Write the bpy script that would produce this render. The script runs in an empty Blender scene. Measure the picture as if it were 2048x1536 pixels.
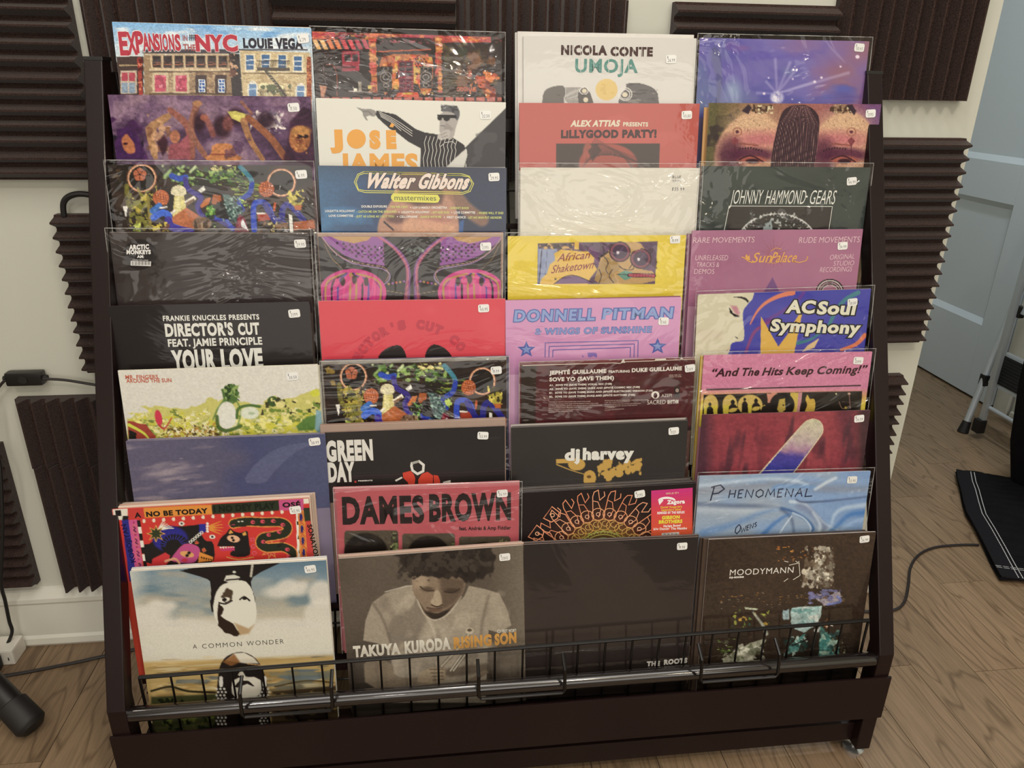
import bpy, bmesh, math, random
import numpy as np
from mathutils import Matrix, Vector

SC = bpy.context.scene
COL = SC.collection
random.seed(7)

# ------------------------------------------------------------------ camera
cam_d = bpy.data.cameras.new('camera'); cam = bpy.data.objects.new('camera', cam_d); COL.objects.link(cam)
_r = Vector((0.99342886, -0.11345941, 0.01503567)); _u = Vector((0.02917509, 0.37807447, 0.92531536)); _f = Vector((0.11067033, 0.91879631, -0.37890028))
cam.matrix_world = Matrix(((_r.x, _u.x, -_f.x, 0), (_r.y, _u.y, -_f.y, 0), (_r.z, _u.z, -_f.z, 1.19), (0, 0, 0, 1)))
cam_d.sensor_width = 36; cam_d.lens = 36 * 1492.42 / 2048; cam_d.clip_start = 0.02
SC.camera = cam

# ------------------------------------------------------------------ world, lamps, exposure
w = bpy.data.worlds.new('world'); SC.world = w; w.use_nodes = True
w.node_tree.nodes['Background'].inputs[0].default_value = (0.8, 0.85, 0.9, 1); w.node_tree.nodes['Background'].inputs[1].default_value = 0.4
SC.view_settings.view_transform = 'Standard'; SC.view_settings.look = 'None'
SC.view_settings.gamma = 1; SC.view_settings.use_curve_mapping = False
SC.view_settings.exposure = 0.0

def lamp(name, x, y, z, size, power, colour, aim=None, shape='DISK', size_y=None):
    l = bpy.data.lights.new(name, 'AREA'); l.shape = shape; l.size = size; l.energy = power; l.color = colour
    if size_y: l.size_y = size_y
    o = bpy.data.objects.new(name, l); COL.objects.link(o); o.location = (x, y, z)
    if aim:
        o.rotation_euler = (Vector(aim) - Vector((x, y, z))).to_track_quat('-Z', 'Y').to_euler()
    return o
WARM = (1.0, 0.86, 0.66); NEUT = (1.0, 0.93, 0.84); COOL = (0.82, 0.92, 1.0)
for i, (x, y, s, p, c) in enumerate(((-0.9, -0.7, .2, 10, NEUT), (0.75, -0.75, .2, 17, WARM), (-0.3, -2.2, .2, 9, NEUT),
                                     (1.6, -1.9, .2, 12, WARM), (0.1, 0.55, .2, 5, NEUT), (1.65, 1.9, .2, 16, COOL), (-1.4, 0.7, .2, 3, NEUT))):
    lamp('ceiling_lamp_light', x, y, 2.64, s, p, c)
lamp('overhead_fill_light', 0.3, 0.05, 2.62, 2.4, 26, (1.0, 0.965, 0.92), None, 'RECTANGLE', 0.9)  # added soft fill from above, placed clear of the sleeve reflections; no real panel
lamp('frontal_fill_light', 0.1, -3.05, 1.45, 3.9, 50, (1.0, 0.93, 0.86), (0.1, 0, 1.45), 'RECTANGLE', 2.0)  # added broad fill behind the camera, brightens the lower rows; no real window

# ------------------------------------------------------------------ materials
def srgb(c):
    if isinstance(c, str):
        c = c.lstrip('#'); c = tuple(int(c[i:i + 2], 16) for i in (0, 2, 4))
    return tuple(((v / 255) / 12.92 if v / 255 <= .04045 else ((v / 255 + .055) / 1.055) ** 2.4) for v in c)

def mat(name):
    m = bpy.data.materials.new(name); m.use_nodes = True; nt = m.node_tree
    return m, nt, nt.nodes['Principled BSDF']

def bump(nt, b, scale, strength, dist=.001, vec=None, detail=3, coat=False):
    n = nt.nodes.new('ShaderNodeTexNoise'); n.inputs['Scale'].default_value = scale; n.inputs['Detail'].default_value = detail
    if vec is not None: nt.links.new(vec, n.inputs['Vector'])
    k = nt.nodes.new('ShaderNodeBump'); k.inputs['Strength'].default_value = strength; k.inputs['Distance'].default_value = dist
    nt.links.new(n.outputs['Fac'], k.inputs['Height'])
    nt.links.new(k.outputs['Normal'], b.inputs['Coat Normal' if coat else 'Normal'])
    return n, k

def coords(nt, scale=(1, 1, 1), which='Object'):
    t = nt.nodes.new('ShaderNodeTexCoord'); mp = nt.nodes.new('ShaderNodeMapping'); mp.inputs['Scale'].default_value = scale
    nt.links.new(t.outputs[which], mp.inputs['Vector']); return mp.outputs['Vector']

def simple(name, col, rough=.5, metal=0, spec=.5, bscale=0, bstr=0, coat=0, crough=.1, var=0, vscale=8):
    m, nt, b = mat(name)
    c = srgb(col)
    b.inputs['Base Color'].default_value = (*c, 1); b.inputs['Roughness'].default_value = rough
    b.inputs['Metallic'].default_value = metal; b.inputs['Specular IOR Level'].default_value = spec
    b.inputs['Coat Weight'].default_value = coat; b.inputs['Coat Roughness'].default_value = crough
    v = coords(nt)
    if bscale: bump(nt, b, bscale, bstr, vec=v)
    if var:
        n = nt.nodes.new('ShaderNodeTexNoise'); n.inputs['Scale'].default_value = vscale; n.inputs['Detail'].default_value = 4
        nt.links.new(v, n.inputs['Vector'])
        mx = nt.nodes.new('ShaderNodeMix'); mx.data_type = 'RGBA'
        mx.inputs[6].default_value = (*[x * (1 - var) for x in c], 1); mx.inputs[7].default_value = (*[min(1, x * (1 + var)) for x in c], 1)
        nt.links.new(n.outputs['Fac'], mx.inputs[0]); nt.links.new(mx.outputs[2], b.inputs['Base Color'])
    return m

def foam_mat():
    m, nt, b = mat('acoustic_foam'); v = coords(nt)
    n = nt.nodes.new('ShaderNodeTexNoise'); n.inputs['Scale'].default_value = 420; n.inputs['Detail'].default_value = 2
    nt.links.new(v, n.inputs['Vector'])
    r = nt.nodes.new('ShaderNodeValToRGB'); r.color_ramp.elements[0].position = .3; r.color_ramp.elements[1].position = .86
    r.color_ramp.elements[0].color = (*srgb((32, 22, 20)), 1); r.color_ramp.elements[1].color = (*srgb((76, 56, 50)), 1)
    nt.links.new(n.outputs['Fac'], r.inputs[0]); nt.links.new(r.outputs[0], b.inputs['Base Color'])
    b.inputs['Roughness'].default_value = .95; b.inputs['Specular IOR Level'].default_value = .15
    b.inputs['Sheen Weight'].default_value = .15
    k = nt.nodes.new('ShaderNodeBump'); k.inputs['Strength'].default_value = .4; k.inputs['Distance'].default_value = .002
    nt.links.new(n.outputs['Fac'], k.inputs['Height']); nt.links.new(k.outputs['Normal'], b.inputs['Normal'])
    return m

def wood_mat():
    m, nt, b = mat('oak_plank')
    oi = nt.nodes.new('ShaderNodeObjectInfo'); t = nt.nodes.new('ShaderNodeTexCoord')
    sc = nt.nodes.new('ShaderNodeVectorMath'); sc.operation = 'SCALE'; sc.inputs[3].default_value = 31
    cx = nt.nodes.new('ShaderNodeCombineXYZ')
    for i in range(3): nt.links.new(oi.outputs['Random'], cx.inputs[i])
    nt.links.new(cx.outputs[0], sc.inputs[0])
    ad = nt.nodes.new('ShaderNodeVectorMath'); ad.operation = 'ADD'
    nt.links.new(t.outputs['Object'], ad.inputs[0]); nt.links.new(sc.outputs[0], ad.inputs[1])
    def mapped(s):
        mp = nt.nodes.new('ShaderNodeMapping'); mp.inputs['Scale'].default_value = s; nt.links.new(ad.outputs[0], mp.inputs['Vector']); return mp.outputs[0]
    # cathedral grain: contour lines of a stretched noise
    n1 = nt.nodes.new('ShaderNodeTexNoise'); n1.inputs['Scale'].default_value = 1; n1.inputs['Detail'].default_value = 2.5; n1.inputs['Roughness'].default_value = .45
    nt.links.new(mapped((9, 1.3, 9)), n1.inputs['Vector'])
    mu = nt.nodes.new('ShaderNodeMath'); mu.operation = 'MULTIPLY'; mu.inputs[1].default_value = 15
    nt.links.new(n1.outputs['Fac'], mu.inputs[0])
    fr = nt.nodes.new('ShaderNodeMath'); fr.operation = 'PINGPONG'; fr.inputs[1].default_value = .5; nt.links.new(mu.outputs[0], fr.inputs[0])
    r1 = nt.nodes.new('ShaderNodeValToRGB'); r1.color_ramp.elements[0].position = 0.0; r1.color_ramp.elements[1].position = .30
    r1.color_ramp.elements[0].color = (.62, .60, .58, 1); r1.color_ramp.elements[1].color = (1, 1, 1, 1)
    mm = nt.nodes.new('ShaderNodeMath'); mm.operation = 'MULTIPLY'; mm.inputs[1].default_value = 2; nt.links.new(fr.outputs[0], mm.inputs[0]); nt.links.new(mm.outputs[0], r1.inputs[0])
    n2 = nt.nodes.new('ShaderNodeTexNoise'); n2.inputs['Scale'].default_value = 1; n2.inputs['Detail'].default_value = 5; n2.inputs['Roughness'].default_value = .7
    nt.links.new(mapped((190, 7, 190)), n2.inputs['Vector'])
    r2 = nt.nodes.new('ShaderNodeValToRGB'); r2.color_ramp.elements[0].position = .32; r2.color_ramp.elements[1].position = .62
    r2.color_ramp.elements[0].color = (.70, .69, .68, 1); r2.color_ramp.elements[1].color = (1.05, 1.05, 1.05, 1)
    nt.links.new(n2.outputs['Fac'], r2.inputs[0])
    n3 = nt.nodes.new('ShaderNodeTexNoise'); n3.inputs['Scale'].default_value = 2.2; nt.links.new(mapped((1, .6, 1)), n3.inputs['Vector'])
    base = nt.nodes.new('ShaderNodeMix'); base.data_type = 'RGBA'; base.inputs[6].default_value = (*srgb((128, 104, 82)), 1); base.inputs[7].default_value = (*srgb((153, 131, 104)), 1)
    nt.links.new(n3.outputs['Fac'], base.inputs[0])
    def mul(a, bb):
        x = nt.nodes.new('ShaderNodeMix'); x.data_type = 'RGBA'; x.blend_type = 'MULTIPLY'; x.inputs[0].default_value = 1
        nt.links.new(a, x.inputs[6]); nt.links.new(bb, x.inputs[7]); return x.outputs[2]
    c = mul(mul(base.outputs[2], r1.outputs[0]), r2.outputs[0])
    hv = nt.nodes.new('ShaderNodeHueSaturation'); mr = nt.nodes.new('ShaderNodeMapRange'); mr.inputs[3].default_value = .84; mr.inputs[4].default_value = 1.12
    nt.links.new(oi.outputs['Random'], mr.inputs[0]); nt.links.new(mr.outputs[0], hv.inputs['Value']); nt.links.new(c, hv.inputs['Color'])
    nt.links.new(hv.outputs[0], b.inputs['Base Color'])
    b.inputs['Roughness'].default_value = .42; b.inputs['Specular IOR Level'].default_value = .35
    k = nt.nodes.new('ShaderNodeBump'); k.inputs['Strength'].default_value = .25; k.inputs['Distance'].default_value = .0006
    nt.links.new(n2.outputs['Fac'], k.inputs['Height']); nt.links.new(k.outputs[0], b.inputs['Normal'])
    return m

def ink_mat(name, rough, coat, crough, wr=0.0, wscale=(14, 14, 14)):
    """flat print: the colour is read from the mesh, wrinkles of the shrink film are relief in the coat"""
    m, nt, b = mat(name)
    a = nt.nodes.new('ShaderNodeAttribute'); a.attribute_name = 'Col'
    nt.links.new(a.outputs['Color'], b.inputs['Base Color'])
    b.inputs['Roughness'].default_value = rough; b.inputs['Specular IOR Level'].default_value = .2
    b.inputs['Coat Weight'].default_value = coat; b.inputs['Coat Roughness'].default_value = crough
    if wr:
        oi = nt.nodes.new('ShaderNodeObjectInfo')
        ad = nt.nodes.new('ShaderNodeVectorMath'); ad.operation = 'ADD'
        nt.links.new(coords(nt, wscale), ad.inputs[0]); 
        sc = nt.nodes.new('ShaderNodeMath'); sc.operation = 'MULTIPLY'; sc.inputs[1].default_value = 50; nt.links.new(oi.outputs['Random'], sc.inputs[0]); nt.links.new(sc.outputs[0], ad.inputs[1])
        n = nt.nodes.new('ShaderNodeTexNoise'); n.inputs['Scale'].default_value = 1; n.inputs['Detail'].default_value = 4; n.inputs['Roughness'].default_value = .55; n.inputs['Distortion'].default_value = .8
        nt.links.new(ad.outputs[0], n.inputs['Vector'])
        k = nt.nodes.new('ShaderNodeBump'); k.inputs['Strength'].default_value = wr; k.inputs['Distance'].default_value = .01
        nt.links.new(n.outputs['Fac'], k.inputs['Height']); nt.links.new(k.outputs[0], b.inputs['Coat Normal'])
    return m

def board_mat():
    m, nt, b = mat('sleeve_board'); oi = nt.nodes.new('ShaderNodeObjectInfo')
    n = nt.nodes.new('ShaderNodeTexNoise'); n.inputs['Scale'].default_value = 60; nt.links.new(coords(nt), n.inputs['Vector'])
    mr = nt.nodes.new('ShaderNodeMapRange'); mr.inputs[3].default_value = .9; mr.inputs[4].default_value = 1.05; nt.links.new(n.outputs['Fac'], mr.inputs[0])
    hv = nt.nodes.new('ShaderNodeHueSaturation'); nt.links.new(oi.outputs['Color'], hv.inputs['Color']); nt.links.new(mr.outputs[0], hv.inputs['Value'])
    nt.links.new(hv.outputs[0], b.inputs['Base Color']); b.inputs['Roughness'].default_value = .35; b.inputs['Coat Weight'].default_value = .3
    return m

def film_mat():
    m = bpy.data.materials.new('clear_plastic'); m.use_nodes = True; nt = m.node_tree; nt.nodes.clear()
    out = nt.nodes.new('ShaderNodeOutputMaterial'); mx = nt.nodes.new('ShaderNodeMixShader'); tr = nt.nodes.new('ShaderNodeBsdfTransparent')
    gl = nt.nodes.new('ShaderNodeBsdfGlossy'); gl.inputs['Roughness'].default_value = .10; gl.inputs['Color'].default_value = (1, 1, 1, 1)
    tr.inputs['Color'].default_value = (.995, .995, .995, 1)
    fr = nt.nodes.new('ShaderNodeFresnel'); fr.inputs['IOR'].default_value = 1.38
    ml = nt.nodes.new('ShaderNodeMath'); ml.operation = 'MULTIPLY'; ml.inputs[1].default_value = 1.3; nt.links.new(fr.outputs[0], ml.inputs[0])
    mn = nt.nodes.new('ShaderNodeMath'); mn.operation = 'MINIMUM'; mn.inputs[1].default_value = .055; nt.links.new(ml.outputs[0], mn.inputs[0]); nt.links.new(mn.outputs[0], mx.inputs[0]); nt.links.new(tr.outputs[0], mx.inputs[1]); nt.links.new(gl.outputs[0], mx.inputs[2]); nt.links.new(mx.outputs[0], out.inputs[0])
    oi = nt.nodes.new('ShaderNodeObjectInfo'); ad = nt.nodes.new('ShaderNodeVectorMath'); ad.operation = 'ADD'
    nt.links.new(coords(nt, (5, 5, 9)), ad.inputs[0])
    sc = nt.nodes.new('ShaderNodeMath'); sc.operation = 'MULTIPLY'; sc.inputs[1].default_value = 37; nt.links.new(oi.outputs['Random'], sc.inputs[0]); nt.links.new(sc.outputs[0], ad.inputs[1])
    n = nt.nodes.new('ShaderNodeTexNoise'); n.inputs['Scale'].default_value = 1; n.inputs['Detail'].default_value = 3; n.inputs['Distortion'].default_value = 1.6; n.inputs['Roughness'].default_value = .5
    nt.links.new(ad.outputs[0], n.inputs['Vector'])
    k = nt.nodes.new('ShaderNodeBump'); k.inputs['Strength'].default_value = .6; k.inputs['Distance'].default_value = .034
    nt.links.new(n.outputs['Fac'], k.inputs['Height']); nt.links.new(k.outputs[0], gl.inputs['Normal'])
    return m

def seam_mat():
    m = bpy.data.materials.new('welded_plastic'); m.use_nodes = True; nt = m.node_tree; nt.nodes.clear()
    out = nt.nodes.new('ShaderNodeOutputMaterial'); mx = nt.nodes.new('ShaderNodeMixShader'); tr = nt.nodes.new('ShaderNodeBsdfTransparent')
    pb = nt.nodes.new('ShaderNodeBsdfPrincipled'); pb.inputs['Base Color'].default_value = (.6, .6, .58, 1); pb.inputs['Roughness'].default_value = .2; mx.inputs[0].default_value = .45
    n = nt.nodes.new('ShaderNodeTexNoise'); n.inputs['Scale'].default_value = 40; mr = nt.nodes.new('ShaderNodeMapRange'); mr.inputs[1].default_value = .35; mr.inputs[2].default_value = .65; mr.inputs[3].default_value = .1; mr.inputs[4].default_value = .7
    nt.links.new(coords(nt), n.inputs['Vector']); nt.links.new(n.outputs['Fac'], mr.inputs[0]); nt.links.new(mr.outputs[0], mx.inputs[0])
    nt.links.new(tr.outputs[0], mx.inputs[1]); nt.links.new(pb.outputs[0], mx.inputs[2]); nt.links.new(mx.outputs[0], out.inputs[0]); return m

M = dict(
    foam=foam_mat(), wood=wood_mat(), board=board_mat(), film=film_mat(),
    matte=ink_mat('print_matte', .5, .12, .2, .12, (5, 5, 5)), gloss=ink_mat('print_gloss', .45, .4, .06, .10, (6, 6, 9)), wrap=ink_mat('print_shrink_wrapped', .45, .85, .05, .13, (6, 6, 10)),
    wall=simple('wall_paint', (196, 196, 184), .7, bscale=300, bstr=.05), trimp=simple('trim_paint', (214, 212, 202), .4, bscale=90, bstr=.04),
    doorp=simple('door_paint', (204, 214, 222), .45, bscale=120, bstr=.04), ceil=simple('ceiling_paint', (225, 222, 214), .8),
    steel=simple('black_brown_lacquer', (27, 15, 15), .36, spec=.22, coat=.12, crough=.12, bscale=500, bstr=.05, var=.15),
    tube=simple('polished_black_tube', (20, 13, 13), .2, coat=.9, crough=.06), wire=simple('black_wire', (14, 10, 10), .35, spec=.35, coat=.15),
    rubber=simple('black_rubber', (20, 17, 17), .6, bscale=300, bstr=.1), cable=simple('dark_cable', (38, 32, 32), .5),
    blackp=simple('black_plastic', (22, 20, 20), .35), whitep=simple('white_plastic', (220, 216, 206), .35),
    alu=simple('grey_enamel', (186, 192, 196), .35, metal=.2), nickel=simple('nickel', (205, 205, 205), .22, metal=.9),
    tread=simple('ribbed_black_rubber', (26, 25, 26), .7, bscale=120, bstr=.3), cloth=simple('black_quilted_cloth', (21, 20, 23), .95, spec=.1, bscale=160, bstr=.6, var=.3, vscale=30),
    hem=simple('black_binding', (30, 29, 33), .9, spec=.1, bscale=400, bstr=.3), thread=simple('white_thread', (190, 190, 190), .8),
    sticker=simple('sticker_paper', (226, 226, 224), .45), tripod=simple('matt_black_metal', (20, 17, 17), .45))

# ------------------------------------------------------------------ mesh helpers
class MB:
    def __init__(s): s.v = []; s.f = []
    def add(s, vs, fs):
        n = len(s.v); s.v += [tuple(v) for v in vs]; s.f += [tuple(n + i for i in f) for f in fs]; return s
    def box(s, x0, x1, y0, y1, z0, z1, b=0.0):
        if b <= 0:
            return s.add([(x0, y0, z0), (x1, y0, z0), (x1, y1, z0), (x0, y1, z0), (x0, y0, z1), (x1, y0, z1), (x1, y1, z1), (x0, y1, z1)],
                         [(0, 3, 2, 1), (4, 5, 6, 7), (0, 1, 5, 4), (1, 2, 6, 5), (2, 3, 7, 6), (3, 0, 4, 7)])
        bm = bmesh.new(); bmesh.ops.create_cube(bm, size=1)
        for v in bm.verts: v.co = Vector(((x0 + x1) / 2 + v.co.x * (x1 - x0), (y0 + y1) / 2 + v.co.y * (y1 - y0), (z0 + z1) / 2 + v.co.z * (z1 - z0)))
        bmesh.ops.bevel(bm, geom=bm.edges[:], offset=b, segments=2, affect='EDGES', profile=.7)
        bm.verts.index_update(); s.add([v.co[:] for v in bm.verts], [[v.index for v in f.verts] for f in bm.faces]); bm.free(); return s
    def tube(s, pts, r, n=10, cap=True, closed=False):
        P = [Vector(p) for p in pts]; base = len(s.v); rings = []
        rr = r if isinstance(r, (list, tuple)) else [r] * len(P)
        up = None
        for i, p in enumerate(P):
            a = P[i - 1] if i or closed else p; b = P[(i + 1) % len(P)] if i < len(P) - 1 or closed else p
            d = (b - a).normalized()
            if up is None: up = d.orthogonal().normalized()
            else: up = (up - d * up.dot(d)).normalized()
            sd = d.cross(up)
            rings.append([p + (up * math.cos(2 * math.pi * k / n) + sd * math.sin(2 * math.pi * k / n)) * rr[i] for k in range(n)])
        vs = [v for r_ in rings for v in r_]; fs = []
        m = len(P)
        for i in range(m if closed else m - 1):
            for k in range(n):
                j = (i + 1) % m; fs.append((i * n + k, i * n + (k + 1) % n, j * n + (k + 1) % n, j * n + k))
        if cap and not closed: fs += [tuple(range(n))[::-1], tuple((m - 1) * n + k for k in range(n))]
        return s.add(vs, fs)
    def extr(s, prof, axis, a, b):
        """closed 2-D profile pushed along an axis from a to b"""
        def pt(p, t): return {'x': (t, p[0], p[1]), 'y': (p[0], t, p[1]), 'z': (p[0], p[1], t)}[axis]
        n = len(prof)
        return s.add([pt(p, a) for p in prof] + [pt(p, b) for p in prof],
                     [tuple(range(n))[::-1], tuple(range(n, 2 * n))] + [(i, (i + 1) % n, n + (i + 1) % n, n + i) for i in range(n)])
    def obj(s, name, m, parent=None, smooth=False, loc=None):
        me = bpy.data.meshes.new(name); me.from_pydata(s.v, [], s.f); me.update()
        bm = bmesh.new(); bm.from_mesh(me); bmesh.ops.recalc_face_normals(bm, faces=bm.faces[:]); bm.to_mesh(me); bm.free()
        if m: me.materials.append(m)
        if smooth:
            me.polygons.foreach_set('use_smooth', [True] * len(me.polygons))
            try: me.set_sharp_from_angle(angle=math.radians(40))
            except Exception: pass
        o = bpy.data.objects.new(name, me); COL.objects.link(o)
        if loc: o.location = loc
        if parent: o.parent = parent
        return o

def tag(o, label=None, cat=None, group=None, kind=None):
    if label: o['label'] = label
    if cat: o['category'] = cat
    if group: o['group'] = group
    if kind: o['kind'] = kind
    return o
def empty(name, loc=(0, 0, 0), rz=0):
    o = bpy.data.objects.new(name, None); COL.objects.link(o); o.location = loc; o.rotation_euler = (0, 0, rz); o.empty_display_size = .05
    return o

# ------------------------------------------------------------------ setting
WY = 1.45; XC = 1.09; XD = 2.2446
def struct(name, mb, m, parent=None, **k): return tag(mb.obj(name, m, parent, **k), kind='structure')
floor = struct('floor', MB().box(-2.6, 2.35, -3.1, 3.6, -.06, -.012), simple('subfloor', (40, 32, 26), .8))
PW, PG = .127, .0012
plank_meshes = {}
def plank_mesh(L):
    if L not in plank_meshes:
        o = MB().box(-PW / 2 + PG / 2, PW / 2 - PG / 2, 0, L - PG, -.012, 0, .0008).obj('plank', M['wood']); plank_meshes[L] = o.data; bpy.data.objects.remove(o)
    return plank_meshes[L]
rp = random.Random(3)
x = -1.75
while x < 2.2:
    y = .25 - rp.random() * .9
    while y < 3.4:
        L = rp.choice((.9, 1.2, 1.5))
        inside = y + L > .3 and not (x < XC - .15 and y > WY + .02)
        if inside:
            Lc = L
            o = bpy.data.objects.new('plank', plank_mesh(L)); COL.objects.link(o); o.parent = floor; o.location = (x + PW / 2, y, 0)
        y += L
    x += PW
struct('wall_back', MB().box(-2.6, XC, WY, WY + .12, 0, 2.7), M['wall'])
struct('wall_return', MB().box(XC - .12, XC, WY + .12, 3.6, 0, 2.7), M['wall'])
struct('wall_far', MB().box(XC, XD, 3.5, 3.6, 0, 2.7), M['wall'])
struct('wall_right', MB().box(XD + .012, XD + .12, -3.1, 3.6, 0, 2.7), M['wall'])
struct('wall_left', MB().box(-2.7, -2.6, -3.1, WY + .12, 0, 2.7), M['wall'])
struct('wall_front', MB().box(-2.6, XD, -3.2, -3.1, 0, 2.7), M['wall'])
struct('ceiling', MB().box(-2.7, 2.4, -3.2, 3.6, 2.7, 2.8), M['ceil'])
def board(axis, a, b, at, sgn, name):
    # profile: depth from the wall, height
    pr = [(0, 0), (.018, 0), (.021, .006), (.019, .02), (.014, .026), (.014, .108), (.017, .114), (.017, .124), (.012, .132), (.006, .143), (0, .145)]
    prof = [(at + sgn * d, h) for d, h in pr]
    mb = MB()
    if axis == 'x': mb.extr(prof, 'x', a, b)
    else: mb.extr(prof, 'y', a, b)
    return struct(name, mb, M['trimp'])
board('x', -2.6, XC + .02, WY, -1, 'baseboard_back')
board('y', WY - .02, 3.5, XC, 1, 'baseboard_return')
board('y', -3.0, 2.40, XD + .012, -1, 'baseboard_right')
# door on the right wall
door = tag(empty('door_1', (XD, 2.95, 0)), kind='structure')
dm = M['doorp']
D0, D1 = 2.49, 3.36
def dpart(name, mb, m=dm): o = mb.obj(name, m, door); o.location = (-XD, -2.95, 0); return o
PL, PR_ = 2.63, 3.22
dpart('stile', MB().box(XD - .03, XD + .012, D0, PL, .01, 2.03, .002)); dpart('stile', MB().box(XD - .03, XD + .012, PR_, D1, .01, 2.03, .002))
dpart('rail', MB().box(XD - .03, XD + .012, PL, PR_, .01, .30, .0)); dpart('rail', MB().box(XD - .03, XD + .012, PL, PR_, .775, .92, .0)); dpart('rail', MB().box(XD - .03, XD + .012, PL, PR_, 1.9, 2.03, .0))
for z0, z1 in ((.30, .775), (.92, 1.9)):
    b = .022; X0, X1 = XD - .029, XD - .012
    dpart('panel', MB().add([(X0, PL, z0), (X0, PR_, z0), (X0, PR_, z1), (X0, PL, z1), (X1, PL + b, z0 + b), (X1, PR_ - b, z0 + b), (X1, PR_ - b, z1 - b), (X1, PL + b, z1 - b)],
                            [(0, 1, 5, 4), (1, 2, 6, 5), (2, 3, 7, 6), (3, 0, 4, 7), (4, 5, 6, 7)]))
struct('trim_1', MB().box(XD - .012, XD + .012, D0 - .075, D0 - .006, 0, 2.1, .003).box(XD - .012, XD + .012, D1 + .006, D1 + .08, 0, 2.1, .003), M['trimp'])

# ------------------------------------------------------------------ acoustic foam
def foam(label, x0, x1, z0, z1, n, ridges='h', yaw=0.0, base=.016, amp=.023, shape=.5):
    """a foam tile with n wedge ridges, horizontal (h) or vertical (v); the wedge tips face the room"""
    a0, a1 = (z0, z1) if ridges == 'h' else (x0, x1)
    p = (a1 - a0) / n; prof = [(a0, 0)]
    rr = random.Random(int(abs(x0) * 1000) + int(z0 * 777))
    for i in range(n):
        s = a0 + i * p; j = rr.uniform(-.08, .08) * p
        prof += [(s, base), (s + p * .16, base + amp * .10), (s + p * (shape - .06) + j, base + amp * .97), (s + p * (shape + .06) + j, base + amp * .97), (s + p * .84, base + amp * .10)]
    prof += [(a1, base), (a1, 0)]
    mb = MB()
    if ridges == 'h': 
        mb.extr([(WY - d, a) for a, d in prof], 'x', x0, x1)
    else:
        mb.extr([(a, WY - d) for a, d in prof], 'z', z0, z1)
    o = mb.obj('foam_panel', M['foam'])
    # origin on the wall at the tile's centre
    c = Vector(((x0 + x1) / 2, WY, (z0 + z1) / 2)); o.data.transform(Matrix.Translation(-c)); o.location = c; o.rotation_euler = (0, yaw, 0)
    return tag(o, label, 'foam panel', 'acoustic foam tiles on the back wall')
foam('dark brown foam tile with level ridges at the upper left corner of the picture', -.875, -.565, 1.013, 1.32, 12, 'h')
foam('dark brown foam tile with upright ridges behind the painted townhouse record sleeve', -.548, -.243, 1.013, 1.32, 11, 'v')
foam('dark foam tile with level ridges above the orange street scene record sleeve', -.241, .064, 1.013, 1.32, 11, 'h')
foam('brown foam tile with upright ridges left of the bare strip of wall at the top', .066, .368, 1.013, 1.32, 11, 'v')
foam('foam tile with level ridges right of the bare strip of wall at the top', .452, .757, 1.013, 1.32, 11, 'h')
foam('large dark foam tile with upright ridges at the top right beside the door', .760, 1.046, 1.163, 1.47, 11, 'v')
foam('tall foam tile with level ridges right of the rack, sawtooth edge against the door', .765, 1.068, .790, 1.094, 12, 'h')
foam('short foam tile with level ridges directly below the tall sawtooth tile', .765, 1.068, .669, .789, 5, 'h')
foam('lower right foam tile with level ridges near the floor, sawtooth edge against the wood', .755, 1.05, .345, .592, 10, 'h')
foam('foam tile with level ridges hanging left of the rack under the arched tube', -.658, -.36, .648, .952, 12, 'h')
foam('upper of the two stacked foam tiles with upright ridges left of the rack', -.803, -.505, .455, .597, 11, 'v', .0)
foam('lower of the two stacked foam tiles with upright ridges, its end over the baseboard', -.801, -.503, .152, .453, 11, 'v', .0)
foam('foam tile with level ridges at the lower left edge of the picture', -1.15, -.853, .163, .50, 13, 'h', .0)
# ------------------------------------------------------------------ record rack
rack = tag(empty('record_rack', (.143, 1.15, 0)), 'dark brown metal display rack with nine tiers of records', 'rack')
def rpart(name, mb, m, smooth=False, parent=None):
    o = mb.obj(name, m, parent or rack, smooth)
    if parent is None: o.location = (-.143, -1.15, 0)
    return o
def PY(z): return .957 + (z - .255) * .3962           # front face of the sloping uprights
for x0, x1 in ((-.520, -.492), (.778, .806)):
    s = -1 if x0 < 0 else 1
    d = .036
    prof = [(PY(1.208), 1.208), (.957, .255), (.957, .030), (.957 + d, .030), (.957 + d, .262), (PY(1.208) + d, 1.208)]
    mb = MB().extr(prof, 'x', x0, x1)
    o = rpart('upright', mb, M['steel'])
    bv = o.modifiers.new('bevel', 'BEVEL'); bv.width = .0018; bv.segments = 2; bv.limit_method = 'ANGLE'
    rpart('end_cap', MB().box(x0 - .001, x1 + .001, PY(1.208) - .001, PY(1.208) + d + .001, 1.206, 1.212, .001), M['blackp'])
    rpart('rear_post', MB().box(x0, x1, 1.385, 1.408, .03, 1.19, .0015), M['steel'])
    rpart('base_runner', MB().box(x0, x1, .99, 1.40, .035, .063, .0015), M['steel'])
    xc = (x0 + x1) / 2
    for yy in (.983, 1.38):
        g = rpart('levelling_foot', MB().tube([(xc, yy, 0), (xc, yy, .009)], .019, 24).tube([(xc, yy, .009), (xc, yy, .012)], [.019, .012], 24).tube([(xc, yy, .01), (xc, yy, .045)], .005, 10), M['nickel'], True)
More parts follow.
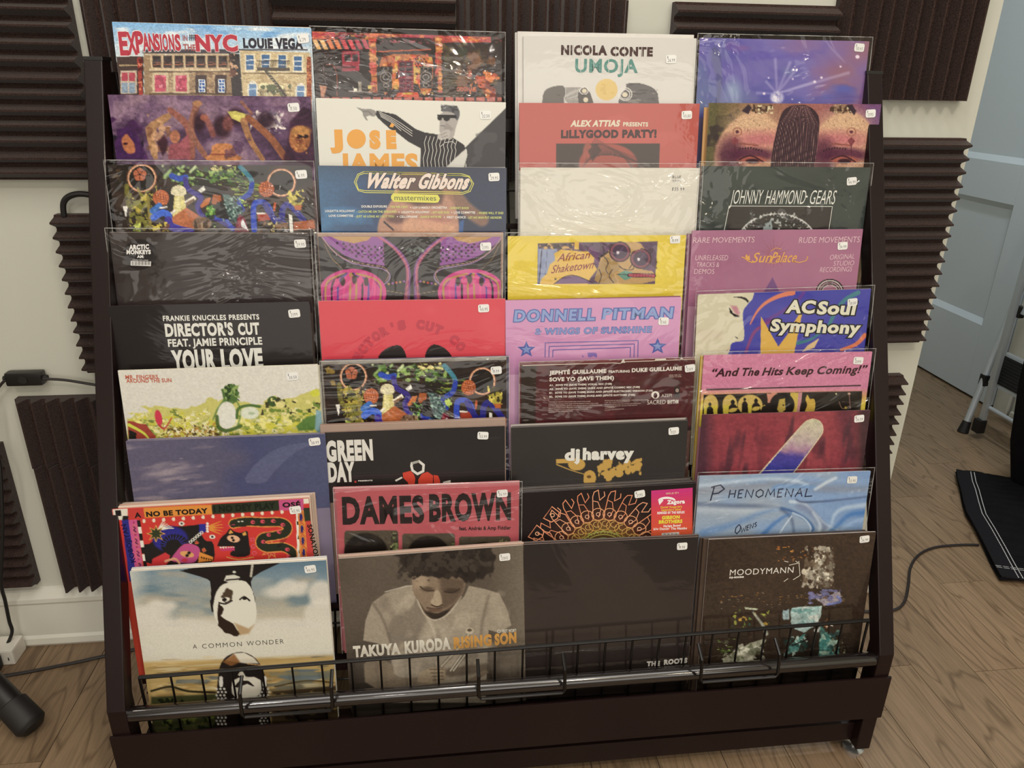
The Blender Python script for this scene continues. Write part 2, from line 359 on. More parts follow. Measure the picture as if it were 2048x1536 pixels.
# skirt panel, rails, front bar
o = rpart('skirt_panel', MB().box(-.523, .809, .9525, .9565, .112, .2075, .001), M['steel'])
rpart('base_rail', MB().box(-.492, .778, .975, .995, .036, .080, .002), M['steel'])
rpart('rear_rail', MB().box(-.492, .778, 1.388, 1.402, .08, .11, .002), M['steel'])
rpart('rear_rail', MB().box(-.492, .778, 1.388, 1.402, 1.10, 1.125, .002), M['steel'])
rpart('front_bar', MB().tube([(-.492, .971, .2355), (.778, .971, .2355)], .0125, 24), M['tube'], True)
rpart('tray_rail', MB().box(-.492, .778, .972, .984, .135, .155, .002), M['steel'])
def frect(xa, xb, y, za, zb, r=.003):
    pts = [(xa, y + .028, zb + .004), (xa, y + .004, zb - .010), (xa, y, za + .006), (xa + .004, y, za), (xb - .004, y, za), (xb, y, za + .006), (xb, y + .004, zb - .010), (xb, y + .028, zb + .004)]
    return MB().tube(pts, r, 8)
for xa, xb in ((-.312, -.170), (.067, .211), (.447, .585)):
    rpart('label_loop', frect(xa, xb, .945, .2375, .292), M['wire'], True)
# wire basket of the lowest tier
mb = MB().tube([(-.475, .9885, .293), (.765, .9885, .308)], .0034, 8)
rpart('basket_top_wire', mb, M['wire'], True)
nw = 26
for i in range(nw + 1):
    t = i / nw; x = -.475 + 1.24 * t; zt = .293 + .015 * t
    rpart('basket_wire', MB().tube([(x, .9895, zt), (x, .9895, .128), (x, 1.02, .120), (x, 1.06, .122)], .0019 if 0 < i < nw else .0026, 6), M['wire'], True)
rpart('basket_bottom_wire', MB().tube([(-.475, .988, .128), (.765, .988, .128)], .0024, 6), M['wire'], True)
rpart('basket_bottom_wire', MB().tube([(-.475, 1.03, .118), (.765, 1.03, .118)], .0024, 6), M['wire'], True)
# tiers: a ledge under each row of sleeves, a low front lip and a wire behind the sleeves
for y0, z0 in [(1.3107, 0.9505), (1.2687, 0.8476), (1.2303, 0.7489), (1.1925, 0.6449), (1.1519, 0.5467), (1.1144, 0.4503), (1.0754, 0.3498), (1.0355, 0.2516), (0.997, 0.1621)]:
    rpart('tier_ledge', MB().box(-.490, .776, y0 - .012, y0 + .026, z0 - .0035, z0 - .0018).box(-.490, .776, y0 - .0135, y0 - .0118, z0 - .0035, z0 + .006), M['steel'])
    rpart('tier_wire', MB().tube([(-.490, y0 + .0375, z0 + .055), (.776, y0 + .0375, z0 + .055)], .0018, 6), M['wire'], True)
for x in (-.19, -.175, .141, .150, .4745, .484, .771, -.486):
    rpart('back_wire', MB().tube([(x, 1.376, 1.06), (x, 1.055, .245)], .0022, 6), M['wire'], True)

# ------------------------------------------------------------------ things around the rack
def cable(name, pts, r, label, m=None, group=None):
    # smooth the polyline with a Catmull-Rom spline
    P = [Vector(p) for p in pts]; out = []
    for i in range(len(P) - 1):
        a, b, c, d = P[max(i - 1, 0)], P[i], P[i + 1], P[min(i + 2, len(P) - 1)]
        for k in range(6):
            t = k / 6; out.append(.5 * ((2 * b) + (c - a) * t + (2 * a - 5 * b + 4 * c - d) * t * t + (-a + 3 * b - 3 * c + d) * t ** 3))
    out.append(P[-1])
    o = MB().tube(out, r, 8).obj(name, m or M['cable'], None, True)
    return tag(o, label, 'cable', group)
cable('power_cable', [(.5, 1.30, .004), (.8, 1.33, .004), (1.03, 1.359, .004), (1.105, 1.357, .004), (1.153, 1.383, .004), (1.205, 1.446, .004), (1.256, 1.516, .004), (1.314, 1.568, .004), (1.381, 1.597, .004), (1.459, 1.602, .004), (1.512, 1.597, .004)], .0035,
      'dark cable curving over the wooden floor from the rack to the quilted blanket')
cable('power_cable', [(-1.2, 1.30, .004), (-.919, 1.338, .004), (-.80, 1.361, .004), (-.729, 1.379, .004), (-.646, 1.398, .004), (-.5, 1.405, .004)], .0036,
      'dark cable lying along the floor at the lower left, running behind the rack')
cable('lamp_cord', [(-1.03, 1.425, .66), (-.87, 1.430, .60), (-.835, 1.430, .615), (-.812, 1.430, .636), (-.803, 1.430, .640)], .0028, 'black cord looping left out of the inline switch', M['cable'])
cable('lamp_cord', [(-.745, 1.430, .640), (-.70, 1.430, .636), (-.636, 1.430, .622), (-.56, 1.430, .61)], .0028, 'black cord running from the inline switch to the rack', M['cable'])
cable('power_cable', [(-.835, 1.42, .60), (-.845, 1.405, .529), (-.84, 1.398, .477), (-.853, 1.39, .383), (-.866, 1.39, .322), (-.895, 1.39, .206), (-.908, 1.405, .146), (-.915, 1.41, .09), (-.916, 1.41, .06), (-.93, 1.40, .03), (-.945, 1.39, .006)], .0036, 'black cable hanging down the wall at the left edge of the picture', M['rubber'])
cable('arched_tube', [(-.640, 1.432, .95), (-.636, 1.43, .972), (-.625, 1.43, .984), (-.605, 1.43, .989), (-.578, 1.43, .985), (-.54, 1.43, .975)], .0052, 'black tube arching out behind the left foam tile', M['rubber'])
sw = tag(MB().box(-.033, .033, -.011, .011, -.0135, .0135, .005).obj('inline_switch', M['blackp'], None, True, (-.773, 1.435, .641)), 'black inline rocker switch hanging on a cord left of the rack', 'switch')
MB().tube([(0, -.009, .0), (0, -.0128, .0)], .008, 20).obj('rocker', M['rubber'], sw, True)
MB().tube([(-.033, 0, 0), (-.040, 0, 0)], .005, 12).obj('strain_relief', M['rubber'], sw, True); MB().tube([(.033, 0, 0), (.040, 0, 0)], .005, 12).obj('strain_relief', M['rubber'], sw, True)
ps = tag(MB().box(-.14, 0, -.05, 0, 0, .038, .004).obj('power_strip', M['whitep'], None, False, (-.905, 1.425, .001)), 'white power strip on the floor against the baseboard at the left edge', 'power strip')
MB().box(-.012, -.010, -.0506, -.0496, .012, .020).obj('socket_slot', M['blackp'], ps)
pl = tag(MB().box(-.045, 0, -.045, 0, 0, .033, .006).obj('power_plug', M['rubber'], None, True, (-.926, 1.372, .004)), 'black power plug pushed into the white power strip', 'plug')
# tripod leg
leg = tag(empty('tripod_stand', (-.80, 1.175, 0)), 'black tripod stand leg ending in a rubber foot at the lower left', 'stand')
def lp(name, mb, m): o = mb.obj(name, m, leg, True); o.location = (.80, -1.175, 0); return o
A = Vector((-.775, 1.172, .026)); B = Vector((-.905, 1.255, .115)); dr = (B - A).normalized()
lp('leg', MB().tube([A + dr * .03, A + dr * .26], .0235, 24), M['tripod'])
lp('rubber_foot', MB().tube([A - dr * .004, A + dr * .002, A + dr * .006, A + dr * .058, A + dr * .060], [.020, .026, .0285, .0275, .025], 28), M['rubber'])
lp('pole', MB().tube([A + dr * .26 - Vector((0, 0, .12)), A + dr * .26 + Vector((0, 0, 1.2))], .0175, 20), M['tripod'])
# folded step stool leaning on the right wall
st = tag(empty('step_stool', (2.0, 2.05, 0)), 'folded grey metal step stool with black ribbed treads leaning by the door', 'step stool')
def sp(name, mb, m, sm=True): o = mb.obj(name, m, st, sm); o.location = (-2.0, -2.05, 0); return o
def LP(y, z, d=0): return (1.968 + .25 * z - d, y, z)
for s in (1, -1):
    Y = lambda y: 2.02 + s * (y - 2.02)
    sp('leg', MB().tube([LP(Y(2.293), .035, .004), LP(Y(2.415), .98, .004)], .0115, 16), M['alu'])
    sp('leg', MB().box(-.008, .008, -.011, .011, 0, .66, .003), M['alu']).location = (1.992 - 2.0 + .0, Y(2.245) - 2.05, .055)
    sp('foot', MB().tube([LP(Y(2.289), .0, .004), LP(Y(2.294), .042, .004)], [.0195, .0145], 18), M['rubber'])
    sp('foot', MB().box(1.970, 2.000, Y(2.245) - .016, Y(2.245) + .016, .022, .072, .003), M['rubber'], False)
    for z in (.19, .447): sp('hinge', MB().box(1.968 + .25 * z - .012, 1.968 + .25 * z + .008, Y(2.312) - .014, Y(2.312) + .014, z - .012, z + .028, .002), M['rubber'], False)
for z, hw in ((.195, .285), (.448, .30), (.70, .31)):
    yc = 2.02
    def slab(hw_, za, zb, d0, d1, b=.006):
        mb = MB().box(d0, d1, -hw_, hw_, za, zb, b); return mb
    a = math.atan(.25)
    for nm, mb, m in (('tread', slab(hw - .02, 0, .125, -.012, .012), M['alu']), ('tread_mat', slab(hw - .036, .014, .112, -.015, -.0115, .001), M['tread'])):
        o = sp(nm, mb, m, False); o.location = (1.968 + .25 * z - 2.0, yc - 2.05, z); o.rotation_euler = (0, a, 0)
        if nm == 'tread_mat':
            for q in range(9): MB().box(-.0165, -.015, -hw + .045, hw - .045, .020 + q * .0105, .024 + q * .0105).obj('rib', M['tread'], o)
sp('crossbar', MB().tube([(2.0, 1.80, .12), (2.0, 2.24, .12)], .008, 12), M['alu'])
# quilted blanket on the floor and the covered stand rising from it
hemL = [(1.718, 1.985), (1.680, 1.925), (1.655, 1.877), (1.613, 1.806), (1.575, 1.739), (1.545, 1.660), (1.510, 1.575), (1.480, 1.505), (1.453, 1.439)]
far = [(1.955, 1.91), (1.955, 1.86), (1.955, 1.80), (1.955, 1.73), (1.955, 1.66), (1.955, 1.56), (1.955, 1.46), (1.955, 1.36), (1.955, 1.27)]
bl = tag(empty('moving_blanket', (1.75, 1.6, 0)), 'black quilted blanket with white hem stitching spread on the floor at the right edge', 'blanket')
nI = 60; nJ = 64; vs = []; fs = []
def along(P, t):
    f = t * (len(P) - 1); i = min(int(f), len(P) - 2); f -= i; return (P[i][0] * (1 - f) + P[i + 1][0] * f, P[i][1] * (1 - f) + P[i + 1][1] * f)
rq = random.Random(5)
def quilt_z(s, j): 
    q = abs(math.sin(math.pi * (j / nJ * 16 + .35 * math.sin(s * 9)))) ** .5
    return .006 + .006 * q * min(1, s * 14) + .004 * math.sin(s * 7 + j * .2)
for j in range(nJ + 1):
    a = along(hemL, j / nJ); b = along(far, j / nJ)
    for i in range(nI + 1):
        s = i / nI; vs.append((a[0] * (1 - s) + b[0] * s, a[1] * (1 - s) + b[1] * s, quilt_z(s, j)))
for j in range(nJ):
    for i in range(nI): k = j * (nI + 1) + i; fs.append((k, k + 1, k + nI + 2, k + nI + 1))
o = MB().add(vs, fs).obj('quilted_cloth', M['cloth'], bl, True); o.location = (-1.75, -1.6, 0)
sol = o.modifiers.new('thick', 'SOLIDIFY'); sol.thickness = .006; sol.offset = 1
def off(P, d):
    out = []
    for i, p in enumerate(P):
        a = Vector(P[max(i - 1, 0)]); b = Vector(P[min(i + 1, len(P) - 1)]); t = (b - a).normalized(); out.append((p[0] - t.y * d, p[1] + t.x * d))
    return out
def strip(P, wd, z):
    L = off(P, -wd / 2); R = off(P, wd / 2); n = len(P)
    return MB().add([(x, y, z) for x, y in L] + [(x, y, z) for x, y in R] + [(x, y, z - .004) for x, y in L] + [(x, y, z - .004) for x, y in R],
                    [(i, i + 1, n + i + 1, n + i) for i in range(n - 1)] + [(i, i + 1, 2 * n + i + 1, 2 * n + i) for i in range(n - 1)] + [(n + i, n + i + 1, 3 * n + i + 1, 3 * n + i) for i in range(n - 1)])
dense = [along(hemL, i / 60) for i in range(61)]
o = strip(off(dense, .022), .046, .0222).obj('hem_binding', M['hem'], bl); o.location = (-1.75, -1.6, 0)
for d in (.040, .050):
    P = off(dense, d)
    mb = MB()
    for i in range(0, 60): 
        a, b = Vector(P[i]), Vector(P[i + 1]); b = a + (b - a) * .9
        n = Vector((-(b - a).y, (b - a).x)).normalized() * .0011
        mb.add([(a.x + n.x, a.y + n.y, .0232), (b.x + n.x, b.y + n.y, .0232), (b.x - n.x, b.y - n.y, .0232), (a.x - n.x, a.y - n.y, .0232)], [(0, 1, 2, 3)])
    o = mb.obj('hem_stitching', M['thread'], bl); o.location = (-1.75, -1.6, 0)
bot = [(1.453 + .05 * i, 1.439 - .0175 * i) for i in range(11)]
o = strip(off(bot, .018), .04, .0226).obj('hem_binding', M['hem'], bl); o.location = (-1.75, -1.6, 0)
mb = MB()
for d in (.036, .043):
    P = off(bot, d)
    for i in range(len(P) - 1):
        for h in range(3):
            a = Vector(P[i]).lerp(Vector(P[i + 1]), h / 3); b = Vector(P[i]).lerp(Vector(P[i + 1]), h / 3 + .26)
            mb.add([(a.x, a.y + .001, .0238), (b.x, b.y + .001, .0238), (b.x, b.y - .001, .0238), (a.x, a.y - .001, .0238)], [(0, 1, 2, 3)])
o = mb.obj('hem_stitching', M['thread'], bl); o.location = (-1.75, -1.6, 0)
# covered stand: cloth falling in folds from a raised top
ringN = 72; lev = [(0.019, 0), (.15, .04), (.34, .068), (.46, .075), (.63, .12), (.80, .10), (.92, .03), (.95, -.02)]
vs = []; fs = []
for z, grow in lev:
    for k in range(ringN):
        a = 2 * math.pi * k / ringN; ca, sa = math.cos(a), math.sin(a)
        e = 5; r = (abs(ca) ** e + abs(sa) ** e) ** (-1 / e)
        fold = .006 * math.sin(a * 17 + z * 2) * (1 if z < .9 else .2)
        vs.append((1.900 + ca * r * (.045 + (grow * .95 if ca < 0 else 0) + fold * (1 if ca < 0 else .3)), 1.66 + sa * r * (.275 + grow * .3 + fold), z))
for i in range(len(lev) - 1):
    for k in range(ringN): fs.append((i * ringN + k, i * ringN + (k + 1) % ringN, (i + 1) * ringN + (k + 1) % ringN, (i + 1) * ringN + k))
fs.append(tuple((len(lev) - 1) * ringN + k for k in range(ringN)))
tag(MB().add(vs, fs).obj('covered_stand', M['cloth'], None, True), 'stand under a black cloth rising from the blanket at the right edge', 'covered stand')
# ------------------------------------------------------------------ printing: colour grids, lettering
def _h01(n):
    return np.random.RandomState(n)
class Art:
    """the printed face of a sleeve. Drawing coordinates are an arbitrary ruler laid over the sleeve; the quad q says
    where the ruler finds the corners (0,0) (1,0) (1,v1) (0,v1) of the square sleeve"""
    def __init__(s, q, v1, W, base, res=240, vmax=None):
        s.v1 = vmax or v1; s.W = W
        src = [(0, 0), (1, 0), (1, v1), (0, v1)]; dst = [(q[2 * i], q[2 * i + 1]) for i in range(4)]
        A = []; B = []
        for (u, v), (x, y) in zip(src, dst):
            A += [[u, v, 1, 0, 0, 0, -u * x, -v * x], [0, 0, 0, u, v, 1, -u * y, -v * y]]; B += [x, y]
        h = np.linalg.solve(np.array(A, float), np.array(B, float)); s.H = np.append(h, 1).reshape(3, 3); s.Hi = np.linalg.inv(s.H)
        nu = res; nv = max(2, int(res * s.v1))
        U, V = np.meshgrid(np.linspace(0, 1, nu + 1), np.linspace(0, s.v1, nv + 1)); s.U, s.V = U, V
        s.X, s.Y = s.fwd(U, V); s.c = np.zeros(U.shape + (3,)); s.c[:] = np.array(s.col(base))
        s.lv = []; s.lf = []; s.lc = []; s.seed = int(abs(q[0]) + 7 * abs(q[1])) % 1000
    def col(s, c): 
        if isinstance(c, str):
            c = c.lstrip('#'); c = tuple(int(c[i:i + 2], 16) for i in (0, 2, 4))
        return [v / 255 for v in c]
    def fwd(s, u, v):
        d = s.H[2, 0] * u + s.H[2, 1] * v + s.H[2, 2]
        return (s.H[0, 0] * u + s.H[0, 1] * v + s.H[0, 2]) / d, (s.H[1, 0] * u + s.H[1, 1] * v + s.H[1, 2]) / d
    def inv(s, x, y):
        d = s.Hi[2, 0] * x + s.Hi[2, 1] * y + s.Hi[2, 2]
        return (s.Hi[0, 0] * x + s.Hi[0, 1] * y + s.Hi[0, 2]) / d, (s.Hi[1, 0] * x + s.Hi[1, 1] * y + s.Hi[1, 2]) / d
    # ---- soft painting on the grid
    def mix(s, m, c):
        m = np.clip(m, 0, 1)[..., None]; s.c = s.c * (1 - m) + np.array(s.col(c) if not isinstance(c, np.ndarray) else c) * m
    def _sub(s, x0, y0, x1, y1, pad):
        m = (s.X > x0 - pad) & (s.X < x1 + pad) & (s.Y > y0 - pad) & (s.Y < y1 + pad)
        return m
    def ell(s, cx, cy, rx, ry, c, a=1, soft=3, rot=0, ring=0):
        r = math.radians(rot); dx = s.X - cx; dy = s.Y - cy; X = dx * math.cos(r) + dy * math.sin(r); Y = -dx * math.sin(r) + dy * math.cos(r)
        d = (np.hypot(X / rx, Y / ry) - 1) * min(rx, ry)
        if ring: d = np.abs(d) - ring / 2
        s.mix(a * np.clip(.5 - d / soft, 0, 1), c)
    def poly(s, P, c, a=1, soft=3, jag=0):
        P = np.array(P, float).reshape(-1, 2)
        if jag: P = s._jag(P, jag)
        elif 7 <= len(P) < 16:
            Q = np.roll(P, -1, 0); P = np.stack([P * .78 + Q * .22, P * .22 + Q * .78], 1).reshape(-1, 2)
        m = s._sub(P[:, 0].min(), P[:, 1].min(), P[:, 0].max(), P[:, 1].max(), soft + 4)
        if not m.any(): return
        x = s.X[m]; y = s.Y[m]; d = np.full(x.shape, 1e9); ins = np.zeros(x.shape, bool); n = len(P)
        for i in range(n):
            x0, y0 = P[i]; x1, y1 = P[(i + 1) % n]; ex, ey = x1 - x0, y1 - y0; L = ex * ex + ey * ey + 1e-9
            t = np.clip(((x - x0) * ex + (y - y0) * ey) / L, 0, 1); d = np.minimum(d, (x - x0 - t * ex) ** 2 + (y - y0 - t * ey) ** 2)
            cr = ((y0 > y) != (y1 > y)) & (x < (x1 - x0) * (y - y0) / (y1 - y0 + (1e-9 if y1 == y0 else 0)) + x0); ins ^= cr
        d = np.sqrt(d); d[ins] *= -1; mk = np.zeros(s.X.shape); mk[m] = np.clip(.5 - d / soft, 0, 1); s.mix(a * mk, c)
    def _jag(s, P, j):
        r = random.Random(s.seed); s.seed += 1; out = []
        for i in range(len(P)):
            a, b = P[i], P[(i + 1) % len(P)]
            for k in range(4): out.append(a + (b - a) * k / 4 + [r.uniform(-j, j), r.uniform(-j, j)])
        return np.array(out)
    def line(s, P, w, c, a=1, soft=3, w2=None):
        P = np.array(P, float).reshape(-1, 2)
        if len(P) >= 3 and w > 4:
            E = np.vstack([P[:1], P, P[-1:]]); o = []
            for i in range(1, len(E) - 2):
                for t in (0, .2, .4, .6, .8): o.append(.5 * (2 * E[i] + (E[i + 1] - E[i - 1]) * t + (2 * E[i - 1] - 5 * E[i] + 4 * E[i + 1] - E[i + 2]) * t * t + (-E[i - 1] + 3 * E[i] - 3 * E[i + 1] + E[i + 2]) * t ** 3))
            P = np.array(o + [P[-1]])
        m = s._sub(P[:, 0].min(), P[:, 1].min(), P[:, 0].max(), P[:, 1].max(), w + soft + 4)
        if not m.any(): return
        x = s.X[m]; y = s.Y[m]; d = np.full(x.shape, 1e9); n = len(P) - 1
        for i in range(n):
            x0, y0 = P[i]; x1, y1 = P[i + 1]; ex, ey = x1 - x0, y1 - y0; L = ex * ex + ey * ey + 1e-9
            t = np.clip(((x - x0) * ex + (y - y0) * ey) / L, 0, 1); q = np.hypot(x - x0 - t * ex, y - y0 - t * ey)
            ww = w if w2 is None else w + (w2 - w) * (i + t) / n
            d = np.minimum(d, q - ww / 2)
        mk = np.zeros(s.X.shape); mk[m] = np.clip(.5 - d / soft, 0, 1); s.mix(a * mk, c)
    def noise(s, sx, sy=None, oct=3, seed=None, rot=0):
        sy = sy or sx; s.seed += 1; r = _h01(seed if seed is not None else s.seed); out = np.zeros(s.X.shape); amp = 1; tot = 0
        a = math.radians(rot); X = s.X * math.cos(a) + s.Y * math.sin(a); Y = -s.X * math.sin(a) + s.Y * math.cos(a)
        for o in range(oct):
            gx = (X - X.min()) / sx * 2 ** o; gy = (Y - Y.min()) / sy * 2 ** o
            G = r.rand(int(gy.max()) + 3, int(gx.max()) + 3); ix = gx.astype(int); iy = gy.astype(int); fx = gx - ix; fy = gy - iy
            fx = fx * fx * (3 - 2 * fx); fy = fy * fy * (3 - 2 * fy)
            v = (G[iy, ix] * (1 - fx) + G[iy, ix + 1] * fx) * (1 - fy) + (G[iy + 1, ix] * (1 - fx) + G[iy + 1, ix + 1] * fx) * fy
            out += v * amp; tot += amp; amp *= .5
        return out / tot
    def ramp(s, t, *st):
        """colour stops (pos, colour) over a 0..1 field"""
        ps = [p for p, _ in st]; C = np.array([s.col(c) for _, c in st])
        return np.stack([np.interp(t, ps, C[:, i]) for i in range(3)], -1)
    def blotch(s, x0, y0, x1, y1, cols, size, thr=.5, a=1, sy=None, soft=.06, rot=0):
        wd, ht = x1 - x0, y1 - y0; k = max(8, .3 * min(wd, ht)); d = np.minimum(np.minimum(s.X - x0, x1 - s.X), np.minimum(s.Y - y0, y1 - s.Y))
        edge = 1 - np.clip((d + 4) / k, 0, 1); box = np.clip(d / 5 + .5, 0, 1)
        for c in (cols if isinstance(cols, (list, tuple)) and not isinstance(cols[0], int) else [cols]):
            s.mix(a * box * np.clip((s.noise(size, sy, rot=rot) - thr - edge * .22) / soft, 0, 1), c)
    def grain(s, amt, size=12, size2=4):
        """brush and print texture"""
        n = (s.noise(size, size * .7, 2) - .5) * 2 * amt + (s.noise(size2, size2, 1) - .5) * amt
        s.c = np.clip(s.c * (1 + n)[..., None], 0, 1)
    # ---- crisp lettering and shapes, a mesh of its own
    def _put(s, pts, faces, c, layer):
        n = len(s.lv); c = srgb(c) if isinstance(c, str) else srgb(tuple(c))
        for x, y in pts:
            u, v = s.inv(x, y); s.lv.append((u, v, layer)); s.lc.append((*c, 1))
        s.lf += [tuple(n + i for i in f) for f in faces]
    def vp(s, P, c, layer=0):
        P = [(P[2 * i], P[2 * i + 1]) for i in range(len(P) // 2)] if not isinstance(P[0], (tuple, list)) else P
        s._put(P, [tuple(range(len(P)))], c, layer)
    def vell(s, cx, cy, rx, ry, c, layer=0, n=28, a0=0, a1=360, ring=None):
        A = [math.radians(a0 + (a1 - a0) * k / n) for k in range(n + (0 if a1 - a0 == 360 else 1))]
        o = [(cx + rx * math.cos(a), cy + ry * math.sin(a)) for a in A]
        if ring is None: s._put(o, [tuple(range(len(o)))], c, layer)
        else:
            i_ = [(cx + (rx - ring) * math.cos(a), cy + (ry - ring) * math.sin(a)) for a in A]; m = len(A); cl = (a1 - a0 == 360)
            s._put(o + i_, [(k, (k + 1) % m, m + (k + 1) % m, m + k) for k in range(m if cl else m - 1)], c, layer)
    def vl(s, P, w, c, layer=0, closed=False):
        P = [(P[2 * i], P[2 * i + 1]) for i in range(len(P) // 2)] if not isinstance(P[0], (tuple, list)) else list(P)
        if closed: P = P + [P[0], P[1]]
        n = len(P); L = []; R = []
        for i in range(n):
            a = P[max(i - 1, 0)]; b = P[min(i + 1, n - 1)]; p = P[i]
            d1 = Vector((p[0] - a[0], p[1] - a[1])); d2 = Vector((b[0] - p[0], b[1] - p[1]))
            t = (d1.normalized() if d1.length else Vector((0, 0))) + (d2.normalized() if d2.length else Vector((0, 0)))
            t = t.normalized() if t.length > 1e-6 else (d1.normalized() if d1.length else Vector((1, 0)))
            k = 1.0
            if d1.length and d2.length: k = min(1.8, 1 / max(.4, t.dot(d1.normalized())))
            L.append((p[0] - t.y * w / 2 * k, p[1] + t.x * w / 2 * k)); R.append((p[0] + t.y * w / 2 * k, p[1] - t.x * w / 2 * k))
        s._put(L + R, [(i, i + 1, n + i + 1, n + i) for i in range(n - 1)], c, layer)
    def T(s, x1, y1, x2, y2, h, text, c, bold=0.0, slant=0.0, layer=1, sp=1.0, ref=None, up=None):
        """one line of lettering from (x1,y1) to (x2,y2) along its baseline, capitals h high"""
        sp += 2.0 * max(0, bold if ref is None else ref)
        V, F = glyphs(text, bold, sp)
        if not V: return
        ref = bold if ref is None else ref
        xs = [p[0] for p in (V if ref == bold else glyphs(text, ref, sp)[0])]; x0, xm = min(xs), max(xs)
        if up is None:
            u, v = s.inv((x1 + x2) / 2, (y1 + y2) / 2); X, Y = s.fwd(u, v - .02); ux, uy = X - (x1 + x2) / 2, Y - (y1 + y2) / 2
        else: ux, uy = up
        l = math.hypot(ux, uy); ux, uy = ux / l * h, uy / l * h
        bx, by = x2 - x1, y2 - y1; bl = math.hypot(bx, by)
        P = []
        for px, py in V:
            t = (px - x0) / (xm - x0 + 1e-9); e = (py + ref) / (CAP + 2 * ref)
            P.append((x1 + bx * t + ux * e + bx / bl * slant * e * h, y1 + by * t + uy * e + by / bl * slant * e * h))
        s._put(P, F, c, layer)
    def arc(s, cx, cy, r, a0, a1, h, text, c, bold=.02, layer=1, wch=.8):
        n = len(text)
        for i, ch in enumerate(text):
            if ch == ' ': continue
            a = math.radians(a0 + (a1 - a0) * i / (n - 1)); x, y = cx + r * math.cos(a), cy - r * math.sin(a)
            tx, ty = math.sin(a), math.cos(a); hw = h * wch / 2 * (.35 if ch in "'I1.!" else 1)
            s.T(x - tx * hw, y - ty * hw, x + tx * hw, y + ty * hw, h, ch, c, bold, layer=layer, up=(math.cos(a), -math.sin(a)))
    def hand(s, x, y, w, h, text, c, lw=2.2, dx=(1, 0), up=(0, -1), layer=1, slant=0):
        """pen strokes"""
        for ch in text:
            for st in PEN.get(ch, []):
                P = [(x + dx[0] * (a * w + slant * b * h) + up[0] * b * h, y + dx[1] * (a * w + slant * b * h) + up[1] * b * h) for a, b in st]
                s.vl(P, lw, c, layer)
            adv = w * (.55 if ch in '.,1I ' else 1.25); x += dx[0] * adv; y += dx[1] * adv
    # ---- objects
    def build(s, parent, m, th):
        W = s.W; h, wd = s.U.shape; nv = h * wd
        co = np.stack([(s.U - .5) * W, np.full(s.U.shape, -th / 2 - .00025), (1 - s.V) * W], -1).reshape(-1, 3)
        idx = np.arange(nv).reshape(h, wd); q = np.stack([idx[:-1, :-1], idx[1:, :-1], idx[1:, 1:], idx[:-1, 1:]], -1).reshape(-1, 4)
        me = bpy.data.meshes.new('cover_art'); me.vertices.add(nv); me.vertices.foreach_set('co', co.ravel()); me.loops.add(q.size); me.loops.foreach_set('vertex_index', q.ravel().astype(np.int32))
        me.polygons.add(len(q)); me.polygons.foreach_set('loop_start', np.arange(0, q.size, 4, dtype=np.int32))
        try: me.polygons.foreach_set('loop_total', np.full(len(q), 4, dtype=np.int32))
        except Exception: pass
        c = np.clip(s.c, 0, 1); lin = tone(np.where(c <= .04045, c / 12.92, ((c + .055) / 1.055) ** 2.4))
        at = me.color_attributes.new('Col', 'FLOAT_COLOR', 'POINT'); at.data.foreach_set('color', np.concatenate([lin.reshape(-1, 3), np.ones((nv, 1))], 1).ravel())
        me.update(calc_edges=True); me.validate(); me.materials.append(m); o = bpy.data.objects.new('cover_art', me); COL.objects.link(o); o.parent = parent
        if s.lv:
            me = bpy.data.meshes.new('lettering'); me.from_pydata([((u - .5) * W, -th / 2 - .00035 - .00012 * (l + 1), (1 - v) * W) for u, v, l in s.lv], [], s.lf)
            at = me.color_attributes.new('Col', 'FLOAT_COLOR', 'POINT'); at.data.foreach_set('color', np.concatenate([tone(np.array(s.lc)[:, :3]), np.ones((len(s.lc), 1))], 1).ravel())
            me.update(); me.materials.append(m); o = bpy.data.objects.new('lettering', me); COL.objects.link(o); o.parent = parent
INK, WASH = 0.95, 0.05
def tone(a):
    """ink on board is duller than the chosen swatch"""
    l = (a * [.3, .55, .15]).sum(-1, keepdims=True); return (a * (1 - WASH) + l * WASH) * INK
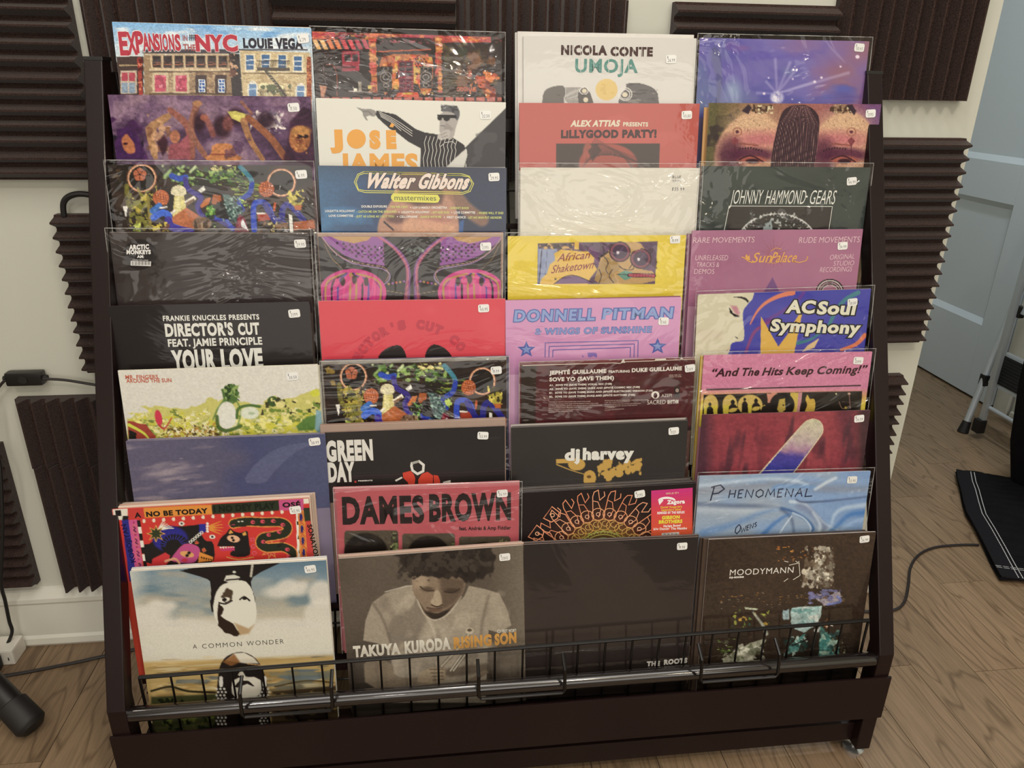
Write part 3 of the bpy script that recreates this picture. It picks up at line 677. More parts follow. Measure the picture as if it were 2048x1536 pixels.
# lettering meshes from Blender's built-in font
_fc = bpy.data.curves.new('font', 'FONT'); _fc.resolution_u = 3; _fo = bpy.data.objects.new('font', _fc); COL.objects.link(_fo); _gc = {}
def glyphs(text, bold=0.0, sp=1.0):
    k = (text, bold, sp)
    if k not in _gc:
        _fc.body = text; _fc.offset = bold; _fc.space_character = sp
        dg = bpy.context.evaluated_depsgraph_get(); dg.update()
        me = bpy.data.meshes.new_from_object(_fo.evaluated_get(dg)); _gc[k] = ([(v.co.x, v.co.y) for v in me.vertices], [tuple(p.vertices) for p in me.polygons]); bpy.data.meshes.remove(me)
    return _gc[k]
_v, _ = glyphs('H'); CAP = max(p[1] for p in _v)
PEN = {
 '0': [[(.5, 1), (.1, .7), (.1, .3), (.5, 0), (.9, .3), (.9, .7), (.5, 1)]], '1': [[(.2, .8), (.4, 1), (.4, 0)]],
 '2': [[(.1, .8), (.4, 1), (.85, .8), (.7, .45), (.1, 0), (.95, 0)]], '3': [[(.1, .9), (.6, 1), (.85, .75), (.45, .52), (.9, .3), (.6, 0), (.1, .1)]],
 '4': [[(.3, 1), (.05, .4), (.9, .4)], [(.7, .7), (.65, 0)]], '5': [[(.9, 1), (.25, 1), (.15, .55), (.7, .6), (.9, .3), (.6, 0), (.1, .1)]],
 '6': [[(.8, 1), (.25, .6), (.15, .25), (.5, 0), (.85, .25), (.5, .5), (.2, .3)]], '7': [[(.05, 1), (.9, 1), (.4, 0)]],
 '8': [[(.5, .52), (.15, .78), (.5, 1), (.85, .78), (.5, .52), (.1, .22), (.5, 0), (.9, .22), (.5, .52)]], '9': [[(.85, .7), (.45, .5), (.15, .75), (.5, 1), (.85, .75), (.75, .3), (.6, 0)]],
 '$': [[(.9, .8), (.5, .95), (.15, .75), (.85, .3), (.5, .08), (.1, .2)], [(.5, 1.15), (.5, -.1)]], '.': [[(.1, .08), (.25, .0)]],
 'P': [[(.25, 1), (.05, -.1)], [(.0, .9), (.7, 1.05), (1.0, .75), (.6, .45), (.15, .4)]], 'H': [[(.15, 1), (.05, 0)], [(.9, 1), (.8, 0)], [(.1, .5), (.85, .52)]],
 'E': [[(.9, 1), (.15, .95), (.05, 0), (.8, .03)], [(.1, .5), (.7, .53)]], 'N': [[(.05, 0), (.15, 1), (.8, 0), (.95, 1)]], 'O': [[(.55, 1), (.1, .7), (.08, .25), (.45, 0), (.9, .25), (.92, .7), (.55, 1)]],
 'M': [[(.0, 0), (.2, 1), (.5, .3), (.85, 1), (.95, 0)]], 'A': [[(.0, 0), (.55, 1), (.9, 0)], [(.2, .4), (.8, .42)]], 'L': [[(.2, 1), (.05, 0), (.95, .05)]],
 'W': [[(.05, 1), (.25, 0), (.5, .7), (.75, 0), (1.0, 1)]], 'S': [[(.85, .85), (.5, 1), (.2, .75), (.8, .3), (.5, 0), (.1, .12)]],
 'B': [[(.1, 0), (.15, 1), (.7, .9), (.6, .55), (.15, .5), (.8, .35), (.7, .05), (.1, 0)]], 'U': [[(.1, 1), (.1, .2), (.5, 0), (.85, .2), (.9, 1)]], 'V': [[(.05, 1), (.45, 0), (.9, 1)]], 'I': [[(.3, 1), (.25, 0)]], 'Y': [[(.05, 1), (.45, .5), (.9, 1)], [(.45, .5), (.4, 0)]], 'D': [[(.15, 1), (.1, 0), (.7, .1), (.9, .5), (.6, .95), (.15, 1)]],
}

# ------------------------------------------------------------------ record sleeves
JACK = {}
for r_, c_, pose, quad in [
    (1, 1, [-0.3242, 1.3108, 0.9609, -0.0084, 0.3022], [198, 107, 1969, 164, 2010, 912, 289, 878]),
    (1, 2, [-0.019, 1.3093, 0.9505, -0.008, 0.3055], [108, 191, 1797, 244, 1793, 977, 150, 946]),
    (1, 3, [0.3224, 1.3131, 0.9621, 0.0067, 0.2968], [206, 231, 1748, 254, 1711, 946, 208, 940]),
    (1, 4, [0.6266, 1.3095, 0.9559, 0.002, 0.3052], [130, 249, 1637, 280, 1559, 973, 89, 961]),
    (2, 1, [-0.328, 1.2689, 0.8521, 0.0028, 0.308], [161, 754, 1964, 772, 2014, 1518, 263, 1521]),
    (2, 2, [-0.0166, 1.2696, 0.8507, -0.0097, 0.3065], [140, 784, 1831, 822, 1826, 1541, 180, 1524]),
    (2, 3, [0.3184, 1.2686, 0.8476, 0.0075, 0.3088], [169, 827, 1775, 834, 1737, 1538, 172, 1550]),
    (2, 4, [0.6434, 1.2676, 0.8488, 0.0043, 0.3109], [212, 828, 1742, 840, 1662, 1530, 169, 1536]),
    (3, 1, [-0.3324, 1.2289, 0.7492, -0.0021, 0.3096], [160, 128, 1971, 138, 2018, 869, 259, 881]),
    (3, 2, [-0.0173, 1.2312, 0.7522, -0.0093, 0.3047], [160, 138, 1838, 159, 1833, 857, 200, 856]),
    (3, 3, [0.3148, 1.2299, 0.7489, 0.0003, 0.3074], [181, 155, 1777, 160, 1734, 845, 179, 859]),
    (3, 4, [0.623, 1.2311, 0.7539, -0.0047, 0.3049], [192, 142, 1690, 155, 1609, 817, 146, 822]),
    (4, 1, [-0.3411, 1.1924, 0.6546, -0.0134, 0.3036], [173, 735, 1945, 747, 1984, 1446, 261, 1455]),
    (4, 2, [-0.0251, 1.1956, 0.6532, -0.009, 0.2967], [162, 771, 1788, 774, 1784, 1436, 200, 1451]),
    (4, 3, [0.2893, 1.1916, 0.6449, -0.0014, 0.3054], [68, 765, 1654, 756, 1614, 1421, 68, 1448]),
    (4, 4, [0.6069, 1.1904, 0.6502, 0.0023, 0.308], [106, 716, 1625, 703, 1548, 1358, 67, 1389]),
    (5, 1, [-0.34, 1.1512, 0.5467, 0.0051, 0.3078], [152, 178, 1869, 141, 1919, 804, 251, 859]),
    (5, 2, [-0.0226, 1.1534, 0.552, -0.0029, 0.303], [163, 142, 1826, 120, 1825, 782, 207, 822]),
    (5, 3, [0.282, 1.154, 0.5494, 0.0027, 0.302], [135, 137, 1702, 107, 1666, 750, 139, 796]),
    (5, 4, [0.6203, 1.1489, 0.5474, 0.0171, 0.3125], [155, 128, 1695, 75, 1625, 727, 123, 794]),
    (6, 1, [-0.3282, 1.1127, 0.4552, 0.0055, 0.306], [240, 727, 1943, 674, 1991, 1319, 336, 1388]),
    (6, 2, [-0.0202, 1.1166, 0.4613, 0.0004, 0.2981], [203, 710, 1835, 667, 1837, 1305, 247, 1363]),
    (6, 3, [0.3045, 1.1155, 0.4503, 0.0019, 0.3002], [276, 712, 1824, 668, 1785, 1291, 275, 1350]),
    (6, 4, [0.6192, 1.1129, 0.4541, -0.0043, 0.3056], [210, 668, 1707, 636, 1626, 1257, 165, 1305]),
    (7, 1, [-0.3217, 1.0731, 0.3498, 0.0016, 0.3066], [222, 178, 1921, 115, 1965, 743, 313, 822]),
    (7, 2, [-0.0229, 1.0796, 0.3636, 0.001, 0.2934], [87, 152, 1689, 93, 1691, 705, 130, 778]),
    (7, 3, [0.2873, 1.0747, 0.3524, 0.0063, 0.3036], [97, 155, 1669, 89, 1634, 707, 101, 787]),
    (7, 4, [0.612, 1.0741, 0.3607, -0.0073, 0.3049], [196, 129, 1690, 88, 1608, 696, 149, 752]),
    (8, 1, [-0.3458, 1.0362, 0.2565, 0.0113, 0.302], [104, 759, 1781, 666, 1834, 1270, 204, 1376]),
    (8, 2, [-0.0081, 1.0382, 0.2695, -0.0085, 0.2983], [186, 682, 1813, 622, 1806, 1231, 220, 1305]),
    (8, 3, [0.3007, 1.0356, 0.2516, 0.0109, 0.3033], [177, 733, 1741, 646, 1707, 1248, 182, 1348]),
    (8, 4, [0.6031, 1.032, 0.2587, -0.0159, 0.3103], [171, 673, 1693, 629, 1604, 1235, 118, 1295]),
    (9, 1, [-0.323, 0.9969, 0.1647, 0.0049, 0.3023], [241, 178, 1591, 100, 1675, 1194, 411, 1297]),
    (9, 2, [0.0034, 0.9973, 0.1709, 0.0224, 0.3015], [120, 153, 1336, 63, 1357, 1086, 215, 1196]),
    (9, 3, [0.2957, 0.998, 0.1747, -0.0104, 0.3003], [58, 130, 1248, 78, 1164, 1113, 41, 1189]),
    (9, 4, [0.6176, 0.9958, 0.1621, -0.0087, 0.3045], [145, 118, 1179, 70, 1044, 997, 66, 1066]),
]: JACK[r_, c_] = (pose, quad)
TILT = 0.1297; TH = .0034; STEP = .0044
def jacket_mesh(W, th=TH):
    bm = bmesh.new(); bmesh.ops.create_cube(bm, size=1)
    for v in bm.verts: v.co = Vector((v.co.x * W, v.co.y * th, (v.co.z + .5) * W))
    bmesh.ops.bevel(bm, geom=bm.edges[:], offset=.0006, segments=1, affect='EDGES')
    me = bpy.data.meshes.new('record_sleeve'); bm.to_mesh(me); bm.free(); me.materials.append(M['board']); return me
BACKJ = jacket_mesh(.3030)
def film_mesh(W, up=.007, side=.005):
    n = 16; vs = []; fs = []
    for j in range(n + 1):
        for i in range(n + 1):
            x = (i / n - .5) * (W + 2 * side); z = -.002 + (j / n) * (W + up + .002); vs.append((x, 0, z))
    fs = [(j * (n + 1) + i, j * (n + 1) + i + 1, (j + 1) * (n + 1) + i + 1, (j + 1) * (n + 1) + i) for j in range(n) for i in range(n)]
    # welded seams: slim ribs along the top and both sides
    mb = MB().add(vs, fs); me = bpy.data.meshes.new('plastic_sleeve'); me.from_pydata(mb.v, [], mb.f); me.materials.append(M['film']); me.update(); return me
def seam_mesh(W, up=.007, side=.005):
    mb = MB(); a = W / 2 + side; t = W + up
    mb.box(-a, a, -.0004, .0004, t - .0009, t).box(-a, -a + .0008, -.0004, .0004, 0, t - .0014).box(a - .0008, a, -.0004, .0004, 0, t - .0014)
    return mb
def pose_mat(x, y, z, roll):
    st, ct = math.sin(TILT), math.cos(TILT); cr, sr = math.cos(roll), math.sin(roll)
    up = Vector((0, st, ct)); X = Vector((1, 0, 0)); ex = X * cr + up * sr; ez = -X * sr + up * cr; ey = ez.cross(ex)
    return Matrix(((ex.x, ey.x, ez.x, x), (ex.y, ey.y, ez.y, y), (ex.z, ey.z, ez.z, z), (0, 0, 0, 1)))
ROWN = ['top', 'second', 'third', 'fourth', 'fifth', 'sixth', 'seventh', 'eighth', 'lowest']
COLN = ['left', 'second', 'third', 'right']
NBR = random.Random(11)
def record(r, c, label, art, base='#cccccc', finish='gloss', board='#d8d4cc', film=False, sticker=None, price='', n=0, back=None, bl='', dx=0.0, res=240, shift=0.0, pick=None):
    (x, y, z, roll, W), quad = JACK[r, c]
    me = jacket_mesh(W); o = bpy.data.objects.new('record_sleeve', me); COL.objects.link(o); o.matrix_world = pose_mat(x, y, z, roll); o.color = (*srgb(board), 1)
    tag(o, label, 'record')
    A = Art(quad, .42 if r < 9 else 1.0, W, base, res); art(A)
    if sticker:
        sx, sy = sticker[:2]; ang = math.radians(sticker[2] if len(sticker) > 2 else 2); k = {1: 1.0}.get(1); u, v = A.inv(sx, sy)
        sw, sh = .0182, .0132
        mb = MB(); pts = []
        for cx_, cy_, a0 in ((sw / 2 - .003, sh / 2 - .003, 0), (-sw / 2 + .003, sh / 2 - .003, 90), (-sw / 2 + .003, -sh / 2 + .003, 180), (sw / 2 - .003, -sh / 2 + .003, 270)):
            for q in range(5): a = math.radians(a0 + q * 22.5); pts.append((cx_ + .003 * math.cos(a), cy_ + .003 * math.sin(a)))
        ca, sa = math.cos(ang), math.sin(ang); pts = [(a * ca - b * sa, a * sa + b * ca) for a, b in pts]
        m = len(pts); mb.add([(a, -.0001, b) for a, b in pts] + [(a, .0001, b) for a, b in pts], [tuple(range(m)), tuple(range(m, 2 * m))[::-1]] + [(i, m + i, m + (i + 1) % m, (i + 1) % m) for i in range(m)])
        so = mb.obj('price_sticker', M['sticker'], o); so.location = ((u - .5) * W, -TH / 2 - .0010, (1 - v) * W)
        # pen strokes of the price
        class _P: pass
        S = MB(); 
        def stroke(P, w=.00042):
            for i in range(len(P) - 1):
                a, b = Vector(P[i]), Vector(P[i + 1]); d = (b - a); 
                if d.length < 1e-6: continue
                n_ = Vector((-d.y, d.x)).normalized() * w / 2; e = d.normalized() * w * .4
                S.add([((a - e + n_).x, 0, (a - e + n_).y), ((b + e + n_).x, 0, (b + e + n_).y), ((b + e - n_).x, 0, (b + e - n_).y), ((a - e - n_).x, 0, (a - e - n_).y)], [(0, 1, 2, 3)])
        cx0 = -.0068; 
        for st_ in PEN['$']: stroke([((cx0 + a * .0018) * ca - (.0014 + b * .0032) * sa, (cx0 + a * .0018) * sa + (.0014 + b * .0032) * ca) for a, b in st_])
        px_ = cx0 + .0012
        for ch in price:
            for st_ in PEN.get(ch, []): stroke([((px_ + a * .0021) * ca - (-.0040 + b * .0046) * sa, (px_ + a * .0021) * sa + (-.0040 + b * .0046) * ca) for a, b in st_])
            px_ += .0011 if ch in '.1' else .0030
        if S.v: so2 = S.obj('handwritten_price', M['pen'], so); so2.location = (0, -.00025, 0)
    A.build(o, M[finish], TH)
    if film:
        fo = bpy.data.objects.new('plastic_sleeve', film_mesh(W)); COL.objects.link(fo); fo.parent = o; fo.location = (NBR.uniform(-.001, .001), -TH / 2 - .0022, NBR.uniform(-.001, .001))
        seam_mesh(W).obj('welded_seam', M['seam'], fo)
    # the sleeves standing behind it in the same pocket
    back = back or board
    for i in range(1, n + 1):
        b = bpy.data.objects.new('record_sleeve', BACKJ); COL.objects.link(b)
        T_ = pose_mat(x, y, z, roll); off = T_.to_3x3() @ Vector((0, STEP * i, 0)); jx = NBR.uniform(-.003, .003) + shift * i; jz = NBR.uniform(-.001, .0022)
        b.matrix_world = pose_mat(x + off.x + jx, y + off.y, z + off.z + jz, roll + NBR.uniform(-.004, .004) * (1 if r < 9 else .5)); b.color = (*srgb(back[(i - 1) % len(back)] if isinstance(back, (list, tuple)) else back), 1)
        o_ = ['', 'first', 'second', 'third', 'fourth', 'fifth'][i] if n > 1 else 'single'
        tag(b, '%s sleeve edge behind the %s' % (o_, pick or label), 'record', 'sleeves behind the %s' % (pick or label))
    return o
M['pen'] = simple('ballpoint_ink', (60, 60, 72), .6)
M['seam'] = seam_mat()
# ------------------------------------------------------------------ the thirty-six front sleeves
def rc(x0, y0, x1, y1): return [x0, y0, x1, y0, x1, y1, x0, y1]
def townhouses(A):
    t = np.clip((A.Y - 110) / 300, 0, 1); A.c = A.ramp(t, (0, '#7fb4e4'), (.5, '#a9cbe8'), (1, '#cfdbe2'))
    A.blotch(180, 90, 2040, 420, ['#eef2f5', '#dfe8ef'], 260, .52, .8, 60, .15); A.blotch(180, 90, 2040, 300, ['#5c98d6'], 200, .62, .6, 50, .1)
    A.poly(rc(240, 415, 480, 960), '#4a3a38'); A.poly(rc(262, 490, 440, 500), '#b9a27a'); A.poly(rc(275, 540, 420, 745), '#c9b6a4')
    for x in (285, 350): A.poly(rc(x, 560, x + 55, 635), '#b44a5c'); A.poly(rc(x, 650, x + 55, 740), '#8fa3b8')
    A.line([440, 440, 470, 960], 34, '#a8413a'); A.blotch(425, 430, 475, 960, ['#e08a66', '#5a2020'], 30, .55)
    A.poly([480, 372, 1250, 385, 1290, 960, 490, 960], '#9d8468'); A.blotch(490, 380, 1290, 960, ['#b89c78', '#7d6450', '#c9b190'], 40, .55, .8, 22)
    A.poly(rc(470, 352, 1330, 388), '#4d4a52'); A.poly(rc(490, 392, 1245, 405), '#c9bca8')
    for i in range(7):
        x = 560 + i * 98; A.poly(rc(x, 410, x + 74, 512), '#3e3638'); A.line([x + 8, 490, x + 66, 484], 8, '#b06a4c'); A.line([x + 6, 465, x + 66, 470], 5, '#8d5a46'); A.line([x - 14, 400, x - 6, 545], 15, '#cdb594')
    A.poly(rc(530, 520, 1270, 545), '#d2bd9c'); A.poly(rc(530, 545, 1270, 556), '#5c4a3c')
    for x in (580, 765): A.poly(rc(x - 22, 560, x + 120, 740), '#cdbb9a'); A.poly(rc(x, 582, x + 100, 728), '#c4506a'); A.blotch(x, 582, x + 100, 728, ['#dc8796', '#a84058'], 34, .52)
    for x in (950, 1125):
        A.poly(rc(x - 10, 580, x + 92, 745), '#4a3b3c'); A.poly(rc(x + 20, 618, x + 78, 735), '#dfe6ea')
        for i in range(2):
            for j in range(4): A.poly(rc(x + 26 + i * 26, 624 + j * 28, x + 46 + i * 26, 644 + j * 28), '#2f5aa8', soft=2)
    A.poly(rc(530, 742, 1290, 756), '#5a4638')
    A.poly([1240, 392, 1330, 392, 1375, 960, 1285, 960], '#3c3638'); A.blotch(1240, 380, 1320, 600, ['#c9a284', '#6c4b43'], 34, .52)
    A.poly([1335, 362, 1955, 378, 1965, 960, 1375, 960], '#cbb891'); A.blotch(1340, 380, 1950, 960, ['#dccda8', '#b49d78'], 50, .55, .8, 18); A.poly(rc(1325, 348, 1940, 364), '#5d5d66')
    for x, y in ((1385, 405), (1525, 400), (1672, 405), (1812, 415)):
        A.poly(rc(x - 6, y - 12, x + 88, y + 150), '#e7dcc0'); A.poly(rc(x + 6, y, x + 74, y + 130), '#4a6f9c'); A.line([x + 8, y + 45, x + 72, y + 42], 8, '#e6edf2'); A.line([x + 8, y + 88, x + 72, y + 86], 6, '#dfe6ee')
    for x, y in ((1410, 660), (1836, 680)): A.ell(x + 40, y + 60, 50, 90, '#e4e0d2'); A.poly(rc(x + 8, y, x + 72, y + 300), '#6d8fb8'); A.line([x + 8, y + 45, x + 72, y + 45], 7, '#e6edf2')
    A.blotch(1490, 650, 1800, 770, ['#e9e3b8', '#6a705a'], 36, .52)
    A.poly(rc(1360, 560, 1930, 572), '#7a6850')
    A.poly(rc(1485, 450, 1780, 458), '#4a4440'); A.poly(rc(1485, 515, 1780, 545), '#5a5148')
    for i in range(22): A.line([1490 + i * 13.4, 455, 1490 + i * 13.4, 520], 3.5, '#4a4440')
    A.line([1570, 545, 1740, 760], 26, '#55504c'); 
    for i in range(10): A.line([1558 + i * 18, 560 + i * 22, 1592 + i * 18, 555 + i * 22], 4, '#b9ad90')
    for i in range(20): A.line([1520 + i * 14, 715, 1520 + i * 14, 770], 3.5, '#55504c')
    A.poly(rc(1930, 420, 1975, 960), '#a65b3c'); A.blotch(1930, 420, 1975, 960, ['#d08a5c', '#7d3c2c'], 22, .5, 1, 10)
    r = '#b93a4c'
    for x0, x1, y0, y1, ch in ((275, 352, 408, 215, 'E'), (342, 432, 402, 205, 'X'), (420, 492, 388, 200, 'P'), (480, 540, 372, 165, 'A'), (536, 590, 368, 158, 'N'), (588, 632, 366, 152, 'S'), (636, 650, 366, 150, 'I'), (656, 704, 366, 150, 'O'), (712, 760, 366, 148, 'N'), (766, 818, 366, 148, 'S')):
        for b, cc, l in ((.075, '#e9e3e3', 0), (.045, r, 1)): A.T(x0, y0, x1, y0, y1, ch, cc, b, layer=l, ref=.045)
    A.T(832, 278, 872, 278, 52, 'IN', '#b05a58', .02); A.T(836, 362, 945, 366, 58, 'THE', '#b05a58', .03)
    for i in range(4): A.vl([890 + i * 15, 218, 892 + i * 15, 275], 6, '#2e2c34', 1)
    A.vl([888, 232, 945, 232], 5, '#2e2c34', 1); A.vl([888, 250, 945, 250], 5, '#2e2c34', 1)
    for x0, x1, ch in ((948, 1078, 'N'), (1072, 1196, 'Y'), (1188, 1322, 'C')):
        for b, cc, l in ((.08, '#ead9d9', 0), (.055, r, 1)): A.T(x0, 372, x1, 374, 152, ch, cc, b, layer=l, ref=.055)
    A.T(1368, 342, 1632, 346, 92, 'LOUiE', '#34323e', .06); A.T(1655, 348, 1900, 350, 96, 'VEGA', '#34323e', .06)
    A.grain(.16, 10, 5)
record(1, 1, 'sleeve with painted townhouses under a pale blue sky and big red block letters', townhouses, board='#cfd8de', finish='gloss', sticker=(1898, 258, 8), price='6.79', n=1, back='#ddd8d0', pick='painted townhouses sleeve')

def crowd(A):
    A.c = A.ramp(A.noise(260, 180), (0, '#3c2a3e'), (.45, '#6d5470'), (.62, '#8b7388'), (1, '#b3949a'))
    A.blotch(150, 760, 2020, 1000, ['#7d6480', '#9c8296'], 150, .48, .7)
    A.blotch(1400, 880, 1760, 1100, ['#cfc3c6', '#8a7f90', '#e0d6d2'], 50, .55); A.ell(1560, 985, 90, 75, '#3e2838', .9, 50); A.blotch(160, 900, 480, 1300, ['#2c1a34', '#54305c'], 110, .5)
    A.poly([225, 1330, 250, 1060, 340, 1040, 430, 1120, 520, 1330], '#532d63', .9, 20); A.poly([280, 1150, 330, 1095, 362, 1140, 400, 1190, 410, 1270, 350, 1285, 300, 1240], '#b87a58', 1, 10); A.ell(320, 1190, 22, 10, '#4a2434', 1, 6)
    A.poly([495, 1030, 700, 905, 740, 960, 560, 1075, 620, 1330, 560, 1330, 505, 1120], '#b08a68', 1, 10); A.blotch(480, 900, 740, 1320, ['#d2a883', '#8a6450'], 60, .55, .8)
    A.line([715, 890, 880, 1050, 900, 1300], 50, '#a06c62', 1, 10, 80); A.line([950, 850, 905, 1080, 1030, 1300], 62, '#9a6e60', 1, 8, 48); A.ell(958, 832, 44, 26, '#b08566', 1, 6)
    A.ell(760, 1130, 45, 60, '#b27b62', 1, 8); A.poly([700, 1330, 710, 1200, 800, 1180, 880, 1100, 900, 1330], '#a4636c', 1, 14)
    A.poly([600, 1180, 660, 1110, 700, 1170, 690, 1250, 650, 1300], '#4a2c3c', .9, 20)
    for x, y, w, h in ((1180, 1040, 130, 160), (980, 1000, 90, 140), (1300, 950, 120, 120)): A.ell(x, y, w * .62, h * .62, '#3c2230', .85, 40)
    A.ell(1230, 1010, 48, 70, '#8e5c58', .8, 25); A.ell(1020, 960, 36, 30, '#a06654', .9, 14); A.line([1050, 990, 1100, 1110], 50, '#9a6258', .8, 16)
    A.poly([1225, 905, 1300, 900, 1400, 930, 1425, 975, 1340, 1000, 1265, 965], '#c9c070', 1, 8); A.line([1370, 990, 1430, 1160, 1540, 1330], 62, '#a9805f', 1, 8, 40)
    A.line([1410, 960, 1600, 1130, 1750, 1330], 60, '#97664e', 1, 8, 66); A.line([1350, 820, 1440, 920], 26, '#a87862', .8, 10)
    A.poly([1092, 1190, 1270, 1188, 1300, 1290, 1360, 1310, 1330, 1345, 1050, 1345, 1020, 1310, 1080, 1290], '#c68a5e', 1, 6); A.line([1090, 1285, 1300, 1285], 16, '#9c5e4c')
    A.poly([1780, 1000, 1900, 860, 2010, 900, 2040, 1400, 1700, 1400, 1760, 1200], '#4a2d44', .85, 24); A.ell(1870, 1150, 95, 120, '#a8724e', 1, 10); A.ell(1880, 1080, 90, 50, '#c0925a', .8, 20)
    A.ell(1865, 1130, 30, 18, '#31202a'); A.ell(1920, 1125, 26, 18, '#31202a'); A.blotch(1780, 1030, 1960, 1300, ['#7d4a3c', '#d4a060'], 30, .6, .7)
    for i in range(12): A.line([1880 + i * 12, 800 + i * 6, 1860 + i * 14, 1010], 4, '#2a1c2c', .6)
    A.blotch(1180, 1110, 1560, 1330, ['#7c6480', '#5c4260'], 90, .5, .6)
    A.grain(.16, 30, 9); A.c = np.clip((A.c - .5) * 1.12 + .44, 0, 1)
record(2, 1, 'violet and ochre painting of a dancing crowd with raised arms and a straw hat', crowd, board='#8a6f72', finish='matte', sticker=(1815, 868, 4), price='17.50', n=0)

def jungle(A, dx=0, dy=0, kx=1.0, ky=1.0):
    X = lambda x: x * kx + dx; Y = lambda y: y * ky + dy
    def P(L): return [v for i in range(0, len(L), 2) for v in (X(L[i]), Y(L[i + 1]))]
    A.c = A.ramp(A.noise(140, 90), (0, '#17110f'), (.5, '#2c1d18'), (.75, '#3c2a1e'), (1, '#4a3826'))
    def bl(x0, y0, x1, y1, c, s, t=.5, sy=None): A.blotch(X(x0), Y(y0), X(x1), Y(y1), c, s, t, 1, sy)
    bl(640, 130, 1420, 330, ['#2f4a22', '#557a34', '#1c2c18', '#8aa65a'], 42, .56, 30); bl(1250, 250, 1560, 440, ['#4c6a2c', '#88963c', '#1a1410'], 60, .56, 14)
    bl(170, 150, 300, 330, ['#8a7434', '#51401e'], 50, .6); bl(1080, 120, 1330, 190, ['#a5a25a', '#d8cf90'], 40, .55, 12)
    for i in range(30):
        x = 650 + (i * 73) % 300; y = 140 + (i * 37) % 140; A.ell(X(x), Y(y), 11, 14, '#8fae6e' if i % 2 else '#c3d3a0', .8, 6)
    def ringo(cx, cy, r): A.ell(X(cx), Y(cy), (r + 14) * kx, (r + 10) * ky, '#7c5038'); A.ell(X(cx), Y(cy), (r + 6) * kx, (r + 3) * ky, '#d8a888'); A.ell(X(cx), Y(cy), r * .93 * kx, r * .92 * ky, '#1d1412')
    ringo(465, 250, 120); ringo(1705, 290, 118)
    for a in range(5): A.ell(X(447 + 34 * math.cos(a * 1.256 - 1.57)), Y(218 + 34 * math.sin(a * 1.256 - 1.57)), 30 * kx, 26 * ky, '#b06648', 1, 5, a * 72)
    for a in range(5): A.line(P([447, 218, 447 + 42 * math.cos(a * 1.256 - .9), 218 + 42 * math.sin(a * 1.256 - .9)]), 5, '#2a1614')
    A.line(P([330, 320, 350, 480, 440, 560, 430, 730]), 44, '#6f6a2c', .95, 10); A.line(P([430, 340, 480, 450, 560, 600]), 22, '#8d8440', .95, 8); bl(320, 310, 600, 740, ['#b3a446', '#2b2a18', '#7e7c36'], 34, .54)
    A.line(P([520, 420, 540, 700]), 30, '#8c8040', .9, 8)
    A.line(P([730, 230, 800, 255, 855, 240]), 50, '#2c4fb4', 1, 5); A.line(P([850, 260, 880, 350, 990, 420, 960, 500, 1010, 590, 1130, 610, 1280, 700]), 46, '#3b2f86', 1, 5)
    A.line(P([1130, 600, 1220, 630, 1270, 700]), 34, '#2f49ae', 1, 5)
    A.line(P([1340, 150, 1440, 270, 1420, 380, 1330, 440]), 42, '#3d7c90', 1, 5); A.line(P([1445, 300, 1420, 390, 1330, 450, 1360, 530]), 44, '#2a43a4', 1, 5)
    A.ell(X(635), Y(425), 72 * kx, 70 * ky, '#b4623a'); A.ell(X(1572), Y(348), 70 * kx, 70 * ky, '#a85a34')
    for cx, cy in ((635, 425), (1572, 348)):
        for k in range(-2, 3): A.line(P([cx - 50, cy + k * 22 - 10, cx + 50, cy + k * 22 + 10]), 4, '#d78c5a'); A.line(P([cx + k * 22 - 10, cy - 50, cx + k * 22 + 10, cy + 50]), 4, '#7c3c26')
    # column
    A.poly(P([735, 640, 755, 400, 840, 400, 880, 640]), '#c9bf78'); A.poly(P([718, 385, 735, 330, 790, 308, 850, 330, 866, 385, 830, 410, 750, 405]), '#d6cfae'); A.poly(P([760, 420, 800, 410, 820, 640, 765, 640]), '#e2dba2', .8, 12)
    A.poly(P([860, 510, 1000, 600, 930, 700, 720, 680, 730, 600]), '#b4683e', .95, 4); A.poly(P([840, 460, 930, 405, 950, 435, 860, 500]), '#e7e2d2'); A.poly(P([850, 470, 930, 430, 935, 445, 860, 500]), '#7a5a3c'); A.poly(P([965, 360, 1030, 305, 1125, 305, 990, 380]), '#d9d9d2'); A.poly(P([720, 555, 760, 525, 770, 540, 730, 580]), '#ddd8cc')
    A.poly(P([1010, 300, 1150, 310, 1230, 420, 1130, 380, 1040, 380]), '#2a2022'); A.poly(P([980, 505, 1030, 430, 1080, 420, 1060, 480, 1000, 515]), '#c1743e'); A.poly(P([1085, 470, 1100, 395, 1170, 400, 1170, 450, 1110, 490]), '#a45e34'); A.ell(X(1215), Y(430), 26, 34, '#a8562e')
    A.poly(P([1180, 390, 1250, 400, 1360, 540, 1300, 650, 1230, 580]), '#4e6a68'); bl(1180, 390, 1370, 650, ['#8faaa0', '#2c4244'], 16, .52); A.poly(P([1130, 460, 1190, 470, 1240, 620, 1130, 600]), '#1c1618')
    bl(1020, 480, 1130, 700, ['#4f8a34', '#9ec25c', '#1d2c14'], 34, .54); bl(1330, 430, 1430, 540, ['#6f9a3c', '#b8cf6a'], 26, .55)
    A.line(P([570, 600, 640, 560, 700, 580, 720, 670, 860, 720]), 60, '#3f6ad0', 1, 5); A.line(P([700, 620, 740, 690, 900, 725]), 62, '#3c2c98', 1, 5); A.line(P([560, 540, 620, 495]), 52, '#3f74c0', 1, 6); A.poly(P([625, 505, 690, 500, 690, 516, 620, 520]), '#d8d8d8')
    bl(540, 640, 720, 740, ['#9a8a34', '#c9b84c', '#6c3c24'], 30, .52); A.ell(X(1000), Y(655), 85 * kx, 62 * ky, '#7d6450'); bl(915, 600, 1090, 720, ['#a48a6c', '#4c3a2c'], 30, .52, 60)
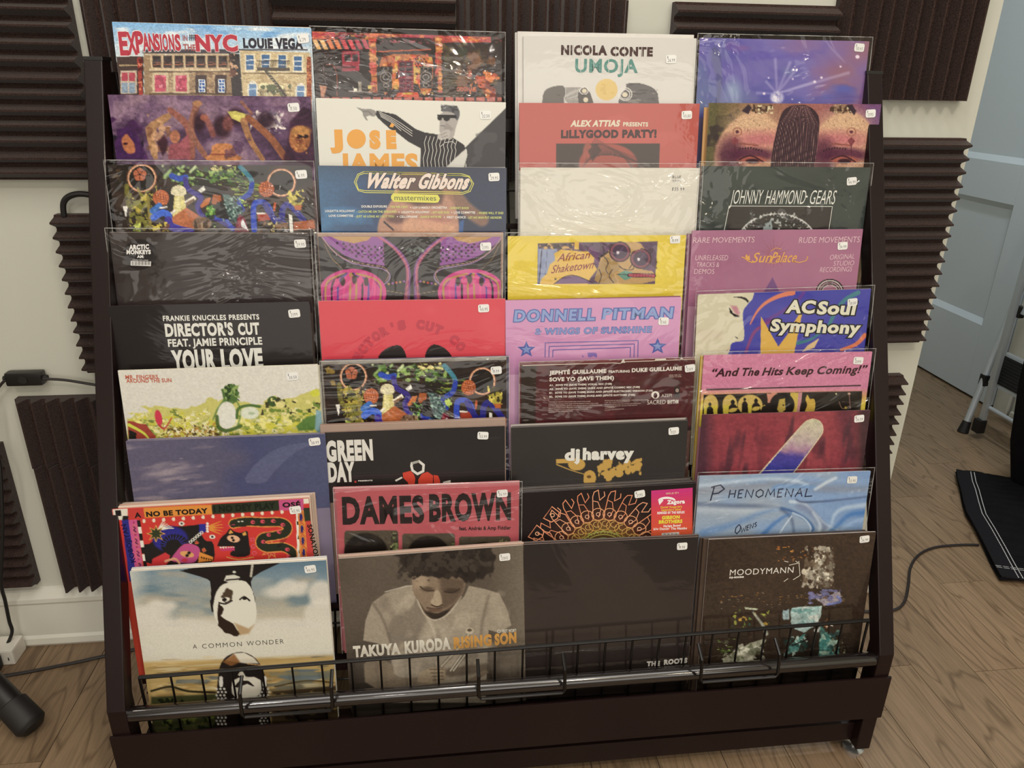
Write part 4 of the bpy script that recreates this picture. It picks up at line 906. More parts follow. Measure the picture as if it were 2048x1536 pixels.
    A.poly(P([1290, 730, 1310, 620, 1330, 570, 1380, 600, 1420, 730]), '#702038', 1, 5); A.poly(P([1345, 640, 1365, 615, 1415, 720, 1350, 680]), '#dcdde2'); A.ell(X(1335), Y(640), 14, 40, '#96283c')
    A.line(P([1465, 710, 1460, 500, 1520, 460, 1590, 500, 1640, 620, 1740, 660]), 50, '#2c4cb8', 1, 5, 46); A.line(P([1560, 480, 1620, 590, 1700, 640, 1720, 520, 1780, 490, 1900, 620]), 54, '#2b2c84', 1, 5)
    A.poly(P([1490, 570, 1580, 565, 1610, 620, 1500, 635]), '#a0402c'); A.poly(P([1485, 555, 1570, 560, 1560, 572, 1490, 572]), '#dedad2')
    A.poly(P([1755, 420, 1860, 380, 1900, 430, 1880, 500, 1810, 500]), '#a59a3c'); bl(1750, 330, 1910, 500, ['#d0c25a', '#3c3418'], 30, .5); A.poly(P([1815, 495, 1890, 490, 1880, 535, 1830, 535]), '#b4642e')
    A.poly(P([1770, 570, 1800, 580, 1812, 735, 1782, 735]), '#e0dfd8'); A.poly(P([1810, 640, 2000, 620, 2010, 700, 1815, 715]), '#a45a30'); bl(1500, 630, 1780, 735, ['#c9bb7c', '#2c1d14', '#7c5a3c'], 40, .54); A.poly(P([1640, 460, 1660, 470, 1650, 540, 1632, 545]), '#c05e30')
    A.poly(P([295, 500, 338, 498, 325, 610]), '#e3e0da'); bl(380, 640, 460, 735, ['#86a03c', '#c6cf6a'], 26, .52)
    A.grain(.15, 16, 8); A.c = np.clip((A.c - .5) * 1.1 + .5, 0, 1)
record(3, 1, 'ribbon, cookie and pale column collage, third row, under the dancing crowd painting', lambda A: jungle(A), board='#3a2a24', finish='gloss', film=True, sticker=(1882, 217, 4), price='16.99', n=1, back='#9a8f88', pick='third-row ribbon collage sleeve')
record(6, 2, 'ribbon, cookie and pale column collage, sixth row, under the coral red sleeve', lambda A: jungle(A, 45, 567, .925, .985), board='#2c2422', finish='gloss', film=True, sticker=(1745, 755, 3), price='19.99', n=2, back=['#8d8880', '#4c4a60'], pick='sixth-row ribbon collage sleeve')

def street(A):
    A.c[:] = np.array(A.col('#2f2424')); A.blotch(90, 180, 1800, 1000, ['#3c2a2c', '#241a1c'], 160, .5, .8)
    A.poly(rc(100, 183, 310, 262), '#c9624a'); A.poly(rc(310, 196, 595, 258), '#3c3230'); A.poly(rc(595, 185, 840, 240), '#d06a44'); A.poly(rc(840, 205, 1200, 245), '#a8384c'); A.poly(rc(1200, 195, 1700, 290), '#b84a44'); A.blotch(90, 183, 1800, 290, ['#e0924a', '#b82c4c', '#7c2c24'], 70, .58, .8, 20)
    for i in range(9):
        x = 130 + i * 62; c = ['#e0b070', '#d87a4a', '#c94a54', '#b84a5c'][min(3, i // 2)]; A.poly([x - 20, 265, x + 20, 265, x + 60, 350, x + 22, 350], c)
    for x0, x1 in ((610, 675), (1200, 1250)):
        A.poly([x0, 240, x1, 240, x1 + 15, 735, x0 + 35, 735], '#b8703c'); A.blotch(x0, 240, x1 + 20, 740, ['#e0a05c', '#8c3c2c', '#c9504c'], 50, .54, .9, 30)
        for k in range(8): A.line([x0 + 4, 285 + k * 52, x1 + 10, 283 + k * 52], 4, '#4c241c')
    A.poly([690, 250, 1165, 250, 1165, 365, 860, 380, 690, 330], '#31282a'); A.line([700, 372, 1160, 352], 9, '#c95a34')
    A.poly([735, 395, 1170, 395, 1190, 500, 1170, 760, 1060, 740, 1040, 450, 860, 450, 850, 760, 700, 520], '#b4622c'); A.blotch(720, 395, 1200, 760, ['#e0903c', '#7c2c1c', '#d0503c', '#c9a24c'], 50, .55)
    for i in range(16): A.poly(rc(1020 + (i % 4) * 26 + (i // 4 % 2) * 13, 430 + (i // 4) * 22, 1033 + (i % 4) * 26 + (i // 4 % 2) * 13, 446 + (i // 4) * 22), '#2a1a1a')
    A.poly([865, 450, 1010, 455, 1010, 745, 885, 735], '#8c2c3c'); 
    for j in range(6):
        for i in range(2): A.poly(rc(885 + i * 58, 466 + j * 45 + (10 if j > 2 else 0), 936 + i * 58, 503 + j * 45 + (10 if j > 2 else 0)), '#3a2630' if j < 3 else '#5a2438', soft=2); 
    for x in (715, 1070): 
        A.poly(rc(x, 505, x + 105, 700), '#231c1e'); A.ell(x + 50, 600, 50, 48, '#8a7c74', 1, 3, 0, 9); A.ell(x + 50, 600, 26, 24, '#a0948c', 1, 3, 0, 6); A.ell(x + 50, 525, 22, 14, '#8a8078', 1, 3, 0, 5); A.ell(x + 52, 672, 24, 14, '#a0948c', 1, 3, 0, 5)
    A.poly([870, 735, 1050, 735, 1060, 775, 850, 775], '#c94c34'); A.ell(960, 745, 50, 10, '#c9a83c')
    A.poly(rc(375, 368, 530, 545), '#9c2c40'); A.poly(rc(395, 395, 450, 460), '#32262c'); A.poly(rc(465, 395, 515, 460), '#32262c'); A.poly(rc(300, 500, 500, 520), '#5c2c34')
    A.line([240, 485, 300, 500, 330, 600, 330, 760], 6, '#a8563c', .8); A.line([205, 460, 225, 650], 4, '#907878', .8); A.line([430, 720, 640, 735], 7, '#c9c0b8', .9); A.poly([175, 670, 240, 680, 215, 775, 190, 775], '#c08a70'); A.poly(rc(520, 640, 550, 725), '#b8b0a0', .8); A.poly(rc(480, 700, 510, 725), '#e0dcc8'); A.poly(rc(605, 670, 640, 705), '#c9b45c')
    A.blotch(1270, 300, 1490, 480, ['#3c4234', '#564c30'], 60, .5, .8); A.poly([1280, 420, 1430, 400, 1450, 780, 1270, 780], '#4c4430', .8, 12); A.blotch(1270, 300, 1780, 780, ['#5c4a2c', '#38281e', '#7c5034'], 90, .52, .8)
    A.blotch(1450, 540, 1790, 800, ['#c0502c', '#7c2818', '#e0803c'], 60, .57, .9)
    for i in range(18): A.poly(rc(190 + i * 92, 778, 262 + i * 92, 812), '#c0685c', .95)
    A.poly(rc(100, 812, 1800, 1000), '#6c3430'); A.T(1395, 725, 1570, 728, 40, 'ORIGINALS', '#c06048', .03)
    A.blotch(700, 262, 1160, 300, ['#b0505c'], 18, .6, .8)
    A.grain(.18, 16, 8)
record(1, 2, 'orange and black street scene with loudspeakers beside a door, in crinkled plastic', street, board='#b0603c', finish='gloss', film=True, n=1, back='#a85a3a', pick='orange street scene sleeve')

def pointing(A):
    A.c[:] = np.array(A.col('#dcdbd2'))
    A.poly([1835, 868, 1468, 1225, 1480, 1400, 1860, 1400], '#3f3d40', 1, 4); A.blotch(1500, 870, 1830, 1400, ['#565356'], 120, .5, .6)
    A.poly([680, 895, 850, 930, 1030, 1060, 1110, 1090, 1240, 1110, 1350, 1130, 1460, 1200, 1490, 1290, 1470, 1400, 1072, 1400, 1072, 1230, 960, 1170, 860, 1090, 800, 1060, 690, 960, 672, 930], '#2a2629')
    A.poly([1480, 1230, 1490, 1290, 1460, 1400, 1300, 1400, 1380, 1320], '#cfcdc6')
    A.poly([505, 865, 570, 885, 625, 880, 680, 900, 668, 955, 620, 940, 585, 950, 605, 980, 590, 985, 560, 940, 555, 905, 505, 872], '#8f8b88', 1, 4); A.line([560, 905, 610, 905, 640, 935], 8, '#6a6664', .8)
    A.poly([1250, 905, 1390, 905, 1410, 980, 1385, 1050, 1370, 1130, 1330, 1160, 1240, 1100, 1240, 1010], '#a7a29e', 1, 4); A.poly([1255, 880, 1280, 842, 1330, 850, 1380, 850, 1420, 890, 1420, 950, 1400, 990, 1375, 960, 1380, 925, 1330, 905, 1255, 905], '#5b5b60', 1, 5); A.blotch(1250, 840, 1420, 910, ['#8c8c92', '#3c3c40'], 26, .5)
    A.poly([1222, 930, 1385, 935, 1400, 960, 1300, 965, 1225, 955], '#1d1a1c'); A.ell(1243, 962, 20, 22, '#1d1a1c'); A.ell(1305, 965, 30, 24, '#1d1a1c'); A.line([1255, 1030, 1290, 1035], 8, '#6c6462'); A.poly([1300, 1000, 1370, 1060, 1330, 1090, 1280, 1060], '#8b8682', .7, 14)
    A.poly([1225, 1110, 1300, 1060, 1340, 1070, 1330, 1130, 1300, 1150, 1250, 1160, 1222, 1140], '#b5b0ac', 1, 4); A.line([1250, 1115, 1300, 1090], 5, '#76706c'); A.line([1260, 1135, 1310, 1120], 5, '#76706c')
    for k in range(4): A.vl([(700 + k * 6, 905 + k * 14), (800 + k * 6, 950 + k * 18), (900, 1010 + k * 22), (1000, 1080 + k * 22)][: 4 if k < 3 else 3], 5, '#cfccc6', 0)
    for k in range(9): x = 1110 + k * 34; A.vl([(x + 16, 1120 + k * 4), (x - 4, 1180 + k * 5), (x + 6, 1250), (x - 14, 1320 + (k % 3) * 18), (x - 6, 1400)], 5, '#cfccc6', 0)
    A.vl([(1250, 1215), (1290, 1180), (1360, 1170), (1380, 1195)], 5, '#cfccc6', 0)
    A.vp([795, 1040, 812, 1008, 842, 1016, 828, 1046], '#e3a040', 1)
    o = '#e2a03f'
    A.T(270, 1232, 385, 1232, 168, 'J', o, .085); A.vell(502, 1148, 84, 86, o, 1, 40); A.T(620, 1238, 720, 1238, 168, 'S', o, .08); A.T(770, 1238, 860, 1238, 168, 'E', o, .085); 
    A.T(352, 1462, 1055, 1462, 185, 'JAMES', o, .05)
record(2, 2, 'off-white sleeve with orange lettering and a man in sunglasses and striped shirt pointing left', pointing, board='#dedbd2', finish='gloss', sticker=(1650, 935, 2), price='32.50')

def stencil_heads(A):
    A.c[:] = np.array(A.col('#d3d1cc'))
    A.poly([370, 1100, 372, 780, 400, 710, 470, 680, 560, 672, 572, 700, 570, 1100], '#66625e'); A.poly([565, 690, 700, 690, 760, 690, 800, 740, 830, 830, 800, 1100, 570, 1100], '#c9c6c2')
    for k in range(13): A.line([572 + k * 13, 690, 580 + k * 14, 790, 620 + k * 16, 850, 650 + k * 16, 1000], 4.5, '#3c3836')
    A.poly([760, 690, 800, 740, 830, 830, 700, 850, 690, 760, 720, 700], '#4c4844', .9, 4); A.ell(745, 720, 36, 32, '#e9e7e2', 1, 3, 0, 6); A.ell(748, 722, 22, 20, '#d6cdb4'); A.ell(760, 800, 22, 22, '#d6cdb4')
    A.ell(945, 710, 98, 96, '#d9bd74', 1, 4); A.blotch(850, 615, 1045, 805, ['#c9a85c', '#e6cf8e'], 60, .55, .5)
    A.poly([1045, 830, 1075, 745, 1120, 700, 1120, 650, 1250, 652, 1360, 690, 1412, 760, 1410, 1100, 1100, 1100], '#5f5c5c'); A.blotch(1110, 700, 1400, 830, ['#8c8984', '#454244'], 120, .5, .8, 16)
    A.ell(1110, 750, 60, 56, '#dcdad4', 1, 3, 0, 8); A.ell(1108, 752, 44, 42, '#dcdad4', 1, 3, 0, 7); A.ell(1108, 755, 24, 22, '#d6cdb4')
    for a, b, x0, x1, y, h, tx, c in ((0, .06, 540, 950, 402, 88, 'NICOLA', '#4a3534'), (0, .06, 978, 1355, 412, 84, 'CONTE', '#4a3534'), (0, .03, 665, 1222, 558, 122, 'UMOJA', '#5c8f88')):
        A.T(x0, y, x1, y + 4, h, tx, c, b, sp=1.06)
    for x in (570, 640, 712, 790, 868, 1024, 1105, 1180, 1258): A.vl([x, 310, x + 3, 418], 4, '#d3d1cc', 2)
    for x in (712, 830, 962, 1070, 1140): A.vl([x, 430, x + 3, 566], 5, '#d3d1cc', 2)
record(1, 3, 'white sleeve with brown and teal stencil lettering, grey profile heads and yellow disc', stencil_heads, board='#d9d6d2', finish='wrap', sticker=(1518, 440, 2), price='26.99', n=2, back='#d2cfca', pick='white sleeve with two profile heads', shift=-.0045)

def disco(A):
    t = np.clip((A.X - 100) / 1550, 0, 1); n = A.noise(420, 300)
    A.c = A.ramp(np.clip(t * .75 + (n - .5) * .9 + .1, 0, 1), (0, '#5f6fa0'), (.3, '#5c53a6'), (.55, '#6a5fae'), (.8, '#7d5a94'), (1, '#8c5a72'))
    A.blotch(120, 600, 1640, 1300, ['#3a3c9c', '#4c56b4'], 330, .5, .7, 150, .2); A.blotch(350, 250, 1300, 480, ['#7a4f9a', '#5446a8'], 300, .52, .6, 90, .2)
    for x, y in ((800, 440), (930, 470), (1150, 640), (720, 640), (1450, 560), (960, 560), (640, 740)): A.line([815, 745, x, y], 5, '#c9c4e6', .55, 26, 18)
    A.ell(815, 780, 60, 55, '#b9b6dc', .9, 22); A.ell(800, 790, 30, 26, '#e6e4f4', .9, 10); A.blotch(760, 720, 870, 830, ['#ffffff', '#7a74b8'], 14, .55, .7)
    for x, y, r in ((1150, 640, 12), (1210, 603, 11), (1530, 418, 18), (1380, 505, 9), (700, 745, 12), (955, 615, 8), (740, 605, 7), (950, 795, 6)): A.ell(x, y, r, r * .9, '#efe2f4', .95, 8)
    A.poly([225, 360, 260, 320, 310, 360, 330, 640, 300, 900, 260, 900, 285, 640, 235, 470], '#4a4e80', .7, 20); A.ell(430, 720, 60, 100, '#a9c9d8', .5, 80)
record(1, 4, 'violet and blue sleeve with a glowing mirror ball, in glossy plastic', disco, board='#6a6488', finish='wrap', film=True, sticker=(1545, 336, -3), price='30.45', n=1, back='#4a4862', pick='mirror ball sleeve')

def redparty(A):
    A.c[:] = np.array(A.col('#b5544c')); A.blotch(150, 820, 1800, 1500, ['#bd5c54'], 300, .5, .6)
    A.poly([498, 1190, 1420, 1186, 1405, 1560, 500, 1560], '#40332f'); 
    A.ell(960, 1370, 260, 180, '#9c4a40', 1, 14); A.ell(780, 1270, 44, 90, '#9c5044', .9, 12)
    for k in range(34): A.line([735 + k * 3, 1400 - k * 8, 900 + k * 14, 1196 + k * 7, 1240 - k * 4, 1320 + k * 8], 3, '#4a2f2c', .7, 3)
    A.poly([860, 1190, 780, 1250, 820, 1350, 900, 1250], '#3c2c2a', .8, 12)
    A.T(622, 1040, 1058, 1038, 58, 'ALEX ATTIAS', '#d8cdb8', .055, .2); A.T(1092, 1036, 1315, 1038, 38, 'PRESENTS', '#d8cdb8', .045); A.T(540, 1142, 1390, 1138, 74, 'LiLLYGOOD PARTY!', '#3a1c1e', .06)
record(2, 3, 'brick red sleeve with cream and black lettering over a dark panel holding a halftone head', redparty, board='#a8504a', finish='wrap', sticker=(1658, 935, 2), price='45.00')

def twinheads(A):
    A.c = A.ramp(np.clip((A.X - 200) / 1550 + (A.noise(260) - .5) * .3, 0, 1), (0, '#5c5636'), (.25, '#8a6a50'), (.5, '#9a6058'), (.75, '#8a5468'), (1, '#6a4274'))
    A.blotch(180, 850, 500, 1500, ['#4a4030', '#2c2028'], 150, .5, .7); A.poly([1620, 850, 1760, 850, 1740, 1500, 1600, 1500, 1640, 1100], '#6c4a78', .8, 60)
    for cx, s in ((600, 1), (1420, -1)):
        A.poly([cx - 330, 1560, cx - 350, 1250, cx - 250, 1050, cx - 100, 930, cx + 20, 895, cx + 130, 930, cx + 230, 1020, cx + 280, 1300, cx + 250, 1560], '#c79a7c', .95, 26)
        A.ell(cx, 1010, 210, 110, '#cfae8a', .7, 120); A.ell(cx + 60 * s, 1150, 230, 70, '#b0546a', .6, 90); A.ell(cx - 200, 1300, 120, 160, '#4a2036', .8, 90)
        A.ell(cx - 20, 1290, 230, 62, '#4c1c38', .85, 40); A.ell(cx - 5, 1335, 120, 34, '#b0604c', .85, 20); A.ell(cx - 5, 1345, 60, 22, '#2a1020', .9, 8); A.line([cx - 120, 1330, cx - 20, 1298, cx + 90, 1350], 12, '#301020', 1, 6)
        A.ell(cx - 140 if s > 0 else cx + 55, 1085, 38, 36, '#9a6450', 1, 4, 0, 9); A.ell(cx - 140 if s > 0 else cx + 55, 1085, 16, 14, '#5a2c38'); xx = cx - 160 if s > 0 else cx + 55; A.poly([xx - 36, 1165, xx, 1130, xx + 34, 1165, xx, 1215], '#7c3c44'); A.line([xx, 1200, xx, 1300], 7, '#4a1c2c')
        for k in range(9): A.ell(cx - 115 + k * 24 if s > 0 else cx - 190 + k * 24, 1228 + abs(k - 4) * 4 + (4 - k) * (2 if s < 0 else -2), 7, 10, '#2c1420', 1, 3, 30)
        A.line([cx - 110, 1190, cx + 40, 1205], 16, '#8a4c44', .9)
        for k in range(7): A.ell(cx - 150 + k * 52, 990 + (k % 3) * 40, 5, 5, '#6a3c34', .9, 2)
    for x in (640, 1340): A.ell(x + 40, 880, 92, 42, '#8c7058', .95, 10); A.blotch(x - 60, 840, x + 140, 925, ['#d8c8a0', '#4c3428'], 22, .5)
    A.poly([500, 900, 560, 840, 590, 870, 560, 930], '#2a1c2c', .9, 8); A.poly([1430, 850, 1480, 840, 1520, 900, 1500, 940], '#2a1c2c', .9, 8)
    A.poly([940, 850, 1060, 842, 1140, 880, 1195, 960, 1185, 1120, 1120, 1560, 740, 1560, 770, 1250, 830, 980, 870, 890], '#37242c', 1, 5)
    for k in range(22):
        f = k / 21; A.line([960 + f * 130, 850 + f * 12, 850 + f * 330, 1000 + f * 20, 790 + f * 380, 1250, 750 + f * 360, 1540], 3.5, ['#8a6264', '#b08a84', '#6a4450'][k % 3], .8, 3)
    A.grain(.16, 10, 5)
record(2, 4, 'sepia and purple sleeve showing two mirrored foreheads with a braided plait between them', twinheads, board='#b08a60', finish='matte', sticker=(1645, 922, 3), price='31.95', n=2, back=['#c9a06c', '#c79c68'], pick='mirrored foreheads sleeve', shift=-.0032)

def mastermix(A):
    A.c = A.ramp(np.clip((A.X - 160) / 1680 + (A.noise(300) - .5) * .2, 0, 1), (0, '#31628c'), (.3, '#22406a'), (.6, '#1d2a48'), (1, '#202c4c'))
    A.mix(np.clip((300 - A.Y) / 300, 0, 1) * .7, '#1a2030'); A.blotch(160, 500, 700, 720, ['#3c78a8'], 300, .45, .7, 200, .2)
    A.poly([690, 900, 690, 640, 760, 540, 830, 420, 860, 250, 900, 200, 1200, 200, 1340, 300, 1420, 640, 1420, 900], '#b0826c', 1, 14); A.poly([860, 210, 1200, 205, 1290, 380, 1260, 480, 1040, 500, 880, 440], '#4a3430', .85, 40)
    A.ell(860, 610, 90, 44, '#5c3c3c', .9, 30); A.line([750, 640, 830, 710], 16, '#2a1c28', 1, 6); A.ell(1180, 640, 140, 50, '#a0605c', .7, 50); A.poly([890, 760, 930, 620, 1040, 600, 1380, 660, 1400, 900], '#cf9c7c', .8, 40); A.line([1300, 300, 1480, 520, 1620, 620], 120, '#8a6450', .9, 30); A.poly([1420, 640, 1460, 620, 1440, 900, 1400, 900], '#2c5a9a', .9, 10)
    y = '#d6d24e'
    for d in (0, 16): A.vl([(570, 192 + d), (1440, 212 + d), (1505, 232 + d * .5), (1545 - d, 300), (1515 - d, 368 - d * .4), (1450, 392 - d), (580, 378 - d), (520, 362 - d * .7), (484 + d, 285), (515 + d * .6, 215 + d * .6)], 6, y, 0, True)
    A.vp([(830, 388), (1225, 398), (1246, 430), (1232, 465), (1205, 470), (835, 460), (810, 430), (812, 405)], y, 0)
    A.T(842, 446, 1212, 450, 46, 'mastermixes', '#3c5030', .0)
    for b, c, l in ((.085, '#26201c', 1), (.05, '#e0cfc4', 2)):
        A.T(560, 340, 1000, 346, 140, 'Walter', c, b, .42, l, ref=.05); A.T(1035, 346, 1480, 352, 140, 'Gibbons', c, b, .42, l, ref=.05)
    w_, g_ = '#e4e2dc', '#c8d070'
    for x0, x1, yy, tx, c in ((548, 775, 512, 'DOUBLE EXPOSURE', w_), (790, 960, 516, '- TEN PER CENT', g_), (1005, 1310, 522, 'LUV U MADLY ORCHESTRA', w_), (1325, 1505, 526, '- ROCKET ROCK', g_),
                              (226, 490, 552, 'LOLEATTA HOLLOWAY', w_), (505, 860, 558, '- CATCH ME ON THE REBOUND', g_), (905, 1155, 562, 'LOLEATTA HOLLOWAY', w_), (1168, 1328, 565, '- HIT AND RUN', g_), (1370, 1560, 566, 'LOVE COMMITTEE', w_), (1575, 1810, 570, '- WHERE WILL IT END', g_),
                              (258, 475, 595, 'LOVE COMMITTEE', w_), (490, 838, 600, '- JUST AS LONG AS I GOT YOU', g_), (888, 1045, 603, 'CELLOPHANE', w_), (1060, 1258, 605, '- DANCE WITH ME', g_), (1308, 1475, 608, 'FIRST CHOICE', w_), (1485, 1795, 611, '- LET NO MAN PUT ASUNDER', g_)):
        A.T(x0, yy, x1, yy, 20, tx, c, .025)
    for x, yy in ((985, 512), (882, 552), (1350, 555), (868, 592), (1285, 598)): A.vell(x, yy, 5, 5, w_, 1, 10)
    A.grain(.08, 20, 6)
record(3, 2, 'navy blue sleeve with white script in a yellow outlined capsule above a closed-eyed face', mastermix, board='#2c3248', finish='wrap', sticker=(1726, 240, 3), price='29.95')

def plain_white(A):
    A.c[:] = np.array(A.col('#d6d3c8')); A.blotch(100, 100, 1800, 900, ['#dcd9ce'], 400, .5, .5)
    A.hand(1532, 250, 17, 22, 'BLUE', '#55555c', 3); A.hand(1532, 282, 15, 18, 'VINYL', '#55555c', 3); A.hand(1524, 362, 17, 28, '$35.99', '#55555c', 3, up=(.15, -1))
record(3, 3, 'blank off-white sleeve with small pen writing near its corner, in a crinkled plastic cover', plain_white, base='#d6d3c8', board='#d6d3c8', finish='matte', film=True, n=1, back='#d6d3c8', pick='blank off-white sleeve', shift=-.003)

def gears(A):
    A.c = A.ramp(A.noise(500, 400), (0, '#27302e'), (1, '#3a4441')); A.poly([432, 498, 1350, 500, 1310, 1000, 380, 1000], '#272122')
    A.ell(860, 830, 350, 262, '#d8d8d4', .95, 4, 0, 10); A.ell(860, 860, 300, 240, '#1c1718'); 
    for k in range(26):
        a = math.radians(200 + k * 5.4); A.line([860 + 330 * math.cos(a), 840 + 262 * math.sin(a), 860 + 350 * math.cos(a + .03), 840 + 285 * math.sin(a + .03)], 9, ['#c9cccb', '#6c7274', '#e2e4e2'][k % 3], .9)
    A.poly([735, 720, 740, 660, 790, 640, 810, 600, 820, 720], '#8c9a9c'); A.blotch(560, 540, 1120, 720, ['#b9bcba', '#1d1a1c'], 24, .62, .9)
    A.vl([(380, 760), (432, 498), (1350, 503), (1312, 760)], 5, '#d9dad4', 0)
    A.T(438, 478, 716, 478, 122, 'JOHNNY', '#dfe0da', -.005, .13); A.T(750, 480, 1100, 480, 122, 'HAMMOND', '#dfe0da', -.005, .13); A.vell(1122, 414, 9, 9, '#dfe0da', 1, 12); A.T(1140, 480, 1366, 482, 122, 'GEARS', '#dfe0da', -.005, .13)
record(3, 4, 'dark green sleeve with thin condensed white capitals above a framed black machine drawing', gears, base='#2c3432', board='#39403c', finish='wrap', film=True, sticker=(1521, 278, 6), price='44.99')

def blackplain(A):
    A.c = A.ramp(A.noise(600, 300), (0, '#2b2323'), (1, '#372c2b')); A.blotch(200, 760, 2000, 1400, ['#2e2626'], 200, .5, .4)
    A.vell(450, 928, 150, 136, '#180f10', 0, 48); A.T(352, 888, 530, 880, 44, 'ARCTIC', '#e6e4e2', .06, .1); A.T(330, 928, 546, 926, 40, 'MONKEYS', '#e6e4e2', .06, .1); A.T(424, 960, 480, 960, 26, 'AM', '#e6e4e2', .05); A.T(385, 980, 522, 984, 9, 'DOUBLE VINYL ALBUM', '#c9c7c5', .03)
    A.vp([368, 984, 548, 990, 546, 1032, 366, 1026], '#e4e2e0', 1)
    for k in range(24): x = 374 + k * 7.2; A.vl([x, 988, x, 1022], 1.5 + (k * 7 % 4), '#201618', 2)
record(4, 1, 'plain brown-black sleeve with a round black barcode sticker at its upper left', blackplain, base='#302726', board='#544844', finish='gloss', film=True, sticker=(1872, 832, 3), price='29.95', n=1, back='#6c625c', pick='black sleeve with the round sticker')

def loops(A):
    A.c[:] = np.array(A.col('#231c1d'))
    for s, cx in ((1, 0), (-1, 1996)):
        X = lambda x: cx + s * x if s < 0 else x
        def P(L): return [v for i in range(0, len(L), 2) for v in (X(L[i]), L[i + 1])]
        A.poly(P([185, 755, 740, 755, 752, 1030, 560, 1000, 400, 940, 260, 840]), '#8a4c98'); A.poly(P([240, 750, 660, 750, 600, 805, 480, 830, 340, 800]), '#b89058')
        for i in range(9):
            for j in range(9):
                x = 268 + i * 56; y = 812 + j * 24 + i * 6
                if x < 740 and y > 770 and y < 1010 - (740 - x) * .28 - (max(0, 430 - x) * .5): A.poly(P(rc(x + (j % 2) * 20, y, x + 19 + (j % 2) * 20, y + 20)), '#2a1630' if (i + j) % 3 else '#541c3c', soft=2)
        A.line(P([205, 780, 300, 900, 450, 1000, 640, 1040, 740, 1060, 800, 1110, 770, 1180, 640, 1240, 480, 1330]), 9, '#9c7cb0'); A.line(P([190, 770, 290, 890, 440, 985, 640, 1025, 750, 1045, 790, 1110, 760, 1170]), 5, '#b98c70')
        A.line(P([215, 830, 280, 960, 400, 1080, 560, 1190, 760, 1250, 1000, 1290]), 4, '#a08048')
        for k, c in enumerate(('#a05078', '#c46878', '#a45a94', '#7c4a90')): A.line(P([660 + k * 16, 755, 800 + k * 12, 850, 900 + k * 12, 960, 950 + k * 9, 1080, 930 + k * 14, 1330]), 9, c)
        A.ell(X(470), 1270, 300, 212, '#c83c88', 1, 4); A.ell(X(470), 1300, 262, 200, '#7a2c74', 1, 4, 0, 8)
        for k in range(10):
            x = 235 + k * 52; A.line(P([400 + k * 12, 1100, x + 6, 1180, x, 1400]), 17, ['#b08848', '#2c1a2c', '#5c3c98', '#d8448c', '#b08848'][k % 5])
        for k in range(7): A.ell(X(330 + k * 52), 1150 + abs(k - 3) * 10, 22, 40, '#3c2428' if k % 2 else '#d04486', 1, 4)
        for k in range(5): A.ell(X(790 + k * 34), 1192 - k * 6, 11, 9, ['#b08848', '#8c4ca0', '#c0503c'][k % 3], 1, 4)
    A.blotch(945, 860, 1110, 940, ['#7d9088', '#3c4644'], 24, .5)
record(4, 2, 'black sleeve with symmetrical magenta, violet and ochre looping lines and checks', loops, base='#231c1d', board='#8a6c60', finish='gloss', film=True, sticker=(1652, 858, 2), price='21.95', n=1, back='#a0806c', pick='magenta and ochre loops sleeve')

